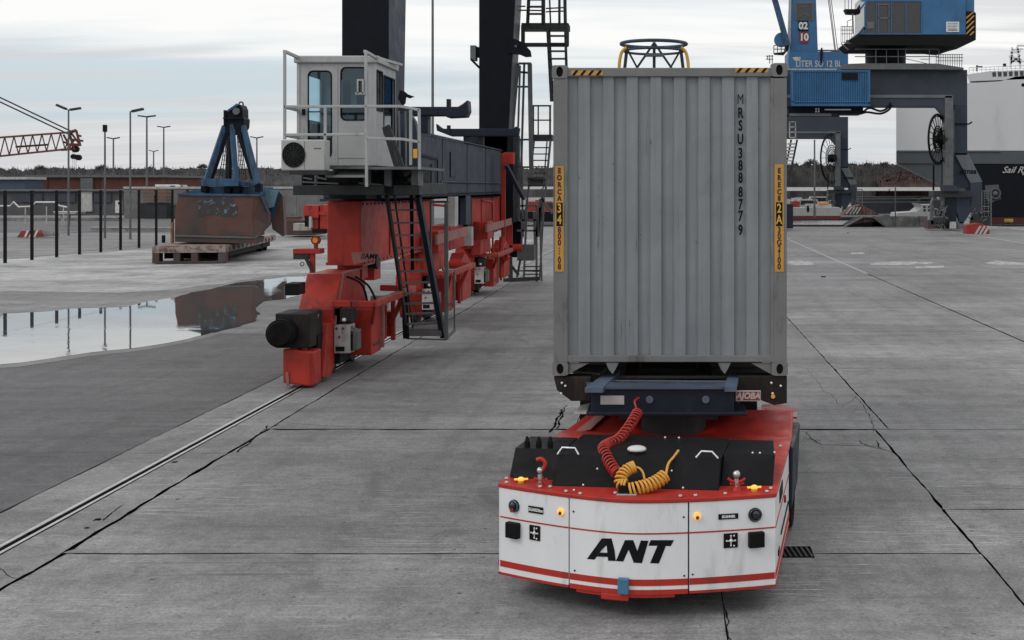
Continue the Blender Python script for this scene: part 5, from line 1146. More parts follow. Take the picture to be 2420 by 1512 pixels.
# frame: cross beam and legs
mb = MB(); mb.bar(W(*rg(500, 722), GD0), W(*rg(810, 722), GD0), .3, .36); mb.bar(W(*rg(810, 728), GD0+.1), W(*rg(985, 745), GD0+1.2), .22, .2); mb.build('cross_beam', M['grab_blue'], gb, .02)
for (a, b, w) in (((690, 250), (535, 710), .21), ((748, 240), (785, 715), .22), ((840, 250), (965, 735), .21)): MB().bar(W(*rg(*a), GD0+.6), W(*rg(*b), GD0+.1), w, .26).build('frame_leg', M['grab_blue'], gb, .02)
MB().bar(W(*rg(738, 250), GD0+1.4), W(*rg(715, 720), GD0+1.9), .28).build('frame_leg', M['navy'], gb, .02)
for (a, b) in (((712, 300), (575, 700)), ((805, 300), (925, 690))): MB().bar(W(*rg(*a), GD0+.5), W(*rg(*b), GD0+.3), .10, .2).build('hydraulic_strut', M['leg_dark'], gb)
for p in ((515, 770), (710, 775), (790, 775), (965, 765)): MB().plate(*rg(p[0]-28, p[1]-38), *rg(p[0]+24, p[1]+34), GD0+.2, .4).build('hinge', M['leg_dark'], gb, .03)
# head
mb = MB(); mb.prism([W(*rg(*q), GD0+.5) for q in ((700, 170), (712, 130), (745, 95), (795, 68), (820, 75), (836, 110), (838, 180), (850, 190), (845, 260), (800, 330), (745, 320), (695, 330), (680, 250), (676, 190))], (0, .9, 0)); hd = mb.build('grab_head', M['leg_dark'], gb, .03)
mb = MB(); mb.plate(*rg(678, 118), *rg(696, 250), GD0+.45, .4); mb.bar(W(*rg(676, 186), GD0+.4), W(*rg(846, 186), GD0+.4), .08); mb.build('head_frame', M['leg_dark'], hd)
mb = MB(); mb.bar(W(*rg(712, 128), GD0+.45), W(*rg(795, 70), GD0+.45), .10); mb.build('head_trim', M['grab_blue'], hd)
c = W(*rg(788, 128), GD0+.45); MB().cyl(c, c+Vector((0, -.1, 0)), .17, n=16).build('sheave', M['steel'], hd)
mb = MB(); mb.tube(spline([W(*rg(805, 75), GD0+.6), W(*rg(815, 52), GD0+.6), W(*rg(838, 55), GD0+.6), W(*rg(842, 80), GD0+.6), W(*rg(832, 105), GD0+.6)], 12), .04); mb.build('lifting_shackle', M['steel'], hd)
# chains/net ladders inside the frame
mb = MB()
for x0, x1, xt in ((640, 715, 712), (815, 870, 805)):
    for k_ in range(4): mb.bar(W(*rg(xt+(k_-1.5)*8, 330), GD0+1), W(*rg(x0+(x1-x0)*k_/3, 700), GD0+1), .035)
    for j in range(9):
        t = j/9; y = 350+330*t; a_ = xt-12+(x0-xt+12)*t; b_ = xt+12+(x1-xt-12)*t; mb.bar(W(*rg(a_, y), GD0+1), W(*rg(b_, y+4), GD0+1), .03)
mb.build('rope_net', M['steel_dark'], gb)
# low steel stacks beyond the grab
o = thing('machinery_stack', 'low heap of brown steel frames and a grey box behind the grab', 'machinery', tuple(G(690, 552)))
MB().plate(672, 520, 745, 556, 92, 3).build('base', M['rust'], o, .02); MB().plate(693, 528, 727, 545, 90, 1).build('grey_box', M['offwhite'], o, .02); MB().plate(672, 512, 700, 524, 93, 1.5).build('lid', M['rust'], o)
o = thing('red_machine', 'bright red machine frame standing behind the nearest red bogie', 'machine', tuple(G(745, 550)))
mb = MB(); mb.plate(717, 485, 752, 515, 88, 1.6); mb.plate(756, 484, 776, 548, 88.2, 1.6); mb.build('body', CR, o, .02); mb = MB(); mb.plate(735, 510, 752, 543, 88.3, 1); mb.plate(738, 500, 775, 508, 88.1, .3); mb.build('leg', CR, o); MB().plate(720, 510, 730, 536, 87.9, .4).build('post', M['black'], o); MB().plate(730, 512, 736, 538, 87.9, .4).build('white_tank', M['offwhite'], o); MB().plate(738, 541, 778, 551, 88, 1.6).build('foot', M['black'], o)

# ================================================================ black posts of the left fence
fe = thing('post_fence', 'row of tall thin black fence posts along the left yard', 'fence', (-31.6, 60.5, 0))
for i in range(11):
    y = 60.5+i*2.55; MB().box((-31.68, y-.06, 0), (-31.56, y+.06, 3.45)).build('fence_post', M['black'], fe)
mb = MB()
for z in (.15, 1.2, 2.3, 3.3): mb.bar((-31.6, 52, z), (-31.6, 88, z), .010)
mb.build('fence_wire', M['steel_dark'], fe)

# ================================================================ lamp masts
def mast(name, lab, cat, u, vt, D, heads, w, mat=None):
    x = XU(u, D); zt_ = ZV(vt, D); o = thing(name, lab, cat, (x, D, 0), 0, 'light masts of the port')
    MB().cyl((x, D, 0), (x, D, zt_), w, w*.7, n=10).build('pole', mat or M['steel'], o)
    for (du, dv, l) in heads:
        a = W(u, vt+1, D); b = W(u+du, vt+dv, D); MB().bar(a, b, w*.8).build('arm', mat or M['steel'], o)
        d = (b-a).normalized(); MB().bar(b-d*l*.6, b+d*l, .35*l+.1, .16*l+.08).build('lamp_head', M['steel_dark'], o, .01)
mast('lamp_mast', 'double headed lamp mast rising behind the red lattice boom', 'lamp', 162, 310-0-51, 95, [(-14, -5, .5), (13, -1, .5)], .085)
mast('lamp_mast', 'tall lamp mast with one arm to the right, left of the grab', 'lamp', 308, 263, 88, [(14, -2, .5)], .08)
mast('camera_mast', 'short pole with a black camera head between boom tip and single armed lamp', 'lamp', 248, 305, 90, [], .085)
c = W(248, 300, 90); MB().box((c.x-.10, 89.85, c.z-.35), (c.x+.13, 90.1, c.z+.15)).build('camera_head', M['black'], [o for o in bpy.data.objects if o.name == 'camera_mast'][0])
for u, vt, D, hl, lb in ((268, 327, 240, 5, 'thin far T-shaped light mast just right of the short camera pole'), (347, 275, 190, 8, 'tallest thin T-shaped light mast between the single armed lamp and the grab'), (363, 357, 420, 4, 'shortest and farthest light mast above the right end of the brick shed'), (387, 300, 260, 6, 'second thin T-shaped light mast left of the grab'), (607, 325, 300, 5, 'thin light mast just right of the grab frame')):
    mast('light_mast', lb, 'lamp', u, vt, D, [(-hl, 0, .8 if D < 300 else 1), (hl, 0, .8 if D < 300 else 1)], .07+.0005*D)
mast('flag_mast', 'very tall thin grey mast between the two dark crane legs', 'mast', 1022.5, -120, 70, [], .085, M['steel'])
mast('quay_mast', 'tall thin grey pole seen through the far blue crane portal', 'mast', 1925, 330, 150, [], .13)

# ================================================================ red lattice boom at the left edge
D = 240
bo = thing('lattice_boom', 'dark red lattice crane boom reaching in from the left edge, hook block at its tip', 'crane boom', tuple(W(-380, 385, D)))
RB = paint('boom_red', (.12, .032, .026), .55, var=.3, dirt=GRIME, damt=.5)
def B(u, t, side): # u along, t 0 bottom 1 top
    vb = 370+(u-0)*(-.105)-1; vt = 325+u*(-.075)+ (0); return W(u, vb+(vt-vb)*t, D+side)
mb = MB()
for s in (0, 3.2):
    mb.bar(B(-380, 0, s), B(170, 0, s), .34); mb.bar(B(-380, 1, s), B(170, 1, s), .34)
ch = mb.build('chord', RB, bo)
mb = MB()
for s in (0, 3.2):
    for i in range(-16, 8):
        u = i*22; mb.bar(B(u, 0, s), B(u+11, 1, s), .17); mb.bar(B(u+11, 1, s), B(u+22, 0, s), .17)
for i in range(-16, 8): u = i*22; mb.bar(B(u, 1, 0), B(u+11, 1, 3.2), .12); mb.bar(B(u, 0, 0), B(u+11, 0, 3.2), .12)
mb.build('lacing', RB, bo)
mb = MB(); p = lambda u, v: W(u, v, D+.4)
[mb.bar(p(*a), p(*b), w_) for a, b, w_ in (((162, 314), (180, 308), .5), ((180, 308), (190, 345), .35), ((162, 314), (176, 350), .35), ((150, 318), (168, 352), .3), ((158, 342), (190, 342), .5), ((168, 314), (186, 338), .3), ((145, 354), (180, 352), .45), ((176, 330), (160, 350), .3), ((150, 335), (172, 345), .3))]; mb.bar(p(185, 320), p(192, 322), .35); mb.bar(p(170, 330), p(196, 333), .4); mb.build('boom_head', RB, bo)
mb = MB(); mb.bar(p(38, 347), p(112, 342), .5, .35); mb.build('name_board', M['steel_dark'], bo)
mb = MB(); c = p(176, 352); mb.cyl(c, c+Vector((0, .8, 0)), .65, n=14); c = p(183, 372); mb.cyl(c, c+Vector((0, .8, 0)), .55, n=14); c = p(172, 370); mb.cyl(c, c+Vector((0, .8, 0)), .48, n=14); mb.build('sheave', M['black'], bo)
mb = MB(); mb.bar(p(176, 352), p(177, 432), .04); mb.bar(p(172, 352), p(172, 432), .04); mb.bar(p(180, 370), p(180, 432), .04); mb.build('hoist_rope', M['steel_dark'], bo)
mb = MB(); c = p(176, 432); mb.box((c.x-.4, c.y, c.z-.9), (c.x+.4, c.y+.5, c.z)); mb.build('hook_block', M['steel_dark'], bo)
mb = MB(); mb.bar(W(-380, 50, D), W(172, 312, D), .24); mb.bar(W(-380, 62, D), W(164, 318, D), .24); mb.build('pendant_rope', M['steel_dark'], bo)

# ================================================================ buildings and yard clutter on the left
BR = paint('brick_far', (.095, .032, .026), .8, var=.2, scale=.4, dirt=(.07, .035, .03), damt=.4, bump=0)
D = 230
sh = thing('brick_shed', 'long low dark red brick shed under the treeline on the left', 'building', (XU(220, D), D, 0))
MB().plate(64, 419, 381, 470, D, 30).build('wall', BR, sh); MB().plate(60, 414, 384, 419, D-.6, 31).build('roof', M['steel'], sh)
for u in (112, 190, 235): MB().plate(u, 420, u+1.2, 470, D-.1, .09).build('downpipe', M['steel_dark'], sh)
MB().plate(190, 421, 219, 470, D-.5, .45).build('wall_pier', M['steel'], sh)
o = thing('container_shed', 'small white walled blue roofed shed at the far left under the treeline', 'building', (XU(35, 215), 215, 0))
MB().plate(-30, 424, 60, 470, 215, 6).build('wall', paint('blue_grey', (.05, .07, .10), .7), o); mb = MB(); mb.plate(-32, 418, 62, 424, 214.5, 7); mb.build('roof', M['offwhite'], o)
o = thing('grey_store', 'low grey flat-roofed store building behind the left fence posts', 'building', (XU(150, 165), 165, 0))
GW = paint('grey_wall', (.085, .088, .092), .8, var=.25, scale=.5, dirt=(.05, .05, .05), damt=.6, bump=0)
MB().plate(-60, 452, 292, 515, 165, 12).build('wall', GW, o); MB().plate(-62, 448, 294, 452, 164.5, 13).build('roof', M['steel'], o)
for u0, u1 in ((30, 100), (118, 178), (222, 262)): MB().plate(u0, 456, u1, 478, 164.8, .19).build('door', paint('bluegrey_door', (.045, .055, .07), .7), o)
MB().plate(185, 453, 217, 500, 164.7, .28).build('pier', M['offwhite'], o)
o = thing('flood_wall', 'long pale concrete wall with light coping behind the grab', 'wall', (XU(590, 150), 150, 0))
FW = paint('flood_concrete', (.17, .17, .17), .8, var=.3, scale=.6, dirt=(.08, .08, .078), damt=.7, bump=0)
for i in range(12): MB().plate(293+i*51, 446, 343.3+i*51, 522, 150, .5).build('wall_panel', FW, o)
MB().plate(291, 441, 906, 446, 149.9, .7).build('coping', M['offwhite'], o)
MB().plate(330, 480, 372, 520, 148, 1.6).build('tank_base', M['steel_dark'], o)
MB().plate(374, 484, 412, 520, 148.2, 1.6).build('tank_base', GW, o)
o = thing('pallet_stack', 'stack of orange brown timber packs against the pale wall left of the grab', 'timber stack', tuple(G(367, 520)))
random.seed(3)
for j in range(4):
    for i in range(2): MB().plate(338+i*28+random.uniform(-2, 2), 446+j*8, 364+i*28, 452.5+j*8, 146, 1.5).build('plank_pack', paint('timber%d%d' % (i, j), (.13+.05*random.random(), .095, .075), .8), o)
MB().plate(342, 479, 394, 518, 146.3, 1.2).build('support', M['steel_dark'], o)
o = thing('notice_board', 'small white notice board with black mark in front of the grey store', 'sign', tuple(G(280, 522)))
MB().plate(272, 487, 288, 503, 143, .1).build('board', M['white'], o); MB().plate(272.5, 470+4, 288, 486.5, 143, .1).build('board', M['white'], o); MB().plate(279, 477, 283, 483, 142.9, .09).build('symbol', M['black'], o); MB().plate(275, 503, 276, 520, 143.1, .08).build('leg', M['steel'], o); MB().plate(285, 503, 286, 520, 143.1, .08).build('leg', M['steel'], o)
# kerbs, pipe rail and barrier
for lb, y0, v, u0, u1, h in (('pale kerb line across the far left yard below the grey store', 0, 522, -100, 278, .35), ('pale kerb line across the far yard behind the fence posts', 0, 547, 215, 560, .3)):
    D = H*F/(v-V0)
    o = tag(MB().box((XU(u0, D), D, 0), (XU(u1, D), D+1.2, h)).build('kerb', M['concrete_b']), lb, 'kerb')
    MB().box((XU(u0, D), D-.01, h), (XU(u1, D), D+.4, h+.06)).build('coping', M['offwhite'], o)
pr = thing('pipe_rail', 'bent white pipe handrail behind the first two fence posts', 'handrail', tuple(G(75, 520)))
D = 125; mb = MB(); 
pts = [(-20, 487), (24, 487), (32, 477), (44, 489), (76, 488), (84, 478), (132, 478), (140, 486), (158, 490)]
mb.tube([W(u, v, D) for u, v in pts], .09, 6); mb.build('rail', M['white'], pr)
for u in (10, 60, 110, 150): MB().cyl(W(u, 488, D), (XU(u, D), D, 0), .06).build('rail_post', M['offwhite'], pr)
bp = thing('boat_on_stand', 'small grey upturned skiff under the white pipe rail', 'boat', tuple(G(150, 535)))
MB().prism([W(u, v, 118) for u, v in ((124, 500), (130, 507), (178, 506), (182, 500))], (0, 2, 0)).build('hull', M['offwhite'], bp, .05); MB().bar(W(145, 507, 118.5), W(148, 535, 118.5), .12).build('stand', M['offwhite'], bp); MB().bar(W(165, 507, 119), W(163, 535, 119), .12).build('stand', M['steel_dark'], bp)
ba = thing('striped_barrier', 'red and white striped barrier block on the ground at far left', 'barrier', tuple(G(70, 565)))
D = H*F/(562-V0)
MB().prism([W(u, v, D) for u, v in ((40, 561), (50, 546), (88, 542-2+4), (98, 560))], (0, .7, 0)).build('block', M['red'], ba)
for i in range(3): MB().prism([W(u+i*11, v, D-.012) for u, v in ((56, 561), (61, 561), (69, 544), (64, 544))], (0, .01, 0)).build('stripe', M['white'], ba)
MB().prism([W(u, v, D+.4) for u, v in ((98, 560), (100, 545), (126, 545), (132, 558))], (0, .6, 0)).build('grey_block', M['concrete_b'], ba)
# distant parked vans on the left
def van(u, v, D, c, lb):
    o = thing('parked_van', lb, 'van', (XU(u, D), D, 0), 0, 'small vehicles far behind the yard'); x, s = XU(u, D), 1
    z0 = 0.0 if False else ZV(v, D)-2.3
    mb = MB(); mb.prism([(x-2.4, D, z0+.4), (x+2.4, D, z0+.4), (x+2.4, D, z0+1.2), (x+1.8, D, z0+1.35), (x+1.2, D, z0+2.3), (x-2.4, D, z0+2.3)], (0, 2, 0)); mb.build('body', c, o, .08)
    MB().prism([(x+.3, D-.012, z0+1.3), (x+1.6, D-.012, z0+1.3), (x+1.1, D-.012, z0+2.1), (x+.3, D-.012, z0+2.1)], (0, .01, 0)).build('window', M['darkglass'], o)
    for dx in (-1.6, 1.5): MB().cyl((x+dx, D-.02, z0+.4), (x+dx, D+.2, z0+.4), .4, n=12).build('wheel', M['rubber'], o)
van(398, 436, 225, M['white'], 'white van far away just right of the brick shed')
van(417, 437, 235, M['offwhite'], 'smaller pale van second to the right of the brick shed')
van(438, 438, 245, M['steel'], 'grey van far away between the brick shed and the grab')
van(1260, 470, 190, M['offwhite'], 'pale van seen through the stair tower beside the container')
van(1285, 476, 180, M['red'], 'small red van seen just left of the container')
# low dark block line seen between the stair tower and the container
o = tag(MB().plate(1200, 500, 1318, 524, 120, 1.5).build('low_wall', M['leg_dark']), 'low dark wall crossing behind the stair tower just left of the container', 'wall')
o = tag(MB().plate(1180, 441, 1330, 447, 300, 8).build('white_hall', M['white']), 'long white low hall far behind the stair tower', 'building')

# ================================================================ treeline and hills
wd_ = paint('hazed_trees', (.100, .097, .096), .95, var=.45, scale=.06, dirt=(.045, .043, .042), damt=.8, dth=.45, bump=0, spec=.05)  # grey lightened so the distance haze sits in the tree colour
wd2 = paint('winter_trees_red', (.095, .062, .055), .9, var=.4, scale=.05, bump=0)
random.seed(11)
def wood(lab, u0, u1, D, vtop, layers, mats, seed, fuzz=2600):
    random.seed(seed); mb = MB(); NN = int((u1-u0)/2.2)
    for L_ in range(layers):
        d = D+(layers-1-L_)*14; drop = L_*5.0
        prev = None; vs = []; 
        for i in range(NN+1):
            u = u0+(u1-u0)*i/NN
            v = vtop(u)+drop+4.0*noise.noise((u*.05+L_*9, seed, 0))+2.6*noise.noise((u*.16+L_*5, seed, 3))+2.2*noise.noise((u*.55, L_, seed))+random.uniform(-.7, .7)
            x, z = XU(u, d), ZV(v, d); k_ = 2*noise.noise((u*.04, L_, 7))
            vs += [(x, d+k_, -3), (x, d+k_+random.uniform(-.12, .12), z*.6), (x, d+k_+1.5+random.uniform(-.3, .3), z), (x, d+9, -3)]
        mb.add(vs, [(4*i+k, 4*i+4+k, 4*i+5+k, 4*i+1+k) for i in range(NN) for k in range(3)])
        for q in range(fuzz // layers):
            u = random.uniform(u0, u1); vt = vtop(u)+drop+4.0*noise.noise((u*.05+L_*9, seed, 0)); x, z = XU(u, d-.6), ZV(vt, d); zz = z-abs(random.gauss(0, 1.2)); h = random.uniform(.5, 1.9)
            mb.add([(x-.14, d-.4, zz), (x+.14, d-.4, zz), (x+random.uniform(-.8, .8), d-.4, zz+h)], [(0, 1, 2)])
    o = mb.build('far_wood', mats); tag(o, lab, 'wood', None, 'stuff'); return o
nl = lambda u: 398+6*noise.noise((u*.012, 1, 0))+4*noise.noise((u*.05, 4, 0))
nr = lambda u: 388+5*noise.noise((u*.012, 9, 0))+3*noise.noise((u*.06, 4, 0))
wood('dark bare winter wood along the horizon left of the container', -900, 1400, 470, nl, 4, paint('hazed_trees_left', (.12, .12, .122), .95, var=.4, scale=.06, dirt=(.07, .069, .068), damt=.8, dth=.45, bump=0, spec=.05), 1, 7000)  # left wood paler still, haze put into its grey
wood('dark bare winter wood across the harbour on the right', 1400, 3300, 430, nr, 4, wd_, 2, 6000)
o = wood('reddish brown thicket below the ship stern across the harbour', 2075, 2250, 395, lambda u: 408+.0022*(u-2160)**2, 3, wd2, 5, 900)
# single taller bare trees on the skyline
random.seed(23)
for u, vt, w_, lb in ((1918, 374, 9, 'domed bare tree standing above the wood behind the far crane leg'), (2090, 381, 6, 'small bare tree on the skyline left of the ship'), (95, 388, 7, 'bare tree on the skyline above the left end of the brick shed'), (240, 387, 8, 'bare tree on the skyline behind the camera pole'), (478, 386, 6, 'bare tree on the skyline just left of the grab')):
    D = 425; x = XU(u, D); zt_ = ZV(vt, D); o = thing('bare_tree', lb, 'tree', (x, D, 0)); R = w_*D/F*1.9
    MB().cyl((x, D, 0), (x, D, zt_-R), .35, .2, n=8).build('trunk', wd_, o)
    mb = MB()
    for i in range(260):
        th = random.uniform(0, math.pi); rr_ = R*random.uniform(.3, 1); a = Vector((x, D, zt_-R)); b = a+Vector((math.cos(th)*rr_*1.3, random.uniform(-1, 1), math.sin(th)*rr_)); mb.bar(a.lerp(b, .45), b, .07)
    mb.build('crown', wd_, o)
hill = MB(); N = 90
pts = [(-1800+i*42, 900, max(2, 8+14*noise.noise((i*.16, 3, 0))+9*math.exp(-((i-32)/7)**2))) for i in range(N)]
vs = [(x, 1300, -4) for x, y, z in pts]+[(x, 1420, z) for x, y, z in pts]+[(x, 1800, -4) for x, y, z in pts]
hill.add(vs, [(i, i+1, N+i+1, N+i) for i in range(N-1)]+[(N+i, N+i+1, 2*N+i+1, 2*N+i) for i in range(N-1)]); o = hill.build('hills', paint('hazed_hill', (.16, .165, .17), .95, var=.2, scale=.01, bump=0)); tag(o, kind='structure')  # fading in haze is put into the hill's pale grey
# far bank
o = sheet('far_bank', [(-13, 380), (900, 380), (900, 2500), (-13, 2500)], -1.2, M['concrete_b'])

sheet('far_road', [(-300, 106), (-14.1, 100), (-14.1, 150), (-300, 150)], .002, M['asphalt'])
# ================================================================ blue portal cranes on the right quay
def r7(x, y): return 1815+x*.25, y*.25
def r8(x, y): return 1815+x*.2555, 252+y*.2555
LG, LD, CB = M['leg_grey'], M['leg_dark'], M['crane_blue']
DK = paint('portal_dark', (.030, .040, .056), .5, var=.25, scale=.3, dirt=(.05, .05, .05), damt=.35, bump=0)
PG = paint('portal_light', (.12, .135, .15), .5, var=.2, scale=.4, dirt=(.06, .06, .06), damt=.4, bump=0)
D = 107.0
c1 = thing('portal_crane', 'nearer blue harbour crane with dark portal legs, blue cab and corrugated blue machine house', 'crane', (23, D, 0), 0, 'blue portal cranes on the right quay')
def pl(mb, x0, y0, x1, y1, D_, t, f): a, b = f(x0, y0), f(x1, y1); mb.plate(a[0], a[1], b[0], b[1], D_, t)
def portal(par, s, D, fn, ext):
    # drawn from the nearer crane's measures; s = scale about the leg, fn maps (u,v)
    P = lambda u, v, dd=0: fn(u, v, D+dd)
    def box(u0, v0, u1, v1, dd, t, name, mat, bev=0, pr=par):
        a, b = P(u0, v0, dd), P(u1, v1, dd); return MB().box((a.x, D+dd, a.z), (b.x, D+dd+t, b.z)).build(name, mat, pr, bev)
    def poly(q, dd, t, name, mat, pr=par): return MB().prism([P(u, v, dd) for u, v in q], (0, t, 0)).build(name, mat, pr)
    bm_ = box(ext, 165, 2286, 250, 0, 3, 'portal_beam', DK, .03)
    box(ext, 224, 2250, 231, -.9, 1, 'beam_flange', PG); box(ext, 231, 2236, 252, -.8, .8, 'beam_girder', DK)
    lg_ = poly([(2256, 250), (2286, 250), (2286, 366), (2256, 366)], 0, 3, 'portal_leg', M['leg_grey'])
    poly([(2256, 362), (2288, 362), (2322, 430), (2293, 432)], 0, 2.6, 'leg_flare', PG)
    poly([(2253, 372), (2256, 366), (2293, 432), (2293, 445), (2253, 445)], .3, 2, 'leg_flare', M['leg_grey'])
    box(2233, 226, 2253, 438, -.9, .9, 'inner_leg', M['steel'], .02)
    poly([(2228, 438), (2258, 438), (2268, 446), (2268, 452), (2230, 452)], -.9, 1.2, 'leg_shoe', DK)
    poly([(2211, 252), (2233, 252), (2233, 278), (2225, 268)], -.85, .7, 'knee_brace', DK)
    box(2293, 431, 2321, 503, 0, 2, 'ballast_box', DK, .03)
    box(2206, 452, 2296, 465, -.6, 2, 'sill_beam', M['steel_dark'], .02)
    box(2233, 466, 2261, 540, 0, 2, 'lower_leg', M['navy'], .02)
    poly([(2261, 466), (2296, 466), (2294, 500), (2284, 518), (2276, 528), (2268, 528), (2264, 508), (2261, 500)], 0, .6, 'bogie_yoke', M['leg_grey'])
    box(2262, 524, 2278, 541, 0, 1.4, 'bogie', PG, .02)
    poly([(2206, 465), (2214, 465), (2206, 500), (2206, 530), (2200, 530), (2200, 480)], -.3, .5, 'bogie_yoke', M['steel'])
    bg = box(2193, 520, 2222, 541, -.3, 1.6, 'bogie', M['rust'], .02)
    m1 = MB(); random.seed(int(D))
    for i in range(46): a = P(random.uniform(2208, 2232), random.uniform(470, 535), -.4); b = a+Vector((random.uniform(-.4, .4), 0, random.uniform(-.7, .7))); m1.bar(a, b, .09)
    for i in range(46): a = P(random.uniform(2296, 2322), random.uniform(500, 532), -.1); b = a+Vector((random.uniform(-.4, .4), 0, random.uniform(-.6, .6))); m1.bar(a, b, .10)
    m1.build('drive_gear', M['steel'], par)['kind'] = 'stuff'
    for q in ((2207, 474, 2220, 492, -.5, .5), (2212, 496, 2228, 512, -.4, .6), (2208, 514, 2230, 528, -.5, .8), (2300, 505, 2316, 520, -.2, .8), (2322, 512, 2340, 534, -.1, .8), (2296, 520, 2320, 536, -.3, .6)): box(*q, 'gearbox', M['steel_dark'], .02)
    box(2230, 532, 2262, 541, -.2, 1.6, 'bogie', M['black']); box(2245, 524, 2260, 540, -.4, .2, 'switch_box', M['offwhite'])
    m1 = MB()
    for u0, u1, v0, v1 in ((2320, 2320, 451, 535), (2342, 2342, 451, 535), (2320, 2342, 451, 451), (2320, 2342, 488, 488), (2320, 2342, 500, 500)): m1.bar(P(u0, v0, 0), P(u1, v1, 0), .10)
    for v in range(457, 530, 6): m1.bar(P(2324, v, .1), P(2338, v, .1), .05)
    m1.bar(P(2326, 451, 0), P(2326, 535, 0), .05); m1.bar(P(2336, 451, 0), P(2336, 535, 0), .05); m1.build('access_ladder', M['steel'], par)
    m1 = MB(); m1.bar(P(2256, 286+7, -.05), P(2290, 293, -.05), .12); m1.bar(P(2290, 293, -.05), P(2297, 288, -.05), .12); m1.build('cable_arm', M['black'], par)
    m1 = MB(); m1.bar(P(2206, 390), P(2206, 450), .15); m1.bar(P(2226, 300), P(2226, 440), .07); m1.bar(P(2232, 300), P(2232, 440), .05); m1.build('cable_pipe', LD, par)
    # cable reel: spoked drum seen nearly edge on
    c = P(2216, 329, -1.2); R = 58*D/F*s; ax = Vector((math.cos(math.radians(33)), -math.sin(math.radians(33)), 0)).normalized()
    rl = MB().ring(c, ax, R, .07*s+.02, 36).ring(c, ax, R*.93, .05, 36).build('cable_reel', M['black'], par)
    x = Vector((0, 0, 1)); y = ax.cross(x)
    m1 = MB()
    for i in range(20): a = 2*math.pi*i/20; d_ = x*math.cos(a)+y*math.sin(a); m1.bar(c+d_*R*.12+ax*.12, c+d_*R, .05)
    m1.cyl(c-ax*.35, c+ax*.6, R*.16, n=14)
    for q in (.35, .44, .53): m1.ring(c+ax*.02, ax, R*q, .055 if q < .7 else .045, 26, 5)
    m1.build('reel_spoke', M['black'], rl)
    m1 = MB(); m1.bar(c, Vector((P(2236, 329, -.5).x, c.y+.4, c.z)), .25); m1.build('reel_bearing', M['steel_dark'], rl)
    # the matching left leg, standing on the middle rail
    xl = 8.3
    MB().box((xl-1.2, D, 2.2), (xl+1.0, D+2.6, P(0, 250).z)).build('portal_leg', M['leg_grey'], par)
    MB().box((xl-2.2, D, .15), (xl+2.2, D+1.6, 2.2)).build('bogie', M['navy'], par)
    m1 = MB(); put_text(m1, 'eimsa' , P(2288, 405, -.02), .62*s, .02, right=(1, 0, 0)); m1.build('leg_lettering', M['black'], lg_)
    return bm_
f1_ = lambda u, v, D_: W(u, v, D_)
XL = XU(1811, 107)
portal(c1, 1, D, f1_, 1775)
# deck, railings, slewing column and cab of the near crane
dk = MB(); a, b = r7(700, 600), r7(1850, 655); dk.prism([W(*r7(x, y), D-1) for x, y in ((690, 625), (720, 605), (900, 598), (1600, 600), (1850, 640), (1850, 658), (1500, 655), (700, 655))], (0, 5, 0)); dk.build('walkway_deck', M['steel'], c1)
mb = MB()
def q7(mb, a, b, w=.07, dd=-1): mb.bar(W(*r7(*a), D+dd), W(*r7(*b), D+dd), w)
for y in (465, 535): q7(mb, (820, y), (1615, y))
for x in (1020, 1120, 1230, 1300, 1525, 1615): q7(mb, (x, 465), (x, 600), .06)
q7(mb, (1300, 555), (1500, 600), .05); q7(mb, (1440, 560), (1520, 560), .05)
mb.build('deck_railing', M['steel'], c1)
mb = MB()
for y in (515, 545, 575): q7(mb, (1590, y), (1845, y), .05)
for x in range(1590, 1850, 22): q7(mb, (x, 515), (x, 655), .045)
mb.build('balcony_cage', M['steel'], c1)
mb = MB()
for x in range(690, 800, 16): q7(mb, (x, 250), (x, 400), .04, -1.5)
for y in (250, 285, 320, 400): q7(mb, (690, y), (800, y), .05, -1.5)
q7(mb, (750, 200), (790, 185), .05, -1.5); q7(mb, (750, 200), (750, 250), .05, -1.5); q7(mb, (690, 410), (760, 470), .08, -1.5); q7(mb, (735, 385), (860, 390), .12, -1.5); q7(mb, (725, 408), (800, 410), .10, -1.5)
for x in (728, 760, 790): q7(mb, (x, -60), (x, 90), .05, -1.5)
q7(mb, (800, 130), (805, 320), .12, -1.5)
mb.build('balcony_cage', M['steel'], c1)
MB().prism([W(*r7(x, y), D-1.2) for x, y in ((725, 85), (840, 85), (870, 40), (875, 120), (840, 130), (745, 125))], (0, 1, 0)).build('lamp_platform', LD, c1)
mb = MB(); mb.cyl(W(*r7(1110, 605), D+2.5), W(*r7(1110, 430), D+2.5), 195*.25*D/F, n=24); mb.build('slewing_column', LD, c1)
MB().prism([W(*r7(x, y), D-2) for x, y in ((765, 375), (880, 330), (1870, 325), (1965, 345), (1965, 378), (1880, 400), (1760, 440), (1690, 435), (1640, 428), (830, 425))], (0, 7, 0)).build('cab_floor', M['black'], c1)
hs_ = MB().prism([W(*r7(x, y), D-2) for x, y in ((1455, -60), (1870, -60), (1868, 325), (1455, 325))], (0, 6.5, 0)).build('machine_house', CB, c1)
MB().prism([W(*r7(x, y), D-1.98) for x, y in ((920, -60), (1454, -60), (1454, 325), (870, 325), (855, 310), (920, 230))], (0, 6, 0)).build('machine_room', M['darkglass'], c1)
for x0, x1, y0, y1 in ((1040, 1048, 45, 318), (1138, 1146, 45, 318), (1040, 1146, 36, 46), (1040, 1146, 165, 177)): 
    mb = MB(); pl(mb, x0, y0, x1, y1, D-2.1, .08, r7); mb.build('door_frame', M['steel'], c1)
for x in (1160, 1300, 1448, 1022): mb = MB(); pl(mb, x, 20, x+8, 320, D-2.08, .08, r7); mb.build('window_frame', CB, c1)
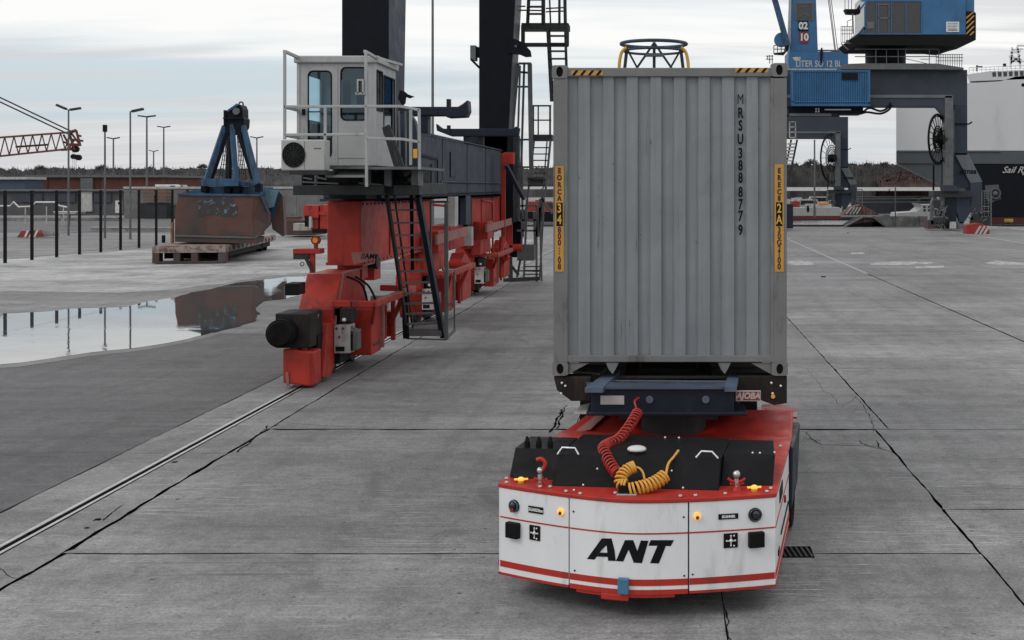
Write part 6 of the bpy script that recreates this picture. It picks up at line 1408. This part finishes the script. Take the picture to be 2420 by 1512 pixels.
mb = MB(); pl(mb, 880, 0, 1455, 14, D-2.08, .08, r7); pl(mb, 880, 316, 1455, 326, D-2.08, .08, r7); mb.bar(W(*r7(940, 0), D-2.1), W(*r7(870, 90), D-2.1), .15); mb.bar(W(*r7(915, 60), D-2.1), W(*r7(915, 300), D-2.1), .10); mb.bar(W(*r7(930, 240), D-2.1), W(*r7(890, 325), D-2.1), .1); mb.build('window_frame', CB, c1)
mb = MB(); pl(mb, 930, 205, 1005, 270, D-2.1, .07, r7); mb.build('notice', M['steel'], c1)
o = MB(); pl(o, 1685, 205, 1808, 302, D-2.06, .06, r7); o = o.build('sign_board', M['white'], hs_)
mb = MB()
for i, y in enumerate((218, 235, 250, 265)): pl(mb, 1697, y, 1797-i*4, y+4, D-2.065, .004, r7)
pl(mb, 1700, 279, 1792, 289, D-2.065, .004, r7); mb.build('sign_lettering', M['steel_dark'], c1)
bw = MB().prism([W(*r7(x, y), D-1.9) for x, y in ((1872, 108), (1950, 108), (1966, 125), (1966, 350), (1872, 348))], (0, 6, 0)).build('counterweight', M['black'], c1)
MB().prism([W(*r7(x, y), D-1.8) for x, y in ((1872, -60), (1950, -60), (1950, 107), (1872, 107))], (0, 5, 0)).build('counterweight', CB, c1)
for i in range(5):
    y = 110+i*50; MB().prism([W(*r7(x, yy), D-1.93) for x, yy in ((1874, y+52), (1874, y+68), (1955, max(y-12, 110)), (1940, max(y-14, 109)))], (0, .03, 0)).build('hazard_stripe', M['decal'], bw)
# corrugated blue box hung on the portal
Dm = D-2.2; x0, x1 = XU(1872, Dm), XU(2055, Dm); zt_, zb_ = ZV(166, Dm), ZV(250, Dm)
mb = MB(); n = 34; pr_ = []
for i in range(n):
    a = x0+(x1-x0)*i/n; w = (x1-x0)/n; pr_ += [(a, 0), (a+w*.35, 0), (a+w*.5, .09), (a+w*.85, .09)]
pr_.append((x1, 0)); m_ = len(pr_)
mb.add([(x, Dm+d, z) for z in (zb_, zt_) for x, d in pr_], [(i, i+1, m_+i+1, m_+i) for i in range(m_-1)]); cbx = mb.build('corrugated_house', CB, c1)
MB().box((x0, Dm+.12, zb_), (x1, Dm+2, zt_)).build('house_core', CB, cbx)
mb = MB(); mb.box((x0-.05, Dm-.06, zt_-.12), (x1+.05, Dm+.1, zt_)); mb.box((x0-.05, Dm-.06, zb_), (x1+.05, Dm+.1, zb_+.12)); mb.box((x0-.05, Dm-.05, zb_+.3), (x1+.05, Dm+.1, zb_+.38)); mb.box((x0-.05, Dm-.05, zb_+.13), (x0+.12, Dm+.1, zt_-.13)); mb.box((x1-.12, Dm-.05, zb_+.39), (x1+.05, Dm+.1, zt_-.13)); mb.build('edge_trim', CB, cbx)
o = MB(); pl(o, 698, 682, 852, 755, Dm-.08, .07, r7); o = o.build('vent_frame', M['steel_dark'], cbx)
for y in (690, 703, 716, 729, 742): mb = MB(); pl(mb, 702, y, 848, y+7, Dm-.14, .06, r7); mb.build('louvre', LD, o)
# underside machinery
mb = MB(); pl(mb, 195, 1002, 900, 1075, D-1, 3, r7); mb.build('underframe', LD, c1)
mb = MB(); pl(mb, 205, 1072, 600, 1096, D-1.2, .4, r7); mb.build('beam_flange', PG, c1)
mb = MB(); pl(mb, 535, 1030, 785, 1042, D-1.1, .05, r7); mb.build('light_strip', M['white'], c1)
for a in (448, 472):
    for y in (1022, 1046): mb = MB(); pl(mb, a, y, a+14, y+16, D-1.1, .05, r7); mb.build('lamp', M['white'], c1)
for pts in ([(900, 1060), (960, 1020), (1060, 1050), (1130, 1020), (1160, 970)], [(880, 1075), (940, 1060), (1060, 1075), (1140, 1040), (1170, 990)]): MB().tube(spline([W(*r7(*q), D-1.1) for q in pts], 14), .09).build('hanging_cable', M['black'], c1)
# stairs hanging from the left of the portal
o = MB().bar(W(1884, 330, D), W(1862, 440, D), .15).bar(W(1870, 330, D), W(1848, 440, D), .15).build('stair_flight', M['steel_dark'], c1)
for i in range(13): v = 338+i*8; MB().plate(1862-i*.9, v, 1880-i*1.6, v+3.4, D-.2, .6).build('tread', M['offwhite'] if i < 7 else M['steel_dark'], o)
mb = MB()
for u0, v0, u1, v1 in ((1866, 288, 1866, 325), (1880, 288, 1880, 325), (1866, 288, 1880, 288), (1866, 300, 1882, 300), (1866, 312, 1882, 312), (1866, 325, 1882, 325)): mb.bar(W(u0, v0, D), W(u1, v1, D), .09)
mb.build('stair_cage', M['offwhite'], c1)

# ---- farther crane: same portal, smaller in the picture because it stands farther away
D2 = 178.0; KF = D/D2
def f2_(u, v, D_):   # same metric sizes on the same rail: take the near crane's point and shift it back
    p = W(u, v, D); return Vector((p.x, D2+(D_-D2), p.z))
c2 = thing('portal_crane', 'farther blue harbour crane whose tower carries the black 02 and red 10 plates', 'crane', (23, D2, 0), 0, 'blue portal cranes on the right quay')
portal(c2, 1, D2, f2_, 1775)
mb = MB(); mb.prism([W(*r7(x, y), D2) for x, y in ((222, -60), (452, -60), (472, 487), (205, 487))], (0, 4, 0)); tw = mb.build('tower', CB, c2)
mb = MB(); mb.prism([W(*r7(x, y), D2+1) for x, y in ((205, 470), (205, 490), (760, 480), (762, 470))], (0, .2, 0)); mb.build('railing', M['steel'], c2)
mb = MB(); pl(mb, 195, 488, 758, 662, D2-1, 6, r7); mh = mb.build('machine_house', CB, c2)
mb = MB(); pl(mb, 195, 650, 700, 672, D2-1.2, .2, r7); mb.build('edge_trim', M['offwhite'], mh)
mb = MB(); put_text(mb, 'LITER SO 12 BL', W(*r7(480, 605), D2-1.03), 1.25, .02, sx=.78); mb.build('house_lettering', M['offwhite'], c2)
mb = MB(); mb.prism([W(*r7(x, y), D2-1.05) for x, y in ((230, 540), (310, 538), (305, 570), (270, 580), (240, 565))], (0, .02, 0)); mb.build('emblem', M['offwhite'], mh)
for (x0, x1, y0, y1, mt, tx, tm) in ((288, 380, 200, 292, M['black'], '02', M['white']), (297, 384, 305, 402, M['red'], '10', M['white'])):
    o = MB(); pl(o, x0, y0, x1, y1, D2-.2, .12, r7); o = o.build('number_plate', mt, tw)
    mb = MB(); put_text(mb, tx, W(*r7((x0+x1)/2, (y0+y1)/2), D2-.24), 1.35, .055, sx=.95); mb.build('plate_number', tm, c2)
o = MB(); pl(o, 258, 16, 430, 190, D2-.15, .1, r7); o = o.build('window_frame', M['steel'], tw); mb = MB(); pl(mb, 272, 30, 418, 178, D2-.22, .05, r7); mb.build('pane', M['darkglass'], o)
mb = MB(); mb.bar(W(*r7(300, 150), D2-.25), W(*r7(345, 120), D2-.25), .1); mb.bar(W(*r7(345, 120), D2-.25), W(*r7(385, 150), D2-.25), .1); mb.bar(W(*r7(310, 60), D2-.25), W(*r7(370, 60), D2-.25), .08); mb.build('window_fitting', M['steel'], tw)
mb = MB(); mb.bar(W(*r7(48, -60), D2-1), W(*r7(185, 430), D2-1), .75); mb.build('luffing_strut', M['grab_blue'], c2)
mb = MB(); mb.bar(W(*r7(212, -60), D2-.1), W(*r7(205, 430), D2-.1), .25); mb.build('tower_edge', M['offwhite'], c2)
c = W(*r7(128, 375), D2-.8); MB().cyl(c, c+Vector((0, .5, 0)), 1.7*.6, n=20).build('sheave', CB, c2)
mb = MB()
for (a, b) in (((55, 430), (160, 425)), ((55, 430), (55, 510)), ((160, 425), (160, 500)), ((55, 465), (160, 465)), ((90, 415), (90, 505)), ((125, 415), (125, 505)), ((-20, 530), (50, 530)), ((-20, 560), (50, 560)), ((15, 520), (15, 600)), ((40, 520), (40, 600)), ((-5, 530), (-5, 560))): mb.bar(W(*r7(*a), D2-1), W(*r7(*b), D2-1), .12)
mb.build('service_cage', M['steel'], c2)
MB().prism([W(*r7(x, y), D2-1) for x, y in ((165, 430), (205, 380), (195, 470), (150, 520), (60, 515), (60, 500), (150, 490))], (0, .6, 0)).build('boom_foot', M['black'], c2)
mb = MB()
for a, b in (((562, -60), (632, 480)), ((590, -60), (660, 480)), ((575, -60), (640, 480))): mb.bar(W(*r7(*a), D2+2), W(*r7(*b), D2+2), .10)
mb.build('hoist_rope', M['steel'], c2)
MB().prism([W(*r7(x, y), D2-1.2) for x, y in ((495, 480), (505, 450), (515, 450), (520, 490), (512, 590), (495, 590))], (0, .4, 0)).build('lamp_post', M['black'], c2)
MB().cyl(W(*r7(640, 655), D2+1), W(*r7(640, 490), D2+1), 1.0).build('rope_guide', M['steel_dark'], c2)
zpt = ZV(165, D)
MB().box((XU(1900, D2)-3, D2, zpt), (XU(1900, D2)+5, D2+4, ZV(166, D2)-.1)).build('slewing_column', LD, c2)

# ================================================================ hopper ring behind the container
D = 60
hr = thing('ring_frame', 'blue ring frame with yellow hoops rising above the grey container', 'crane frame', (XU(1546, D), D, 0))
NB = paint('ring_blue', (.02, .05, .085), .5, dirt=GRIME, damt=.5)
def ell(cu, cv, ru, rv, D, dy, n=40): return [W(cu+ru*math.cos(2*math.pi*i/n), cv+rv*math.sin(2*math.pi*i/n)*1.0, D)+Vector((0, dy*math.sin(2*math.pi*i/n)*-1.4, 0)) for i in range(n)]
rz = ZV(101, D)
def circ(z, R, cx=XU(1545, D)): return [(cx+R*math.cos(2*math.pi*i/40), D+R*math.sin(2*math.pi*i/40), z) for i in range(40)]
MB().tube(circ(ZV(104, D), 77/50), .085, 8, True).build('ring', NB, hr)
MB().tube(circ(ZV(121, D), 70/50), .06, 8, True).build('ring', NB, hr)
for a, b, w in (((1546, 100), (1546, 240), .14), ((1544, 104), (1500, 168), .10), ((1548, 104), (1592, 168), .10), ((1480, 112), (1510, 168), .09), ((1612, 112), (1580, 168), .09), ((1482, 110), (1468, 240), .15), ((1608, 110), (1624, 240), .15)): MB().bar(W(*a, D), W(*b, D), w).build('strut', M['steel_dark'], hr)
for s in (-1, 1):
    u = 1545+s*66; MB().tube(spline([W(u-s*2, 112, D-.8), W(u+s*9, 122, D-.8), W(u+s*14, 140, D-.8), W(u+s*16, 165, D-.8), W(u+s*17, 240, D-.8)], 12), .075).build('hoop', M['yellow'], hr)
MB().plate(1525, 126, 1570, 133, D-.2, .3).build('cross_plate', M['steel'], hr)
for s in (-1, 1): MB().box((XU(1546+s*70, D)-.12, D-.12, 0), (XU(1546+s*70, D)+.12, D+.12, ZV(239, D))).build('mast_leg', NB, hr)
for i in range(5): z = .8+i*1.4; MB().bar((XU(1476, D), D, z), (XU(1616, D), D, z+(1.2 if i % 2 else 0)), .1).build('brace', NB, hr)

# ================================================================ ship
D = 190; 
sp = thing('car_carrier_ship', 'huge white over dark blue ship stern towering behind the right crane', 'ship', (XU(2300, D), D, -2.4))
def S(u, v, dd=0): return W(u, v, D+dd)
up = MB().prism([S(2118, 205), S(2118, 356), S(2560, 356), S(2560, 172), S(2480, 176), S(2400, 181), S(2365, 192), S(2290, 196), S(2200, 200)], (30, 90, 0)).build('upper_hull', M['ship_white'], sp)
MB().prism([S(2118, 357), S(2118, 386), S(2570, 388), S(2570, 357)], (30, 90, 0)).build('grey_band', M['ship_grey'], sp)
MB().prism([S(2119, 386.5, .3), S(2238, 446, .3), S(2300, 446, .3), S(2300, 386.5, .3)], (27, 80, 0)).build('stern_counter', M['ship_grey'], sp)
MB().prism([S(2290, 388.5, -.3), S(2570, 388.5, -.3), S(2570, 512, -.3), S(2322, 512, -.3), S(2318, 450, -.3)], (27, 80, 0)).build('lower_hull', M['ship_dark'], sp)
MB().prism([S(2322, 512.5, -.2), S(2570, 512.5, -.2), S(2570, 545, -.2), S(2324, 545, -.2)], (27, 80, 0)).build('boot_topping', M['ship_red'], sp)
mb = MB(); mb.bar(S(2119, 388, -.1), S(2238, 447, -.1), .45, .25); mb.bar(S(2119, 357, -.1), S(2365, 357, -.1), .2, .2); mb.build('rubbing_strake', M['steel'], sp)
mb = MB(); put_text(mb, 'Sail Rga', S(2402, 402, -.65), 1.35, .02, shear=.45, sx=1.05); mb.build('ship_name', M['offwhite'], sp)
mb = MB(); mb.ring(S(2352, 458, -.5), (0, 1, 0), .75, .16, 20); mb.ball(S(2352, 458, -.3), .5); mb.build('hawse_pipe', M['ship_grey'], sp)
MB().prism([S(2328, 438, -.33), S(2360, 436, -.33), S(2366, 470, -.33), S(2340, 480, -.33), S(2330, 470, -.33)], (0, .02, 0)).build('anchor_pocket', M['ship_grey'], sp)
MB().cyl(S(2418, 201, -2.9), S(2418, 201, -3.2), .28).build('fairlead', M['black'], sp)
br = MB().prism([S(2285, 176), S(2340, 168), S(2560, 160), S(2560, 182), S(2290, 192)], (6, 20, 0)).build('bridge_deck', M['ship_white'], sp)
for i in range(8): MB().prism([S(2345+i*13, 170.5-i*.5, -.03), S(2354+i*13, 170-i*.5, -.03), S(2354+i*13, 181-i*.4, -.03), S(2346+i*13, 181.5-i*.4, -.03)], (0, .02, 0)).build('bridge_window', M['darkglass'], br)
mb = MB(); mb.bar(S(2290, 160), S(2500, 152), .1); mb.bar(S(2290, 166), S(2500, 158), .08)
for i in range(20): mb.bar(S(2290+i*10, 160-i*.4), S(2290+i*10, 173-i*.5), .06)
mb.build('ship_railing', M['ship_white'], sp)
mb = MB()
for a, b in (((2388, 160), (2392, 112)), ((2412, 160), (2404, 110)), ((2388, 125), (2412, 122)), ((2386, 140), (2414, 140)), ((2392, 118), (2418, 116)), ((2388, 150), (2412, 130)), ((2412, 150), (2390, 130)), ((2385, 132), (2392, 138)), ((2404, 108), (2440, 108)), ((2388, 145), (2440, 145)), ((2430, 160), (2428, 100))): mb.bar(S(*a, 8), S(*b, 8), .28)
mb.build('radar_mast', M['ship_white'], sp)
mb = MB(); mb.plate(2308, 154, 2311, 168, D+3, .4); mb.plate(2310, 156, 2322, 160, D+3, .3); mb.plate(2372, 150, 2378, 158, D+3, .5); mb.build('deck_fitting', LD, sp)

# ================================================================ quay clutter on the right
D = H*F/(553-V0)
o = thing('striped_bumper', 'red block with pale diagonal stripes in front of the nearer crane leg', 'barrier', tuple(G(2311, 556)))
MB().prism([W(u, v, D) for u, v in ((2284, 555), (2284, 532), (2312, 527), (2334, 534), (2339, 545), (2338, 557))], (0, 1.2, 0)).build('block', M['red'], o, .05)
for i in range(3): MB().prism([W(u+i*10, v, D-.012) for u, v in ((2303, 553), (2308, 554), (2320, 535), (2315, 533))], (0, .01, 0)).build('stripe', M['offwhite'], o)
D = H*F/(531-V0)
o = thing('bollard', 'yellow and grey mooring bollard on the quay edge before the dark hull', 'bollard', tuple(G(2384, 531)))
c = G(2384, 533); mb = MB(); mb.cyl(c, c+Vector((0, 0, .35)), .30, .26, n=16); mb.cyl(c+Vector((0, 0, .35)), c+Vector((0, 0, .62)), .40, .42, n=16); mb.build('body', M['yellow'], o); MB().cyl(c+Vector((0, 0, .1)), c+Vector((0, 0, .3)), .315, n=16).build('band', M['steel_dark'], o)
mb = MB(); mb.tube(spline([W(2320, 538, 112), W(2360, 537, 115), W(2390, 541, 110), W(2440, 546, 104)], 14), .08); tag(mb.build('mooring_rope', M['offwhite']), 'pale thick mooring rope lying along the quay before the bollard', 'rope')
# heaps / covered stacks
TB = paint('timber_red', (.10, .045, .038), .85, var=.5, scale=1.5, dirt=(.25, .22, .20), damt=.5, dth=.5)
for lb, pts, D, ridge in (('dark red brown tarpaulin heap with white stripes beside the far crane leg', [(1992, 508), (2010, 494), (2022, 487), (2034, 484), (2058, 496), (2080, 508)], 128, True), ('low grey and brown pile with a peaked lid on the quay', [(1994, 537), (2020, 521), (2040, 513), (2062, 514), (2080, 525), (2095, 537)], 116, False)):
    o = thing('covered_pile', lb, 'pile', tuple(W(pts[0][0], 537, D)))
    MB().prism([W(u, v, D) for u, v in pts], (0, 3, 0)).build('heap', TB if ridge else M['black'], o, .05)
    if ridge:
        for i in range(4): MB().bar(W(2000+i*8, 506, D-.05), W(2013+i*7, 490, D-.05), .12).build('stripe', M['offwhite'], o)
    else:
        for a, b in ((0, 2), (2, 3), (3, 5)): MB().bar(W(*pts[a], D-.1), W(pts[b][0], pts[b][1], D-.1), .6, .12).build('cover_strip', M['steel'], o)
        MB().prism([W(u, v, D-.05) for u, v in ((2010, 532), (2040, 516), (2062, 517), (2068, 524), (2040, 526))], (0, .04, 0)).build('brown_cover', TB, o)
# concrete barrier panels with a fence post
o = thing('quay_barrier', 'low pale concrete barrier along the water right of the covered piles', 'barrier', (XU(2140, 116), 116, 0))
for a, b in ((2062, 2110), (2111, 2172), (2173, 2192)): MB().plate(a, 511, b, 536, 116, .35).build('barrier_panel', M['concrete'], o)
MB().plate(2115, 443, 2117.5, 537, 115.8, .12).build('post', M['steel'], o)
mb = MB(); 
for v in (470, 478): mb.bar(W(2025, v, 117.3), W(2200, v-1, 117.3), .10)
tag(mb.build('quay_handrail', M['steel']), 'thin double grey handrail at the water edge between the crane legs', 'handrail')
o = tag(MB().plate(1862, 534, 2192, 537.5, 116.5, .2).build('quay_fender', paint('fender_red', (.04, .015, .013), .7)), 'dark reddish timber fender line along the quay edge', 'fender')
# moored boats and marina behind the quay
bt = paint('boat_hull', (.33, .33, .335), .4, var=.15, bump=0)
def boat(u, v, D, L_, lb, mat=bt, red=False, grp='boats moored across the basin'):
    x = XU(u, D); z = -2.35; s = L_/6; o = thing('moored_boat', lb, 'boat', (x, D, z), 0, grp)
    mb = MB(); pr_ = [(-3, .0), (-2.8, 0.9), (2.6, 1.25), (3.4, 1.45), (2.2, 0.0)]
    for w_, t in ((0, 1),): mb.prism([(x+a*s, D-.9*s, z+b*s) for a, b in pr_], (0, 1.8*s, 0))
    mb.build('hull', mat, o, .05*s)
    MB().prism([(x-1.6*s, D-.6*s, z+.95*s), (x+1.3*s, D-.6*s, z+1.05*s), (x+.7*s, D-.6*s, z+1.9*s), (x-1.3*s, D-.6*s, z+1.9*s)], (0, 1.2*s, 0)).build('wheelhouse', mat, o, .03)
    MB().prism([(x-1.2*s, D-.62*s, z+1.3*s), (x+.8*s, D-.62*s, z+1.35*s), (x+.55*s, D-.62*s, z+1.75*s), (x-1.1*s, D-.62*s, z+1.75*s)], (0, .015*s, 0)).build('window', M['darkglass'], o)
    return o
o = thing('work_boat', 'white work boat with raised bow and square windows left of the nearer crane leg', 'boat', (XU(2185, 140), 140, -2.4))
MB().prism([W(u, v, 140) for u, v in ((2118, 512), (2120, 503), (2165, 500), (2178, 490), (2170, 480), (2180, 483), (2215, 483), (2215, 530), (2120, 530))], (0, 4, 0)).build('hull', bt, o, .05)
for u in (2182, 2193, 2204):
    for v in (486, 494): MB().plate(u, v, u+6, v+5.5, 139.97, .02).build('window', M['darkglass'], o)
mb = MB(); mb.tube(spline([W(2168, 481, 139.9), W(2175, 470, 139.9), W(2195, 468, 139.9), W(2215, 470, 139.9)], 12), .09); mb.build('bow_rail', M['steel_dark'], o)
ls = [(1876, 'nearest to the container edge'), (1895, 'second from the container edge'), (1915, 'under the thin grey pole'), (1940, 'midway to the far crane leg'), (1962, 'just left of the far crane leg'), (2040, 'just right of the far crane leg'), (2062, 'above the covered pile'), (2085, 'left of the barrier post'), (2105, 'touching the barrier post'), (2140, 'right of the barrier post')]
for i, (u, w_) in enumerate(ls): boat(u, 0, 250+(i*37 % 60), 9+(i*5 % 4), 'white motor boat moored far across the basin, '+w_)
pon = tag(MB().box((XU(1860, 235), 235, -2.4), (XU(2220, 235), 237, -1.9)).build('pontoon', M['steel_dark']), 'long dark pontoon in front of the moored boats', 'pontoon')
# long low ferry hull near the far leg and the white halls beyond
wf = thing('barge', 'long white low barge with red waterline between the container and the far crane leg', 'boat', (XU(1920, 150), 150, -2.4))
MB().plate(1850, 490, 1985, 512, 150, 4).build('hull', bt, wf, .05); MB().plate(1848, 510, 1987, 518, 149.9, 4).build('waterline', paint('barge_red', (.12, .02, .02), .6), wf); MB().plate(1870, 476, 1890, 490, 151, 2).build('deck_house', M['red'], wf); MB().plate(1905, 482, 1965, 489.5, 151, 1.5).build('cargo', M['offwhite'], wf); MB().plate(1935, 478, 1958, 482, 150.9, 1.5).build('orange_cover', M['amber'], wf); MB().plate(1907, 486, 1912, 500, 149.9, .09).build('mark', M['black'], wf)
o = thing('white_halls', 'long bright white low halls at the foot of the wood across the harbour', 'building', (XU(2000, 385), 385, -1.2))
for a, b in ((1850, 1935), (1936, 2010), (2012, 2100), (2104, 2240)): MB().plate(a, 442+(a % 3)*.3, b, 451, 385, 10).build('hall', M['white'], o)
mb = MB(); random.seed(9)
for i in range(130):
    u = random.uniform(1850, 2240); d = random.uniform(300, 378); x = XU(u, d); w_ = random.uniform(.6, 2.4); mb.box((x, d, -1.3), (x+w_, d+1, -1.3+random.uniform(.8, 2.2)))
o = mb.build('shore_clutter', M['offwhite']); tag(o, 'pale blur of small parked things along the far shore', 'clutter', None, 'stuff')
mb = MB()
for i in range(90):
    u = random.uniform(1850, 2240); d = random.uniform(290, 378); x = XU(u, d); w_ = random.uniform(1.0, 5); mb.box((x, d, -1.3), (x+w_, d+1, -1.3+random.uniform(.6, 1.7)))
o = mb.build('shore_clutter', M['steel_dark']); tag(o, 'dark blur of rocks and small things along the far shore', 'clutter', None, 'stuff')
dk2 = tag(MB().plate(2030, 465, 2205, 505, 200, 6).build('dark_quay', paint('dark_quay', (.035, .040, .048), .7, scale=.3)), 'dark grey quay face between the crane legs beyond the work boat', 'wall')
